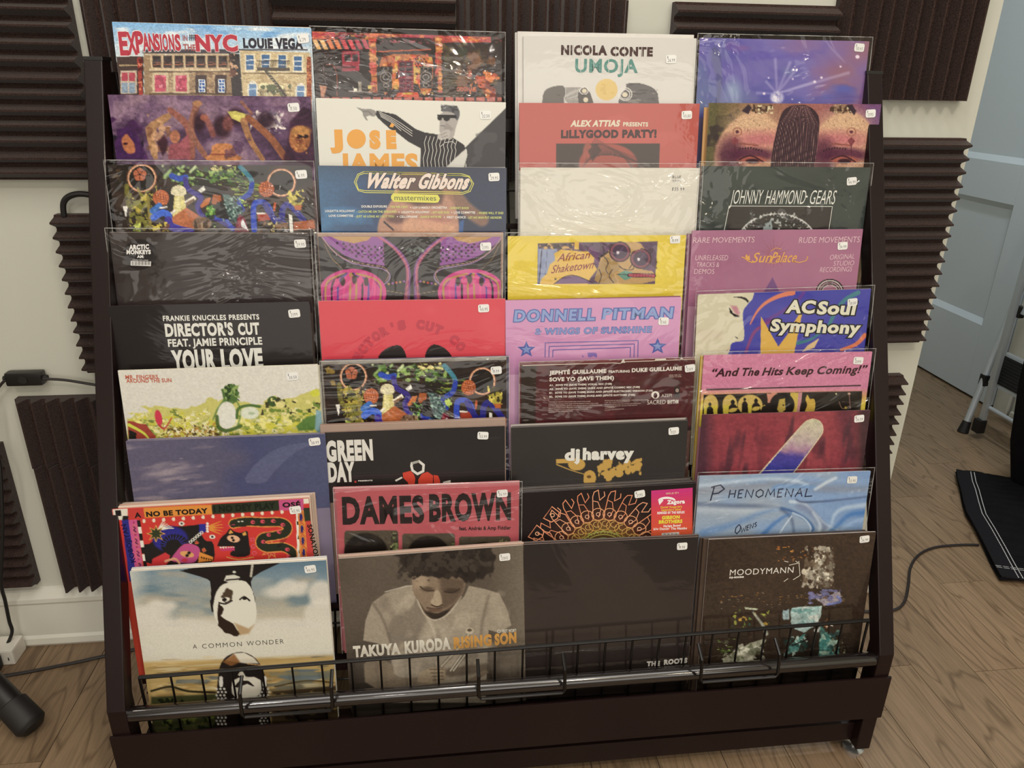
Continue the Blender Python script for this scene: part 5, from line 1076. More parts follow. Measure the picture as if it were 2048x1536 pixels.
def yellowcomic(A):
    A.c[:] = np.array(A.col('#dcc431')); A.blotch(40, 700, 1700, 1500, ['#e2cc3c'], 300, .5, .5)
    A.poly([334, 828, 1400, 812, 1380, 1150, 1375, 1190, 332, 1196], '#58405c'); A.poly([337, 850, 520, 830, 470, 1140, 334, 1195], '#8a96b8'); A.poly([340, 830, 560, 830, 540, 880, 340, 880], '#4c3848'); A.blotch(340, 830, 660, 885, ['#c9a05c', '#2c1e24'], 28, .52); A.line([370, 890, 345, 1190], 8, '#2a1c24'); A.line([420, 890, 400, 1130], 4, '#4c5878')
    A.blotch(700, 815, 1400, 1080, ['#6a3c6c', '#3c2438'], 44, .5, .8); A.poly([1080, 815, 1240, 815, 1300, 900, 1240, 1060, 1380, 1080, 1375, 1188, 830, 1188, 870, 1050, 900, 940, 980, 880], '#b8945c')
    A.poly([930, 940, 1040, 985, 1080, 1060, 1000, 1100, 1060, 1188, 830, 1188, 870, 1040], '#a08048'); 
    for L in ([920, 940, 960, 1000, 940, 1060, 960, 1100], [1000, 1060, 970, 1120, 1010, 1180], [880, 1060, 900, 1120, 880, 1180], [1060, 1030, 1100, 1060, 1180, 1060, 1190, 1010], [1160, 950, 1180, 1000, 1150, 1050]): A.line(L, 8, '#2a1a1c')
    for cx, cy in ((1065, 905), (1250, 965)): A.ell(cx, cy, 96, 92, '#2a1620', 1, 4); A.ell(cx, cy, 86, 82, '#7c3c50', 1, 4); A.ell(cx, cy, 66, 64, '#3a2040'); A.line([cx - 30, cy + 30, cx + 30, cy - 40], 8, '#6a4a74', .8); A.ell(cx - 18, cy + 6, 12, 14, '#d8d0d8')
    A.line([960, 905, 880, 960], 16, '#2a1620'); A.poly([1160, 840, 1240, 830, 1250, 880, 1180, 900], '#b8945c')
    A.poly([1040, 1105, 1110, 1070, 1170, 1085, 1200, 1110, 1160, 1140, 1110, 1160], '#5c9080'); A.line([1040, 1105, 1190, 1112], 6, '#20141c'); A.line([1150, 1112, 1368, 1118], 36, '#2a1620'); A.line([1155, 1112, 1365, 1118], 26, '#b0485c'); 
    for k in range(7): A.line([1190 + k * 26, 1098, 1186 + k * 26, 1130], 5, '#4c1c28')
    A.poly([415, 1100, 440, 1020, 490, 980, 480, 920, 540, 885, 620, 890, 700, 900, 780, 900, 840, 960, 830, 1010, 862, 1060, 840, 1090, 800, 1140, 780, 1196, 350, 1196, 370, 1140], '#d9b24a', 1, 4)
    A.poly([475, 1192, 560, 1130, 660, 1115, 760, 1150, 820, 1188], '#6c4c78'); A.line([480, 1190, 570, 1128, 660, 1115, 760, 1150, 830, 1185], 7, '#2a1620'); A.ell(492, 1148, 9, 9, '#3c2c1c'); A.poly(rc(660, 815, 700, 885), '#d9b24a')
    A.T(505, 992, 790, 962, 66, 'African', '#8c3a34', .01, .35); A.T(450, 1098, 822, 1052, 70, 'Shaketown', '#8c3a34', .01, .35)
    A.grain(.03, 16, 6)
record(4, 3, 'bright yellow sleeve with a comic panel of a face in round sunglasses', yellowcomic, base='#dcc431', board='#d9c24a', finish='gloss', film=True, sticker=(1555, 795, 2), price='19.99', n=1, back='#d8c44c', pick='yellow comic panel sleeve')

def palace(A):
    A.c = A.ramp(A.noise(300), (0, '#985f80'), (1, '#ab7290')); A.blotch(100, 700, 1700, 1400, ['#a36a88'], 40, .55, .4)
    for k in range(20):
        a = k * math.pi / 10; r0, r1 = (150, 165 if k % 2 else 125); A.poly([830 + 40 * math.cos(a - .12), 930 + 36 * math.sin(a - .12), 830 + r1 * math.cos(a), 930 + r1 * .95 * math.sin(a), 830 + 40 * math.cos(a + .12), 930 + 36 * math.sin(a + .12)], '#93535f', .9)
    A.poly([820, 1130, 720, 1300, 900, 1300], '#6c4880', .9, 5)
    for r, w in ((118, 12), (98, 5), (78, 9)): A.ell(1330, 1265, r, r * .95, '#1e1a1c', 1, 3, 0, w + 3); A.ell(1330, 1265, r - 8, (r - 8) * .95, '#d8d2cc', 1, 3, 0, w * .6)
    c = '#e2c6cc'
    A.T(110, 826, 655, 820, 48, 'RARE MOVEMENTS', c, -.012, .1); A.T(1052, 826, 1590, 820, 50, 'RUDE MOVEMENTS', c, -.012, .1); A.T(130, 980, 420, 980, 44, 'UNRELEASED', c, -.012, .1); A.T(140, 1040, 342, 1040, 42, 'TRACKS &', c, -.012, .1); A.T(120, 1100, 298, 1100, 42, 'DEMOS', c, -.012, .1)
    A.T(1325, 975, 1545, 965, 42, 'ORIGINAL', c, -.012, .1); A.T(1358, 1030, 1540, 1024, 42, 'STUDIO', c, -.012, .1); A.T(1238, 1086, 1520, 1078, 42, 'RECORDINGS', c, -.012, .1)
    g = '#d9a04e'
    A.T(630, 1002, 800, 998, 88, 'Sun', g, .01, .3); A.T(800, 1000, 1020, 998, 92, 'Palace', g, .01, .3); A.vl([(1000, 990), (1060, 1000), (1115, 985), (1132, 955), (1125, 945)], 8, g, 1); A.vl([(545, 950), (570, 960), (600, 985), (640, 1002)], 9, g, 1); A.vp([575, 945, 590, 925, 600, 950, 612, 928, 620, 980, 590, 975], g, 1); A.vl([(770, 1002), (860, 1006)], 4, g, 1); A.vl([(800, 900), (850, 870), (900, 882)], 5, g, 1)
record(4, 4, 'dusty mauve shrink-wrapped sleeve with gold script over a red sunburst', palace, base='#a06684', board='#b88aa2', finish='wrap', sticker=(1441, 852, 3), price='34.99', n=1, back='#7c4a66', pick='dusty mauve sunburst sleeve', shift=-.006)

def yourlove(A):
    A.c[:] = np.array(A.col('#1d1617'))
    c = '#dadad4'
    A.T(628, 306, 1448, 292, 46, 'FRANKIE KNUCKLES PRESENTS', c, .035, sp=1.08); A.T(650, 440, 1230, 428, 112, "DIRECTOR'S", c, .05); A.T(1270, 426, 1452, 420, 104, 'CUT', c, .05); A.T(672, 526, 1474, 506, 66, 'FEAT. JAMIE PRINCIPLE', c, .035); A.T(712, 742, 1090, 728, 188, 'YOUR', c, .055); A.T(1130, 728, 1486, 716, 184, 'LOVE', c, .055)
record(5, 1, 'black sleeve with centred stacked white block capitals and a plain border, fifth row', yourlove, base='#1d1617', board='#3a302f', finish='gloss', sticker=(1745, 240, 4), price='21.99', n=4, back=['#9c9490', '#2c2424', '#b0a8a2', '#5c5250'], pick='black sleeve with stacked white capitals')

def coral(A):
    A.c[:] = np.array(A.col('#d2404f')); A.blotch(150, 100, 1820, 900, ['#d84a58'], 400, .5, .5)
    A.poly([680, 900, 690, 640, 740, 580, 800, 545, 870, 530, 905, 545, 940, 600, 960, 700, 960, 900], '#20191b'); A.poly([1100, 900, 1108, 640, 1130, 570, 1180, 525, 1230, 530, 1290, 560, 1340, 610, 1370, 680, 1370, 900], '#20191b')
    A.arc(1005, 900, 510, 152, 40, 88, "ECTOR'S CUT CO", '#b83246', .09, wch=.86)
record(5, 2, 'coral red sleeve with faint arched darker red lettering and two black rounded shapes', coral, base='#d2404f', board='#e0a8a0', finish='gloss', sticker=(1634, 205, 2), price='45.95', n=1, back='#d8b0a8', pick='coral red sleeve')

def wings(A):
    A.c[:] = np.array(A.col('#c68ab8')); A.blotch(130, 100, 1740, 900, ['#cf94be'], 400, .5, .5)
    b = '#4c5ca6'
    for bb, c, l in ((.10, b, 0), (.03, '#7d96cc', 1)):
        A.T(200, 333, 935, 320, 118, 'DONNELL', c, bb, .1, l, ref=.10); A.T(985, 314, 1625, 300, 112, 'PITMAN', c, bb, .1, l, ref=.10)
    for bb, c, l in ((.07, b, 0), (.02, '#7488c4', 1)): A.T(390, 444, 1435, 424, 62, '& WINGS OF SUNSHINE', c, bb, .1, l, ref=.07)
    for cx, cy in ((322, 572), (1488, 545)):
        for k_, c, l in ((1, b, 0), (.55, '#7a8cc6', 1)): A.vp([(cx + k_ * (84 if i % 2 == 0 else 36) * math.sin(i * math.pi / 5) + (0), cy - k_ * (76 if i % 2 == 0 else 34) * math.cos(i * math.pi / 5)) for i in range(10)], c, l)
    for d in (0, 34, 68): A.vl([(488 + d, 640), (490 + d, 512 + d * .95), (1315 - d, 492 + d * .9), (1312 - d, 640)], 7, '#5a5aa4', 0)
    A.blotch(790, 600, 950, 640, ['#6a5cae'], 30, .45, .8)
record(5, 3, 'pink sleeve with blue chrome lettering, two blue stars and nested rectangles', wings, base='#c68ab8', board='#d8a8cc', finish='wrap', film=False, sticker=(1540, 320, -2), price='17.45', n=1, back='#7c4a66', pick='pink sleeve with two blue stars', shift=.002)

def symphony(A):
    A.c[:] = np.array(A.col('#3f3fa6')); A.blotch(600, 90, 1700, 640, ['#4a48ae'], 300, .5, .5)
    A.line([620, 390, 680, 280, 760, 200, 880, 140, 1000, 110], 10, '#d87c5c', 1, 4, 46); A.line([580, 640, 650, 470, 740, 400, 800, 360], 22, '#8a3c78', .9, 5, 34); A.line([720, 380, 900, 280, 1040, 180, 1100, 100], 30, '#6a3890', .8, 8); A.line([1320, 400, 1390, 260, 1470, 170, 1580, 110], 30, '#3c7c8c', 1, 5, 40); A.line([1040, 560, 1170, 520, 1300, 420], 30, '#3a7c88', 1, 5, 14); A.line([1430, 620, 1560, 570, 1640, 490], 26, '#d8744c', 1, 4, 40)
    A.poly([715, 320, 870, 590, 1050, 310, 1080, 300, 1000, 700, 710, 700], '#d8ae4c'); A.poly([870, 590, 800, 470, 960, 470], '#3f3fa6'); A.poly([1235, 515, 1190, 600, 1080, 640, 1130, 580], '#d8bc8c')
    A.poly([80, 60, 660, 95, 640, 170, 610, 200, 560, 260, 552, 310, 560, 400, 570, 480, 560, 540, 500, 546, 450, 560, 440, 620, 400, 700, 80, 900], '#cfcab0', 1, 3); A.blotch(100, 400, 440, 640, ['#c9b8a4', '#d4d0b8'], 200, .5, .4)
    A.poly([455, 150, 520, 142, 580, 155, 610, 185, 600, 205, 585, 185, 540, 160], '#1c1418', 1, 2); A.poly([430, 235, 470, 295, 520, 315, 525, 328, 480, 325, 440, 290], '#1c1418', 1, 2); A.poly([445, 225, 500, 230, 530, 290, 515, 312, 480, 290], '#b87088', .8, 16); A.poly([480, 500, 500, 505, 515, 522, 500, 520], '#1c1418', 1, 2); A.poly([420, 620, 440, 590, 400, 640], '#a04c6c')
    for bb, c, l in ((.115, '#17131a', 0), (.045, '#dcdac6', 2)):
        A.T(930, 292, 1185, 298, 118, 'AC', c, bb, .12, l, ref=.045); A.T(1205, 304, 1545, 310, 118, 'Soul', c, bb, .12, l, ref=.045); A.T(790, 455, 1590, 480, 112, 'Symphony', c, bb, .12, l, ref=.045)
record(5, 4, 'royal blue sleeve with a white face in profile and rounded cream lettering outlined in black', symphony, base='#3f3fa6', board='#c9c0a8', finish='gloss', film=True, sticker=(1527, 195, 5), price='30.00', n=1, back='#b8b09a', pick='royal blue sleeve with the white profile', shift=-.004)

def landscape(A):
    A.c[:] = np.array(A.col('#d6d4cb'))
    A.poly([330, 1500, 320, 1140, 400, 1100, 520, 1090, 440, 1035, 560, 1030, 800, 1050, 950, 1020, 1000, 970, 1060, 960, 1100, 990, 1160, 960, 1270, 980, 1320, 1000, 1480, 1030, 1500, 980, 1560, 945, 1620, 970, 1740, 960, 1850, 910, 1960, 880, 1990, 1500], '#c3bf6a', 1, 6, 10)
    A.blotch(330, 1040, 1990, 1500, ['#d8d05c', '#8a9a3c', '#e0dcb4', '#6a7a34', '#e6e08c', '#c9c43c'], 46, .56, .9, 30); A.blotch(560, 1120, 1240, 1500, ['#b08a3c', '#5c4a24', '#e8e2c0'], 22, .58)
    A.poly([330, 1150, 480, 1190, 560, 1290, 560, 1500, 330, 1500], '#98302c', .9, 5, 8); A.line([335, 1190, 460, 1260, 520, 1330], 28, '#c9d044', 1, 5, 12); A.poly([335, 1230, 400, 1260, 380, 1500, 335, 1500], '#1d1a14'); A.ell(588, 1130, 30, 68, '#c8344c', 1, 6, -12); A.line([590, 1190, 640, 1220, 700, 1130], 18, '#b83c3c', 1, 5, 10)
    A.poly([1120, 890, 1210, 838, 1245, 850, 1275, 920, 1255, 1000, 1200, 1010, 1140, 990], '#4c6c34', 1, 6, 6); A.blotch(1110, 840, 1280, 1000, ['#8aa45c', '#2c4420'], 28, .52); A.line([1150, 980, 1090, 1060, 1050, 1150], 26, '#567a3c', .9, 8, 8); A.line([1255, 990, 1290, 1080, 1260, 1200], 14, '#567a3c', .7, 8)
    A.ell(1170, 1110, 82, 118, '#dcdcd2', 1, 10); A.line([1085, 1120, 1100, 1210, 1170, 1240, 1290, 1200], 30, '#44602c', .9, 10); A.line([1255, 1130, 1270, 1050, 1360, 1025, 1450, 1035], 24, '#4c6c34', 1, 6); A.ell(1365, 1090, 80, 54, '#d8ded0', .95, 14); A.ell(1380, 1092, 28, 12, '#9ab08a', .8, 8)
    A.ell(1560, 990, 46, 44, '#3c5428', 1, 8); A.blotch(1440, 950, 1990, 1130, ['#3c3c24', '#dcd48c', '#6c8434'], 44, .58); A.ell(1920, 920, 40, 30, '#c9cc3c', 1, 8); A.poly([1760, 1200, 1850, 1120, 1960, 1100, 1920, 1230, 1780, 1240], '#4c7434', .9, 12); A.poly([1930, 1060, 2000, 1080, 1990, 1300, 1920, 1230], '#7ca4b8', .9, 12)
    A.T(308, 800, 586, 796, 34, 'MR. FINGERS', '#bf6048', .02); A.T(316, 832, 700, 826, 34, 'AROUND THE SUN', '#bf6048', .02)
    A.grain(.05, 14, 6)
record(6, 1, 'off-white sleeve with small orange capitals above a yellow and green melting landscape', landscape, base='#d6d4cb', board='#e2dcc4', finish='matte', sticker=(1728, 775, 4), price='30.50', n=1, back='#dcd8c4', pick='melting landscape sleeve')

def tracklist(A):
    A.c[:] = np.array(A.col('#2a1416')); A.poly([410, 700, 1830, 660, 1795, 1150, 1790, 1260, 400, 1270], '#4c1a1e'); A.blotch(420, 690, 1800, 1250, ['#561e24', '#40161c'], 130, .5, .6)
    for cx, cy in ((1140, 770), (480, 740), (1580, 760), (820, 850), (1230, 820), (1700, 960), (1560, 1050), (1080, 1110), (760, 1080), (470, 1000)):
        for r in (18, 30, 42): A.ell(cx, cy, r, r, '#6c3236', .6, 3, 0, 4)
    A.poly([280, 705, 410, 700, 400, 1270, 290, 1270], '#2a1c14', 1, 3); A.vl([(285, 714), (1100, 690), (1150, 695), (1200, 680), (1450, 672), (1815, 655)], 6, '#d8c8bc', 0)
    A.vp([1160, 690, 1185, 650, 1200, 690], '#e4dcd0', 0); A.vp([1455, 675, 1470, 655, 1560, 650, 1565, 668], '#e4dcd0', 0); A.vp([1680, 665, 1700, 640, 1725, 662], '#e4dcd0', 0)
    w_ = '#dcd6ce'
    A.T(525, 796, 1032, 780, 36, 'JEPHTÉ GUILLAUME', w_, .05); A.T(1052, 779, 1240, 775, 22, 'FEATURING', w_, .045); A.T(1257, 774, 1704, 756, 36, 'DUKE GUILLAUME', w_, .05); A.T(525, 856, 1100, 840, 36, 'SOVE YO (SAVE THEM)', w_, .05)
    for i, (x1, tx) in enumerate(((1082, 'A1.  SOVE YO (SAVE THEM) VOKAL MIX (7:08)'), (1330, 'A2.  SOVE YO (SAVE THEM) DUKE AND JEPHTÉ COSMIC MIX (7:08)'), (1445, 'B1.  SOVE YO (SAVE THEM) DUKE AND JEPHTÉ ELECTRONIC VERSION (7:36)'), (1288, 'B2.  SOVE YO (SAVE THEM) DUKE AND JEPHTÉ RHYTHMS (7:06)'))): A.T(525, 898 + i * 34, x1, 898 + i * 34 - (x1 - 525) * .024, 17, tx, w_, .04)
    for k, (a, b) in enumerate(((890, 0), (960, 0), (995, 0), (900, 0), (870, 0), (735, 0))): A.T(518, 1042 + k * 18, a, 1036 + k * 17, 8, ['WRITTEN BY JEPHTÉ GUILLAUME AND DUKE GUILLAUME', 'KEYBOARDS, VOCALS AND STEEL PROGRAMMING DUKE GUILLAUME', 'ELECTRIC BASS, VOCALS, GUITAR AND PROGRAMMING JEPHTÉ GUILLAUME', 'RECORDED AND MIXED AT TET STUDIOS', 'MIXED BY JEPHTÉ GUILLAUME AND DUKE GUILLAUME', 'MASTERED BY THE CARVERY'][k], '#b8a49c', .02)
    for k, a in enumerate((1405, 1240, 1340, 1310, 1110, 1190)): A.T(1018, 1030 + k * 17, a, 1022 + k * 16, 8, ['PRODUCED BY JEPHTÉ GUILLAUME AND DUKE GUILLAUME', 'FOR TET KALE PRODUCTIONS', 'EXECUTIVE PRODUCER FOR SACRED RHYTHM MUSIC', 'PUBLISHED JEPHTÉ GUILLAUME MUSIC', 'AND MUSIC INC', 'SACRED RHYTHM MUSIC'][k], '#b8a49c', .02)
    A.T(1590, 805, 1695, 802, 10, 'SRM 288 EU', '#b8a49c', .02); A.T(1590, 820, 1698, 817, 10, 'SPEED 33 RPM', '#b8a49c', .02); A.vell(1468, 975, 36, 33, w_, 0, 24); A.vell(1468, 980, 17, 24, '#40161c', 1, 16)
    A.T(1395, 1060, 1558, 1055, 36, 'SACRED', w_, -.005); A.T(1575, 1056, 1672, 1052, 36, 'RHYTHM', w_, .05); A.T(1522, 995, 1612, 992, 28, 'AZEPI', w_, -.01); A.vp(rc(1636, 900, 1685, 998), '#2a1c1c', 0); A.vell(1662, 935, 16, 18, '#9c8c84', 1, 14)
    A.grain(.08, 18, 6)
record(6, 3, 'maroon sleeve printed with a long white track list and a torn top edge', tracklist, base='#3a181b', board='#5c4038', finish='gloss', film=True, sticker=(1775, 737, 5), price='21.49', n=2, back=['#6c2c30', '#4c3a30'], pick='maroon track list sleeve')

def pinkhits(A):
    A.c = A.ramp(A.noise(34, 20), (0, '#c5779a'), (1, '#d285a6')); A.mix(np.clip((A.Y - 960) / 140, 0, 1), '#d8c23c')
    A.poly([228, 965, 1606, 930, 1606, 944, 228, 982], '#241618'); A.poly([205, 1018, 1618, 984, 1590, 1300, 190, 1300], '#231d18')
    for x in (270, 440, 620): A.ell(x, 1110, 66 if x < 600 else 110, 92, '#c9ae5c', 1, 5); A.poly(rc(x - 60, 1110, x + 60, 1300), '#c9b83c')
    A.poly([770, 1005, 860, 1003, 850, 1080, 780, 1090], '#c98a74', 1, 4, 5); A.poly([980, 1000, 1070, 1000, 1040, 1300, 975, 1300], '#c9b04a', 1, 4, 4); A.poly([1050, 998, 1085, 998, 1060, 1170, 1035, 1170], '#c08a90')
    def man(x, y, s=1, g=True):
        A.poly([x - 36 * s, y + 120, x - 30 * s, y + 40, x - 14 * s, y + 18, x + 14 * s, y + 18, x + 32 * s, y + 40, x + 40 * s, y + 120], '#1c1814'); A.ell(x, y, 15 * s, 19 * s, '#1c1814')
        if g: A.ell(x, y + 70, 34 * s, 18, '#c9b050', 1, 4, -14); A.line([x + 20, y + 60, x + 72 * s, y + 40], 6, '#c9b050')
    man(262, 1105, .9, False); man(466, 1085, 1.2); man(672, 1072, 1.1); man(572, 1060, .8, False)
    A.ell(905, 1110, 110, 110, '#1c1814', 1, 6); A.poly([880, 1060, 930, 1050, 935, 1150, 890, 1190, 860, 1150], '#b8a048', 1, 5); A.ell(915, 1110, 10, 6, '#1c1814')
    A.poly([1105, 1170, 1130, 1110, 1110, 1060, 1130, 1010, 1150, 1060, 1190, 1050, 1205, 1110, 1180, 1200, 1105, 1220], '#c9a844', 1, 4); A.line([1440, 1080, 1600, 1090], 5, '#5c4c44'); A.line([1500, 1000, 1510, 1140], 8, '#7c5c54'); A.ell(1384, 1010, 7, 7, '#d8c8a0'); A.ell(1500, 1010, 14, 8, '#c9a090'); A.ell(1470, 1135, 12, 10, '#c9b83c'); A.line([1410, 1080, 1440, 1140, 1500, 1120], 6, '#8c6c5c')
    A.T(262, 862, 500, 852, 74, '“And', '#38101c', .03, .28); A.T(530, 852, 692, 849, 72, 'The', '#38101c', .03, .28); A.T(722, 849, 902, 844, 72, 'Hits', '#38101c', .03, .28); A.T(935, 844, 1172, 838, 72, 'Keep', '#38101c', .03, .28); A.T(1204, 837, 1640, 826, 72, 'Coming!”', '#38101c', .03, .28)
    A.grain(.08, 9, 5)
record(6, 4, 'pink sleeve with dark red italic title over a yellow and black musician strip', pinkhits, base='#c97b9d', board='#c98aa0', finish='gloss', film=True, sticker=(1580, 715, -3), price='21.99', n=1, back='#c9a83c', pick='pink and yellow musicians sleeve', shift=-.006)

def dusk(A):
    A.c = A.ramp(np.clip((A.X - 200) / 1700 + (A.noise(500, 200) - .5) * .3, 0, 1), (0, '#5f5a72'), (.45, '#56546f'), (.6, '#464a70'), (1, '#4d5274'))
    A.blotch(200, 180, 1000, 720, ['#8c8290', '#736c82', '#a0949c'], 330, .54, .7, 60, .2, -6); A.blotch(600, 300, 1060, 560, ['#b3a8ac'], 150, .62, .7, 30, .15, -8); A.blotch(200, 560, 900, 720, ['#3f4460', '#9a8e94'], 260, .55, .6, 50, .2)
    A.poly([1210, 530, 1330, 360, 1500, 240, 1700, 190, 1860, 190, 1700, 250, 1580, 340, 1460, 470, 1410, 540], '#5d6284', .75, 8)
    A.grain(.06, 20, 6)
record(7, 1, 'slate blue sleeve showing an evening cloud sky with a faint curved band', dusk, base='#50506c', board='#7c748c', finish='matte', sticker=(1832, 180, 5), price='30.99', n=3, back=['#877e96', '#8d8498', '#7f7890'], pick='slate blue cloud sleeve', shift=-.0025)

def hexa(A):
    A.c = A.ramp(A.noise(500), (0, '#242020'), (1, '#2f2b2a'))
    A.T(104, 415, 520, 400, 190, 'GREEN', '#d9d8d2', .06); A.T(122, 598, 360, 590, 180, 'DAY', '#d9d8d2', .06); A.T(385, 588, 512, 584, 12, 'PRESENTS', '#d9d8d2', .05); A.vell(360, 590, 10, 10, '#c03c3c', 1, 10)
    A.vl([(862, 425), (925, 408), (966, 440), (962, 495), (912, 520), (868, 490), (858, 450)], 22, '#d9d8d2', 1, True)
    A.vp([780, 510, 850, 492, 880, 525, 892, 560, 880, 700, 800, 700, 830, 600, 785, 555], '#c9402e', 1); A.vp([925, 700, 918, 570, 950, 520, 1000, 500, 1050, 535, 1045, 700], '#c9402e', 1); A.vp([1055, 528, 1095, 535, 1112, 580, 1110, 700, 1060, 700], '#c9402e', 1); A.vp([710, 575, 770, 545, 780, 556, 722, 588], '#d9d8d2', 1); A.vp([1120, 700, 1140, 590, 1205, 575, 1215, 700], '#c9c4bc', 1)
record(7, 2, 'glossy black sleeve with white block capitals, a white hexagon and red shapes', hexa, base='#282424', board='#8f786c', finish='wrap', sticker=(1494, 178, -4), price='53.99', n=2, back=['#a08a7e', '#94786a'], pick='black sleeve with the white hexagon')

def harvey(A):
    A.c = A.ramp(A.noise(500), (0, '#2b2827'), (1, '#353130'))
    g = '#c09a4c'
    A.poly([495, 436, 560, 432, 640, 440, 600, 470, 500, 470], g); A.line([500, 480, 640, 535, 760, 570], 10, g, 1, 3, 6); A.ell(680, 480, 76, 54, g); A.poly([740, 600, 750, 550, 800, 528, 840, 550, 855, 600, 840, 650, 740, 650], g); A.ell(790, 590, 20, 14, '#6a4c24')
    A.blotch(850, 440, 1270, 610, [g, g], 60, .56); A.poly([910, 440, 1000, 430, 985, 510, 930, 520], g, 1, 4, 6); A.poly([930, 545, 1000, 540, 990, 620, 940, 630], g, 1, 4, 6); A.poly([1060, 520, 1090, 485, 1110, 500, 1090, 540], g); A.poly([1150, 490, 1190, 440, 1260, 420, 1260, 450, 1180, 480], g, 1, 4, 4); A.ell(1135, 540, 26, 30, g); A.ell(1055, 560, 40, 34, g); A.ell(1245, 480, 18, 18, g); A.ell(1245, 560, 12, 16, g)
    for bb, c, l in ((.09, '#dcdcd6', 1),): A.T(572, 450, 708, 446, 110, 'dj', c, .06, 0, l); A.T(732, 442, 1188, 436, 110, 'harvey', c, .06, 0, l)
record(7, 3, 'glossy charcoal sleeve with heavy white lowercase letters over scattered tan shapes', harvey, base='#302c2b', board='#5a5452', finish='wrap', sticker=(1542, 182, 3), price='31.21', n=4, back=['#3c3836', '#a8a29c', '#34302e', '#8c8680'], pick='glossy charcoal sleeve', shift=.001)

def finger(A):
    A.c = A.ramp(A.noise(330, 900), (0, '#5a2a38'), (.4, '#8c3a44'), (1, '#a34a50')); A.blotch(190, 110, 1650, 900, ['#4c2a36', '#6c303c'], 100, .57, .8, 400, .15, 10); A.mix(np.clip((330 - A.X) / 120, 0, 1) * .8, '#3c2634'); A.mix(np.clip((A.X - 1540) / 80, 0, 1) * .85, '#38282c')
    t = np.clip((A.Y - 170) / 430, 0, 1); m = np.zeros(A.X.shape); cc = A.c.copy()
    before = A.c.copy(); A.poly([604, 780, 1080, 225, 1120, 185, 1180, 165, 1230, 180, 1262, 225, 1262, 280, 1240, 320, 900, 780], '#000000'); mk = np.abs(A.c - before).sum(-1) > .12
    A.c = before; A.poly([584, 780, 1075, 220, 1120, 178, 1182, 160, 1238, 178, 1270, 225, 1270, 285, 1245, 328, 912, 780], '#d8c8a8'); col = A.ramp(np.clip(t + (A.noise(120) - .5) * .3, 0, 1), (0, '#c3c0a0'), (.45, '#b7a6a4'), (.62, '#a27c98'), (.74, '#4a4094'), (1, '#3a3c98')); A.c[mk] = col[mk]
    A.grain(.1, 30, 8)
record(7, 4, 'deep red streaked sleeve with a pale rounded bar slanting up, fading to blue', finger, base='#7c343e', board='#6a4650', finish='gloss', sticker=(1587, 162, 5), price='34.99', n=1, back='#5c3c44', pick='deep red streaked sleeve')

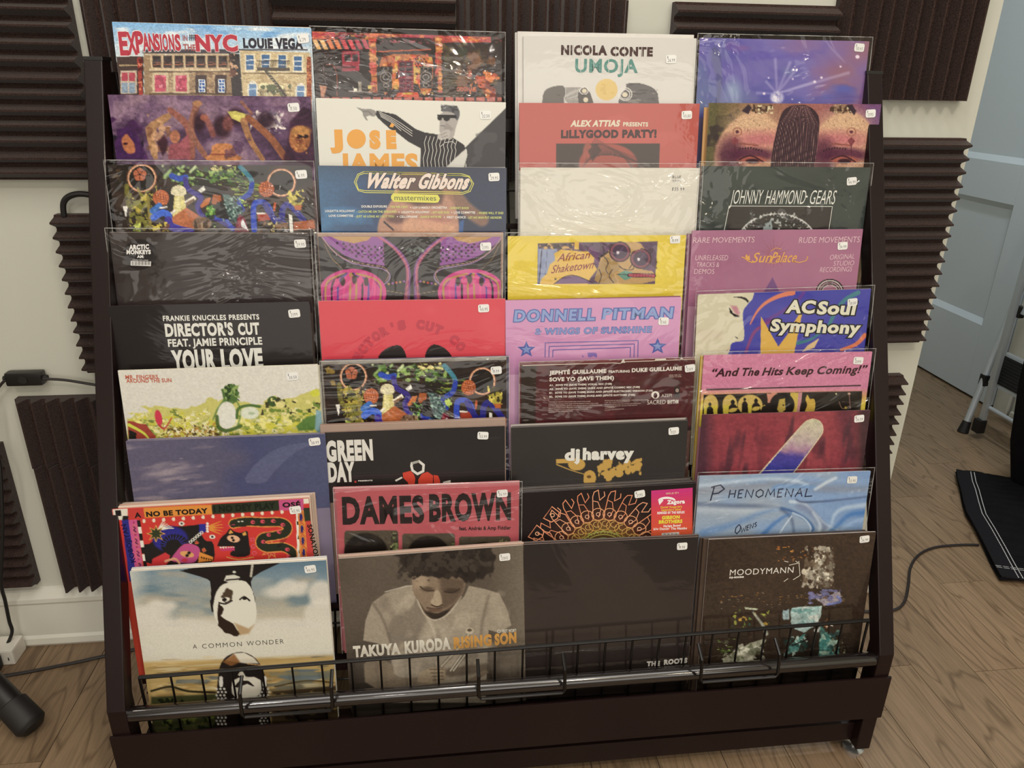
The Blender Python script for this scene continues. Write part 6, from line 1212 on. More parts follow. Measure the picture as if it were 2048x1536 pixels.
def folk(A):
    A.c[:] = np.array(A.col('#c9342e'))
    A.poly([235, 752, 375, 745, 385, 830, 245, 838], '#c23a34'); A.poly([375, 745, 955, 718, 960, 800, 385, 832], '#d98c34'); A.poly([955, 718, 1528, 676, 1530, 768, 960, 800], '#28301e'); A.poly([1528, 672, 1735, 662, 1740, 770, 1530, 768], '#c05084')
    A.poly([110, 755, 235, 750, 245, 850, 125, 850], '#ddd9cc'); A.poly([130, 768, 180, 766, 185, 815, 140, 816], '#1c1816'); A.poly(rc(195, 815, 245, 850), '#1c1816')
    A.poly([125, 850, 190, 850, 300, 1500, 240, 1500], '#c9342e'); A.poly([190, 850, 248, 845, 330, 1500, 270, 1500], '#2c2c86'); A.poly([248, 850, 320, 845, 400, 1500, 330, 1500], '#c8548c')
    for k in range(9): A.poly([318 + k * 9, 850 + k * 58, 345 + k * 9, 848 + k * 58, 352 + k * 9, 905 + k * 58, 326 + k * 9, 907 + k * 58], '#1e1a18' if k % 2 == 0 else '#e2ded2', soft=2)
    for k in range(5): A.ell(290 + k * 14, 870 + k * 104, 9, 9, '#a03060'); A.line([288 + k * 15, 905 + k * 104, 305 + k * 15, 920 + k * 104, 292 + k * 15, 935 + k * 104, 312 + k * 15, 950 + k * 104], 7, '#2a1416'); A.ell(300 + k * 15, 928 + k * 104, 22, 40, '#d88c4c', .5, 3, 0, 5)
    A.poly([1672, 770, 1690, 768, 1715, 1300, 1690, 1300], '#e2ded2', soft=2); 
    for k in range(8): A.poly(rc(1674 + k * 5, 800 + k * 60, 1700 + k * 5, 832 + k * 60), '#1e1a18' if k % 2 else '#e2ded2', soft=2)
    A.poly([1690, 770, 1750, 765, 1775, 1300, 1712, 1300], '#d98c34')
    for k in range(5): A.ell(1716 + k * 8, 820 + k * 100, 22, 44, '#b84c34', 1, 3, 0, 5); A.ell(1716 + k * 8, 825 + k * 100, 13, 32, '#2c2468', 1, 3)
    A.poly([1738, 745, 1815, 740, 1815, 855, 1750, 860], '#2c3424'); A.poly([1752, 860, 1822, 855, 1850, 1300, 1780, 1300], '#c4403a'); A.poly([1735, 660, 1790, 655, 1790, 708, 1738, 712], '#e0dccc'); A.poly([1822, 700, 1880, 690, 1900, 1300, 1850, 1300], '#d9803c')
    for k in range(16): x = 378 + k * 84; yy = 858 - k * 5.5; A.ell(x, yy, 14, 16, '#e0d6c0'); A.poly(rc(x - 16, yy - 26, x + 16, yy - 4), '#c9342e' if k else '#1e1a18', 0)
    A.poly([365, 1055, 440, 1050, 480, 960, 560, 900, 700, 905, 900, 880, 910, 955, 860, 960, 900, 1030, 970, 1030, 985, 1180, 930, 1230, 400, 1250], '#1f1b1a', 1, 4)
    A.ell(600, 1010, 150, 110, '#2c2a90', .9, 20); A.ell(640, 1060, 120, 90, '#1f1b1a', 1, 8)
    for k in range(12): a = math.pi * (1 + k / 11 * .9); A.line([630 + 70 * math.cos(a), 1070 + 60 * math.sin(a), 630 + 150 * math.cos(a), 1070 + 130 * math.sin(a)], 8, '#3434a0', 1, 4, 2)
    A.poly([845, 885, 905, 880, 905, 950, 850, 960], '#2c2c90'); 
    for k in range(4): A.ell(918, 880 + k * 22, 12, 11, '#e4e0d6'); 
    for k in range(5): A.line([940, 915 + (k - 2) * 8, 1055 - abs(k - 2) * 10, 915 + (k - 2) * 28], 16, '#d98c34', 1, 3, 4)
    for k in range(6): A.ell(775 + k * 19, 1035 - k * 16, 11, 10, '#e0ded6', 1, 2, 0, 6)
    A.poly([610, 1170, 700, 1060, 760, 1045, 840, 1070, 862, 1120, 830, 1190, 800, 1215, 700, 1215, 610, 1200], '#b94c84', 1, 4); A.ell(745, 1140, 60, 26, '#d9a060', 1, 3, 10); A.ell(762, 1128, 15, 13, '#1c1616'); A.ell(745, 1152, 15, 13, '#1c1616'); A.ell(725, 1190, 26, 16, '#c0344c'); A.poly([850, 1120, 970, 1165, 960, 1195, 840, 1210], '#d98c34')
    for k in range(5): A.poly([862 + k * 20, 1160 + k * 5, 878 + k * 20, 1164 + k * 5, 870 + k * 20, 1186 + k * 4], '#2a1c16', soft=2)
    A.poly([450, 1180, 560, 1125, 600, 1150, 590, 1200, 560, 1240, 440, 1240], '#c43438', 1, 4); A.line([560, 1200, 640, 1180, 680, 1215], 20, '#d9a07c')
    def star(cx, cy, r, c, c2, rot=0):
        for q, cc_ in ((1.0, c2), (.78, c)): A.poly([v for i in range(16) for v in (cx + q * (r if i % 2 == 0 else r * .48) * math.cos(i * math.pi / 8 + rot), cy + q * (r if i % 2 == 0 else r * .48) * .95 * math.sin(i * math.pi / 8 + rot))], cc_)
    for k in range(6): A.line([500, 930, 540 + k * 18, 858 + k * 12], 14, '#e4dfd2', 1, 3, 5)
    star(480, 965, 84, '#323a24', '#d9a04c'); star(1455, 1105, 86, '#c43a44', '#e0a04c', .2); star(826, 1042, 22, '#c43a34', '#e0a04c'); star(888, 1105, 24, '#c43a34', '#e0a04c')
    for x, yy in ((698, 880), (960, 992)): A.ell(x, yy, 25, 18, '#e0dcd0'); A.ell(x, yy, 10, 9, '#1c1616')
    A.poly([1000, 1070, 1030, 1000, 1080, 960, 1110, 915, 1140, 945, 1200, 960, 1260, 935, 1265, 990, 1290, 1130, 1260, 1160, 1150, 1165, 1100, 1140, 1150, 1090, 1150, 1070, 1010, 1075], '#1e1a1a', 1, 3, 0); A.poly([1100, 960, 1115, 930, 1138, 958, 1105, 968], '#d9a04c'); A.poly([1215, 965, 1245, 945, 1250, 975, 1225, 985], '#d9a04c')
    A.ell(1140, 1008, 55, 30, '#e0b08c', 1, 3, 10); A.ell(1130, 1000, 12, 11, '#1c1616'); A.ell(1140, 1022, 12, 11, '#1c1616')
    for k in range(6): A.poly([1022 + k * 22, 1078, 1042 + k * 22, 1076, 1032 + k * 22, 1096], '#e8e4dc', soft=2)
    A.poly([1015, 1098, 1150, 1080, 1150, 1110, 1040, 1112], '#c0386c', 1, 3)
    A.poly([975, 1100, 1000, 1090, 1030, 1110, 1090, 1130, 1090, 1180, 1020, 1195, 985, 1180], '#c9342e', 1, 3)
    sn = [1140, 880, 1240, 862, 1400, 868, 1540, 868, 1600, 905, 1580, 960, 1480, 985, 1390, 1000, 1370, 1050, 1430, 1085, 1560, 1080, 1640, 1120, 1640, 1170]
    A.line(sn, 86, '#d98c44', 1, 3); A.line(sn, 68, '#262c1e', 1, 3); A.poly([1120, 885, 1180, 842, 1250, 840, 1250, 905, 1150, 905], '#262c1e'); A.ell(1185, 862, 10, 6, '#e0dcd0'); A.ell(1215, 860, 10, 6, '#e0dcd0'); A.line([1080, 900, 1150, 888], 5, '#c0386c')
    for x, yy in ((1305, 868), (1390, 862), (1480, 858), (1560, 890), (1530, 950), (1440, 975), (1395, 1035), (1600, 1100), (1610, 1160)): A.ell(x, yy, 19, 16, '#d0485c', 1, 3); A.ell(x + 8, yy, 8, 6, '#262c1e', 1, 2)
    for k in range(3): A.line([1530 - k * 10, 1080, 1600 - k * 20, 1000 + k * 5], 8, '#1e1a1a', 1, 3, 3); A.ell(1302 + k * 8, 1015 + k * 58, 16, 15, '#d0607c', 1, 3, 0, 5)
    A.line([1085, 1165, 1180, 1185, 1310, 1165], 8, '#d9a04c'); A.ell(1240, 1180, 300, 12, '#1e1a1a', .0)
    A.T(300, 832, 358, 828, 46, 'A', '#1c1614', .03); A.T(400, 822, 925, 790, 44, 'NO BE TODAY', '#1c1614', .045); A.T(975, 784, 1500, 752, 54, 'I NO DEY PLAY', '#151a12', .04); A.T(1560, 742, 1715, 735, 42, 'OSÉ', '#1c1614', .045)
    A.T(310, 1205, 225, 880, 42, 'KOBOJIYAN', '#17154a', .03, up=(-1, .25)); A.T(1768, 890, 1835, 1190, 42, 'SONAYON', '#1c1614', .03, up=(1, -.2))
record(8, 1, 'bright red folk-art sleeve with a black beast, a snake and stars inside lettered borders', folk, base='#c9342e', board='#c94838', finish='matte', sticker=(1668, 762, 4), price='45.95', n=5, back=['#d8c8b8', '#c9a08c', '#b08a80', '#d0c0b0', '#c0a898'], pick='red folk-art sleeve', shift=.0012)

def pinkbrown(A):
    A.c[:] = np.array(A.col('#b4545e')); A.blotch(180, 640, 1820, 1400, ['#ba5c66'], 400, .5, .5)
    for x0, x1, y0 in ((262, 742, 1025), (775, 1245, 1052), (1280, 1738, 1078)):
        A.poly([x0 + 16, y0, x1 - 16, y0 - 4, x1, y0 + 16, x1, 1500, x0, 1500, x0, y0 + 16], '#4c4438', 1, 4); A.blotch(x0, y0, x1, 1500, ['#5f5644', '#3c362c'], 34, .54, .8)
        cx = (x0 + x1) / 2; A.ell(cx - (50 if x0 < 300 else 0), y0 + 190, 190 if x0 < 1000 else 170, 170 if x0 < 1000 else 140, '#181310', 1, 16)
    A.blotch(670, 1030, 742, 1240, ['#6c7c4c', '#a8a878', '#2c2c20'], 26, .5); A.blotch(1180, 1070, 1245, 1180, ['#6c7c4c'], 26, .55); A.blotch(1620, 1080, 1738, 1180, ['#7c8458', '#a0a070'], 26, .55)
    A.T(248, 972, 975, 958, 248, 'DAMES', '#231819', .045)
    A.T(1016, 948, 1744, 930, 248, 'BROWN', '#231819', .05)
    A.T(1280, 1022, 1742, 1014, 34, 'feat. Andrés & Amp Fiddler', '#2a1a1c', .03)
def _pb(A):
    pinkbrown(A)
record(8, 2, 'dusty pink sleeve with huge black condensed capitals above three dark photo panels', _pb, base='#b4545e', board='#c07078', finish='gloss', film=True, sticker=(1665, 692, 2), price='26.99', n=2, back=['#c07a80', '#b86c74'], pick='dusty pink sleeve with black capitals', shift=-.001)

def neon(A):
    A.c[:] = np.array(A.col('#1e1616')); cx, cy = 920, 1330
    r = np.hypot((A.X - cx) / 1.0, (A.Y - cy) * 1.05); g = np.clip(1 - np.abs(r - 330) / 260, 0, 1) * (A.Y < 1400)
    A.mix(g * .55, '#8a4428'); g2 = np.clip(1 - np.abs(r - 270) / 120, 0, 1); A.mix(g2 * .6, '#8f7a38'); A.mix(np.clip(1 - r / 230, 0, 1) * .5, '#4c7a48')
    for k in range(12):
        a = math.radians(196 + k * 13.5); a2 = a + .11
        def pt(rad, ang): return (cx + rad * math.cos(ang), cy + rad * math.sin(ang) / 1.05)
        c = ['#e8946c', '#e08a64', '#e8a27c'][k % 3]
        P = [pt(395, a - .13), pt(600, a - .05), pt(640, a - .02), pt(655, a + .04), pt(560, a + .05), pt(600, a + .13), pt(640, a + .12)]
        A.vl(P, 7, c, 0); A.vl([pt(400, a), pt(470, a + .06), pt(545, a + .02), pt(560, a - .06)], 6, c, 0); q = pt(430, a); A.vell(q[0], q[1], 62, 56, '#e8a878', 1, 24, ring=6); A.vell(q[0], q[1], 20, 18, '#f0c0a0', 1, 16, ring=5)
        q = pt(330, a + .12); A.vell(q[0], q[1], 58, 50, '#d0a050', 1, 24, ring=6); A.vell(q[0] + 12, q[1] - 10, 30, 26, '#d8b468', 1, 20, ring=5, a0=30, a1=280)
        A.vl([pt(250, a), pt(285, a + .1), pt(250, a + .16)], 6, '#a8b458', 1)
    for k, (x, y) in enumerate(((315, 1095), (450, 930))): A.vl([(x - 65, y + 28), (x + 10, y - 75), (x + 75, y - 25), (x + 60, y + 30), (x + 5, y + 62)], 8, '#e89a74', 1, True); A.vell(x + 15, y, 20, 18, '#f0b890', 2, 14, ring=6); A.vl([(x + 80, y - 20), (x + 130, y - 5), (x + 170, y + 60)], 7, '#e89a74', 1)
    for rr_ in (262, 235, 205): A.vell(cx, cy, rr_, rr_ * .98, '#b8b45c' if rr_ > 220 else '#8fb878', 1, 60, 200, 340, ring=7)
    for q in range(12):
        yy = 690 + q * 40; A.vp([1342, 712 + q * 36.3, 1710, 686 + q * 37.5, 1710 - q * .2, 686 + (q + 1) * 37.5, 1342, 712 + (q + 1) * 36.3], ['#c9307c', '#cc3272', '#cf3668', '#d23c5c', '#d54052', '#d6444a', '#d64844', '#d84c40', '#da503c', '#dc5438', '#dc5a38', '#dc5c38'][q], 3)
    for x0, x1, yy, h, tx, c, b in ((1470, 1585, 742, 15, 'VINYL #1 OF 4', '#e8c8a8', .03), (1480, 1640, 830, 38, 'Zagora', '#f0ecec', .06), (1425, 1615, 866, 20, "Daniel Vangarde's", '#e8c03c', .03), (1432, 1605, 890, 20, 'legendary label', '#e8c03c', .03), (1395, 1640, 918, 22, 'REMIXED BY THE REFLEX', '#f0e4e4', .05), (1435, 1595, 965, 32, 'GIBSON', '#e8dc3c', .06), (1408, 1618, 1003, 32, 'BROTHERS', '#e8dc3c', .06), (1450, 1602, 1034, 22, 'Harlem Bound', '#f4e8e4', .04), (1362, 1660, 1060, 22, "b/w Dancin' The Mambo", '#f4e8e4', .04)):
        A.T(x0, yy + 4, x1, yy - 4, h, tx, c, b, layer=5)
    A.vell(1480, 800, 78, 34, '#f0ecec', 4, 20, 180, 360, ring=20); A.vp([1405, 805, 1440, 780, 1450, 800, 1415, 840], '#f0ecec', 4)
    A.vp([1435, 1090, 1590, 1080, 1590, 1140, 1435, 1145], '#e8e4e0', 4)
    for k in range(18): A.vl([1441 + k * 8.3, 1090, 1441 + k * 8.3, 1145], 2 + (k * 5 % 4), '#2a2024', 5)
record(8, 3, 'black sleeve with a neon orange fan of outlined letters and a pink to orange label', neon, base='#1e1616', board='#2e2422', finish='gloss', sticker=(1240, 742, 8), price='31.95', n=5, back=['#2c2220', '#4c4440', '#26201e', '#5c5450', '#2c2422'], pick='black sleeve with the neon fan')

def silk(A):
    n = A.noise(300, 180, 2); A.c = A.ramp(np.clip((A.X - 150) / 1500 * .5 + n * .6, 0, 1), (0, '#8fa8c8'), (.4, '#9aabc0'), (.7, '#86a6d2'), (1, '#7898c8'))
    A.blotch(150, 690, 900, 760, ['#7fa8dc'], 300, .45, .6, 60, .2)
    def fold(P, w, c, a=.8, soft=30, w2=None): A.line(P, w, c, a, soft, w2)
    fold([160, 810, 600, 770, 900, 740, 1250, 780, 1660, 800], 70, '#8a8f9c', .6, 60); fold([150, 760, 700, 700, 1000, 710, 1130, 760], 30, '#b9cfe6', .8, 24); fold([830, 790, 900, 760, 1200, 775], 40, '#6f9ad0', .8, 30)
    fold([160, 930, 400, 940, 700, 945, 870, 960, 980, 1040, 1010, 1180], 46, '#4a5c80', .75, 30, 14); fold([160, 960, 600, 985, 850, 960], 60, '#c2cfdc', .6, 50); fold([200, 1180, 480, 1100, 700, 1010, 860, 970], 60, '#5f8ac4', .7, 50, 20)
    fold([980, 900, 1100, 920, 1200, 1010, 1290, 1100, 1400, 1150], 30, '#cfe0f0', .8, 20, 8); fold([1030, 880, 1100, 905, 1350, 890, 1660, 855], 18, '#3c4c70', .7, 14); fold([1060, 940, 1150, 980, 1280, 1130], 60, '#7880a0', .5, 40)
    fold([900, 960, 1000, 990, 1120, 1060, 1180, 1140, 1130, 1190], 26, '#38609c', .8, 20); fold([1000, 1000, 1100, 1050, 1160, 1130, 1140, 1190], 14, '#c9dcf0', .9, 12); fold([740, 1190, 830, 1100, 930, 1030, 980, 1010], 40, '#4a7cc0', .8, 24, 12); fold([880, 1190, 930, 1110, 990, 1030], 12, '#cfe0f0', .9, 10)
    fold([1640, 930, 1450, 960, 1370, 1020, 1340, 1110, 1290, 1170], 40, '#b8cfe8', .8, 24, 12); fold([1640, 1000, 1500, 1020, 1400, 1110, 1330, 1170], 50, '#3f78c0', .8, 36, 14); fold([1230, 1180, 1240, 1100, 1180, 1000], 30, '#dcebf6', .8, 30, 8); fold([1640, 1050, 1520, 1090, 1400, 1180], 26, '#9cbce4', .8, 20)
    fold([1200, 790, 1300, 730, 1380, 690], 26, '#dfeaf4', .7, 20); fold([1660, 830, 1300, 860, 1000, 850], 50, '#88a8d4', .7, 40)
    c = '#262c48'
    A.hand(262, 880, 118, 120, 'P', c, 11, (1, -.03), slant=.1)
    x = 425
    for ch, w_ in (('H', 66), ('E', 52), ('N', 74), ('O', 74), ('M', 84), ('E', 54), ('N', 74), ('A', 70), ('L', 70)): A.hand(x, 868 - (x - 425) * .02, w_, 72, ch, c, 9.5, (1, -.03), slant=.12); x += w_ * 1.24
    A.hand(478, 1190, 52, 76, 'O', c, 8, (1, -.25), slant=.2)
    x = 535; 
    for ch, w_ in (('W', 46), ('E', 24), ('N', 34), ('S', 26)): A.hand(x, 1178 - (x - 535) * .42, w_, 46 - (x - 535) * .08, ch, c, 7, (1, -.38), slant=.1); x += w_ * 1.15
    A.grain(.03, 20, 8)
record(8, 4, 'pale blue rippling satin sleeve with dark handwritten capitals', silk, base='#93a9c8', board='#a8b4c4', finish='gloss', film=True, sticker=(1525, 705, 0), price='22.95', n=3, back=['#b4c0d0', '#3c3c44', '#a0acc0'], pick='pale blue satin sleeve', shift=-.0008)

def wonder(A):
    t = np.clip((A.Y - 100) / 950, 0, 1)
    A.c = A.ramp(t, (0, '#5c7a90'), (.12, '#7c93a2'), (.3, '#a9a79a'), (.42, '#c3bdac'), (.5, '#d8d4c8'), (.66, '#dcd9cc'), (1, '#d0c8a8'))
    A.blotch(240, 100, 1640, 560, ['#5f7c8e', '#9aa6a8', '#b7ab98'], 300, .52, .7, 90, .2); A.blotch(240, 200, 760, 400, ['#3f6a88'], 260, .5, .5, 70, .2); A.blotch(1100, 100, 1640, 200, ['#5f7f96'], 200, .42, .7, 60, .2)
    A.mix(np.clip((400 - A.X) / 160 - (A.Y - 150) / 1400, 0, 1) * .9, '#d6d6cc')
    for cx, cy, rx, ry in ((450, 430, 90, 46), (340, 470, 100, 60), (420, 400, 50, 28), (520, 410, 40, 24), (1330, 280, 75, 50), (1260, 320, 95, 40), (1400, 300, 60, 46), (1440, 270, 28, 22), (1560, 330, 90, 90), (1560, 480, 120, 120), (380, 500, 140, 60), (1300, 560, 300, 60), (600, 560, 300, 60)): A.ell(cx, cy, rx, ry, '#dedad0', .82, 34)
    A.mix(np.clip(1 - np.abs(A.Y - 660) / 110, 0, 1), '#dcdacc'); A.c *= (1 - .07 * np.random.RandomState(4).rand(*A.X.shape))[..., None]
    A.poly([536, 158, 1325, 96, 1095, 205, 1070, 260, 1110, 380, 1095, 420, 800, 440, 800, 250, 770, 225], '#1d1716', 1, 3)
    A.poly([815, 420, 830, 330, 870, 270, 930, 250, 1030, 235, 1080, 290, 1105, 380, 1118, 470, 1095, 560, 1040, 610, 980, 622, 900, 600, 850, 540, 820, 480], '#d9d8cc', 1, 4)
    A.poly([850, 390, 890, 430, 870, 480, 950, 540, 1000, 610, 980, 624, 900, 604, 852, 545, 846, 470], '#2a1c14', 1, 5, 5); A.poly([960, 530, 1060, 570, 1100, 540, 1060, 605, 1000, 615], '#a8875c', .8, 14)
    A.poly([905, 290, 950, 310, 940, 380, 900, 400, 870, 350, 890, 320], '#3a2a1c', .9, 8, 4); A.ell(895, 372, 36, 16, '#e0ddd2', 1, 3, -12); A.ell(893, 372, 16, 13, '#1c1614'); A.line([855, 392, 900, 400, 945, 378], 10, '#1c1614'); A.line([1000, 370, 1030, 352, 1066, 378], 11, '#1c1614'); A.ell(1032, 365, 14, 9, '#1c1614'); A.poly([890, 240, 905, 205, 960, 200, 1000, 215, 990, 245, 940, 262], '#d0cfc4', 1, 3); A.line([905, 238, 995, 228], 10, '#241a18'); A.ell(960, 182, 12, 8, '#cfcec4'); A.line([1085, 135, 1075, 210], 16, '#c9c4b4', .9, 5); A.line([800, 380, 812, 450], 14, '#1d1716')
    # lower landscape
    A.mix(np.clip((A.Y - (790 - (A.X - 300) * .035)) / 24, 0, 1), '#c0a468')
    A.blotch(350, 760, 1660, 1300, ['#d3bd88', '#8c7444', '#6c6c60', '#d8caa0', '#a0824c'], 260, .54, .8, 26, .08, -3); A.blotch(1180, 850, 1640, 950, ['#5c7080', '#7c7c68'], 200, .45, .8, 30); A.blotch(560, 890, 860, 950, ['#5c6870'], 160, .4, .7, 30); A.line([390, 1000, 520, 970, 640, 1000, 830, 1010], 14, '#2c2818', 1, 6); A.line([1240, 970, 1450, 930, 1640, 940], 10, '#4c3c20', .9, 5); A.poly([390, 1040, 850, 1020, 850, 1500, 390, 1500], '#3a4024', .9, 14); A.blotch(390, 1030, 860, 1300, ['#6c7434', '#1c2414'], 40, .5); A.poly([1220, 1000, 1700, 960, 1700, 1500, 1220, 1500], '#3c3020', .9, 14); A.blotch(1220, 990, 1700, 1500, ['#8c7444', '#241c14'], 60, .5, 1, 30)
    A.poly([850, 900, 862, 820, 900, 765, 960, 735, 1030, 730, 1100, 765, 1150, 830, 1190, 950, 1220, 1500, 820, 1500, 840, 1000], '#1e1614', 1, 4)
    A.poly([960, 740, 1030, 735, 1095, 770, 1130, 810, 1040, 810, 900, 790], '#d9d4c4', 1, 8); A.poly([880, 800, 960, 745, 1000, 800, 940, 830], '#8c5c30', .9, 12); A.poly([950, 910, 1140, 900, 1150, 1010, 1100, 1050, 1060, 1090, 960, 1080, 940, 1000], '#dcd8ca', 1, 5)
    A.poly([905, 830, 1050, 815, 1140, 830, 1150, 880, 1060, 900, 1000, 890, 920, 905], '#17110f'); A.ell(1095, 860, 50, 34, '#17110f'); A.line([1050, 812, 1140, 822], 7, '#b89060'); A.poly([985, 890, 1010, 850, 1040, 900, 1070, 905, 1040, 920], '#cfc8b8', 1, 4); A.poly([960, 970, 1000, 925, 1060, 930, 1100, 965, 1060, 975, 1010, 985], '#241a16'); A.poly([985, 975, 1050, 950, 1095, 970, 1050, 995], '#d8d4c8', 1, 4); A.poly([940, 1010, 1000, 1080, 1100, 1060, 1040, 1120, 950, 1090], '#241a16')
    for s_, x in ((0, 870), (1, 1170)):
        A.line([x, 910, x, 960], 26, '#d8d4cc', 1, 3)
        for j in range(12):
            for i in range(3): A.ell(x - 30 + i * 26 + (j % 2) * 10, 985 + j * 22, 8, 8, '#dcdad2', .95, 3)
    A.T(678, 708, 706, 706, 28, 'A', '#2a2420', -.012); A.T(742, 706, 1014, 690, 30, 'COMMON', '#2a2420', -.012, sp=1.25); A.T(1048, 687, 1302, 672, 30, 'WONDER', '#2a2420', -.012, sp=1.25)
record(9, 1, 'large pale sky and desert sleeve with an upside-down face above and a braided face below', wonder, base='#cfccc0', board='#dcd8cc', finish='matte', sticker=(1483, 160, 5), price='44.95', n=2, back=['#dcd8cc', '#c9cccc'], pick='upside-down face sleeve', shift=.0015)

def trumpet(A):
    A.c = A.ramp(np.clip(A.Y / 1000 * .4 + A.noise(400) * .6, 0, 1), (0, '#6c6256'), (.5, '#5c5248'), (1, '#4a423a')); A.mix(np.clip((A.X - 1100) / 240, 0, 1) * .6, '#8a8070'); A.mix(np.clip((A.Y - 850) / 160, 0, 1) * .6, '#2c2724')
    A.poly([285, 690, 300, 560, 345, 440, 430, 380, 560, 330, 610, 330, 640, 420, 780, 560, 950, 400, 980, 330, 1080, 350, 1180, 380, 1230, 480, 1260, 590, 1180, 640, 1110, 620, 1090, 1100, 480, 1100, 470, 760, 380, 710], '#a69b8a', 1, 6)
    A.blotch(290, 330, 1260, 1000, ['#b9ae9c', '#8a8072', '#7a7064'], 130, .53, .7, 200, .15, 20); A.line([345, 440, 420, 560, 470, 720], 12, '#6c6256', .8, 18); A.line([1110, 400, 1070, 560, 1060, 700], 14, '#6c6256', .7, 20); A.line([650, 440, 740, 600, 760, 680], 14, '#d6cbb8', .7, 20)
    A.line([430, 370, 560, 335, 610, 330], 6, '#e0d8c8', .8, 5)
    A.poly([640, 430, 700, 540, 770, 560, 860, 490, 950, 380, 950, 340, 620, 340], '#5c4c3e', .95, 10); A.poly([690, 500, 740, 550, 800, 550, 860, 490], '#2c2420', .9, 10); A.line([640, 420, 690, 520, 760, 556, 850, 510, 930, 400], 10, '#c0b6a4', 1, 5)
    A.poly([605, 260, 640, 250, 900, 260, 960, 300, 950, 370, 900, 440, 830, 490, 770, 515, 700, 500, 650, 430, 612, 380], '#8f7c68', 1, 6); A.poly([780, 260, 950, 290, 945, 370, 880, 450, 800, 490, 800, 400], '#5a4a3e', .75, 30); A.ell(660, 300, 50, 60, '#b09c84', .8, 40)
    A.line([660, 335, 700, 362, 750, 362], 7, '#2c221c', 1, 5); A.line([820, 368, 870, 375, 920, 350], 7, '#2c221c', 1, 5); A.ell(705, 352, 42, 16, '#4a3c30', .7, 14); A.ell(868, 362, 44, 16, '#3a2e26', .7, 14)
    A.poly([755, 360, 785, 360, 805, 430, 800, 465, 740, 460, 725, 430, 745, 410], '#b7a68e', .95, 8); A.line([735, 455, 770, 468, 805, 455], 8, '#3a2c24', 1, 5); A.line([705, 475, 760, 482, 800, 475], 10, '#4a3a30', .9, 6); A.ell(755, 492, 46, 12, '#6c5444', .9, 8); A.line([720, 500, 770, 520, 820, 500], 10, '#3c3028', .7, 10)
    A.poly([490, 110, 620, 80, 900, 60, 1120, 60, 1150, 130, 1140, 220, 1080, 280, 1010, 300, 960, 310, 900, 270, 780, 285, 700, 262, 620, 270, 600, 235, 540, 200], '#2e2722', 1, 12, 14); A.blotch(500, 70, 1160, 300, ['#3c342e', '#231d1a', '#4c433a'], 40, .52, .7)
    # hands and trumpet
    A.poly([285, 800, 480, 830, 490, 930, 640, 940, 720, 870, 820, 860, 850, 900, 820, 950, 640, 1010, 300, 1010], '#8c7e6c', 1, 10); A.poly([640, 960, 660, 900, 740, 865, 820, 870, 830, 950, 740, 980], '#a8977f', 1, 5)
    for k in range(4): A.line([720 + k * 8, 880 + k * 24, 815, 880 + k * 22], 4, '#4a3c30', .9)
    A.line([860, 900, 1090, 870], 60, '#5c5044', .8, 20); A.poly([960, 960, 1090, 880, 1110, 900, 1000, 980], '#80705e', .9, 8)
    for L, w_ in (([985, 640, 930, 720, 800, 860], 16), ([930, 790, 860, 890], 12), ([975, 760, 880, 890], 10)): A.line(L, w_ + 5, '#2c2622', 1, 3); A.line(L, w_, '#b8ad98', 1, 4); A.line([L[0] - 3, L[1], L[2] - 4, L[3]], 3, '#efe8d8', .9, 3)
    A.ell(985, 628, 28, 22, '#c9bda6', 1, 3); A.ell(985, 622, 16, 10, '#5c5244', 1, 3)
    for bb in (1,):
        A.T(222, 802, 532, 780, 76, 'TAKUYA', '#d6d2c6', .06); A.T(560, 778, 862, 748, 82, 'KURODA', '#d6d2c6', .06); A.T(882, 746, 1132, 724, 78, 'RISING', '#c9954a', .06); A.T(1150, 724, 1294, 706, 78, 'SON', '#c9954a', .06)
    A.T(1197, 640, 1292, 634, 22, 'FIRST WORD', '#d0ccc0', .04); A.vell(1178, 629, 13, 11, '#d0ccc0', 1, 14, ring=4)
    A.grain(.07, 12, 5); A.c *= .93
record(9, 2, 'sepia sleeve of a man with an afro looking down over a trumpet', trumpet, base='#5c5248', board='#a0968c', finish='gloss', sticker=(1216, 140, 2), price='21.45', n=2, back=['#b89c8c', '#a8907f'], pick='sepia trumpet player sleeve', shift=-.0012)

def roots(A):
    A.c = A.ramp(np.clip(A.Y / 1300 + (A.noise(600) - .5) * .3, 0, 1), (0, '#2a2322'), (.6, '#332a27'), (.85, '#221c1b'), (1, '#1b1716'))
    A.T(895, 960, 985, 956, 34, 'THE', '#dcdad6', .07); A.T(1012, 950, 1172, 936, 36, 'ROOTS', '#dcdad6', .07)
record(9, 3, 'large plain brown-black shrink-wrapped sleeve with small white capitals at lower right', roots, base='#2a2322', board='#6c5a54', finish='wrap', sticker=(1137, 140, 2), price='19.98', n=1, back='#4c403c', pick='plain brown-black lowest sleeve')

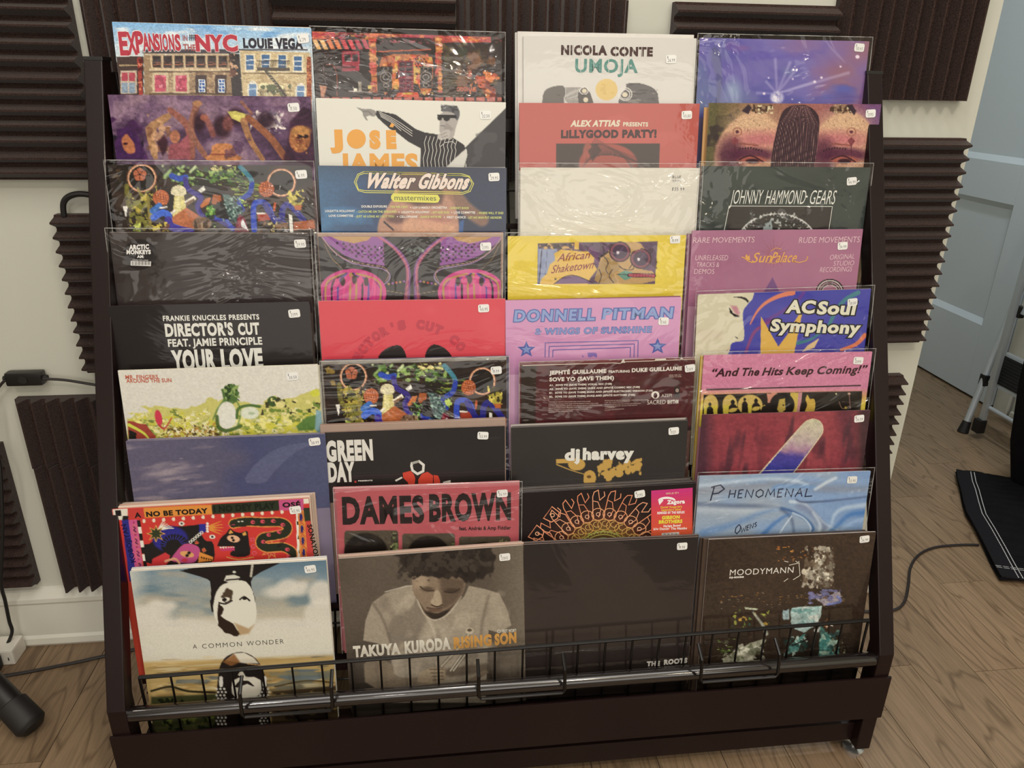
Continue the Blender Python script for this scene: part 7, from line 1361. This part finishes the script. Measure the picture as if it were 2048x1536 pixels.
def splash(A):
    A.c = A.ramp(np.clip(A.Y / 1200 + (A.noise(400) - .5) * .6, 0, 1), (0, '#3f3128'), (.5, '#34281f'), (1, '#1e1916'))
    A.blotch(520, 120, 940, 280, ['#a8622c', '#c98a3c'], 30, .74, .9, 12); A.blotch(700, 150, 920, 420, ['#a8a294', '#c9c2b0', '#6c5c4c'], 34, .56, .9, 50); A.poly([860, 170, 905, 200, 918, 300, 890, 410, 800, 400, 790, 300, 840, 250], '#8f8a7c', .7, 24, 8); A.blotch(780, 180, 920, 420, ['#dcd8c8', '#4c3c30'], 22, .54, .9)
    A.blotch(180, 420, 1030, 560, ['#a87c3c', '#8c8474'], 26, .74, .8, 6); A.blotch(740, 420, 970, 530, ['#a09aa8', '#6a6c9c'], 44, .5, .9, 20); A.line([880, 520, 960, 500, 940, 470], 14, '#6c78c0', .9, 6); A.blotch(240, 500, 560, 700, ['#6c8c3c', '#a8b04c', '#c9a43c', '#3c6c5c'], 30, .73, .9); A.poly([365, 535, 450, 545, 440, 555, 370, 548], '#b0b8a0')
    A.poly([655, 540, 845, 525, 835, 600, 790, 660, 730, 692, 680, 670, 650, 630], '#a9c4c4', 1, 4, 4); A.blotch(655, 530, 840, 690, ['#d8e0dc', '#5f9494', '#8fb4b4'], 44, .52, .8); A.poly([600, 555, 645, 548, 640, 610, 605, 615], '#9cb8c0', .9, 6, 4)
    A.poly([225, 860, 330, 790, 480, 730, 500, 735, 440, 800, 420, 880, 240, 890], '#aeb09a', .95, 6, 5); A.blotch(225, 740, 500, 890, ['#dcdccc', '#5c6048'], 26, .54, .7); A.line([420, 570, 480, 650, 500, 700], 12, '#b4bcae', .9, 8, 24)
    A.poly([830, 650, 880, 700, 940, 760, 960, 860, 820, 860, 830, 740], '#3f7c78', .95, 8, 5); A.blotch(820, 660, 960, 860, ['#5fa09a', '#2c4c4c', '#a8c4b4'], 34, .52, .8); A.poly([620, 800, 680, 740, 740, 700, 700, 800, 640, 830], '#4f8c88', .9, 6, 5); A.blotch(600, 700, 760, 840, ['#bcd4cc', '#23403c'], 26, .55, .8); A.line([660, 770, 740, 740, 760, 700], 8, '#1c1a18')
    A.blotch(160, 700, 340, 880, ['#5c7a34', '#8ca44c'], 34, .68, .8, 8); A.blotch(850, 600, 920, 670, ['#e0d8c8', '#c9803c'], 18, .62); A.blotch(900, 720, 990, 860, ['#8c8a70', '#3c3428'], 18, .55)
    for L in ((700, 250, 708, 340), (706, 268, 680, 250), (706, 340, 665, 366), (634, 358, 608, 377), (610, 250, 636, 256), (640, 276, 700, 262)): A.vl(list(L), 4, '#d4d0c4', 1)
    A.T(272, 340, 666, 322, 36, 'MOODYMANN', '#dedad4', 0, sp=1.08); A.T(270, 358, 360, 354, 11, 'DJ-KICKS', '#dedad4', .08)
    A.grain(.2, 14, 6)
record(9, 4, 'large dark brown sleeve with thin white capitals and turquoise and bone paint splashes', splash, base='#32271f', board='#a89c94', finish='wrap', sticker=(1106, 114, 5), price='26.99', n=2, back=['#46382f', '#3c302a'], pick='paint-splashed lowest sleeve', shift=-.0058)
bpy.data.objects.remove(_fo)
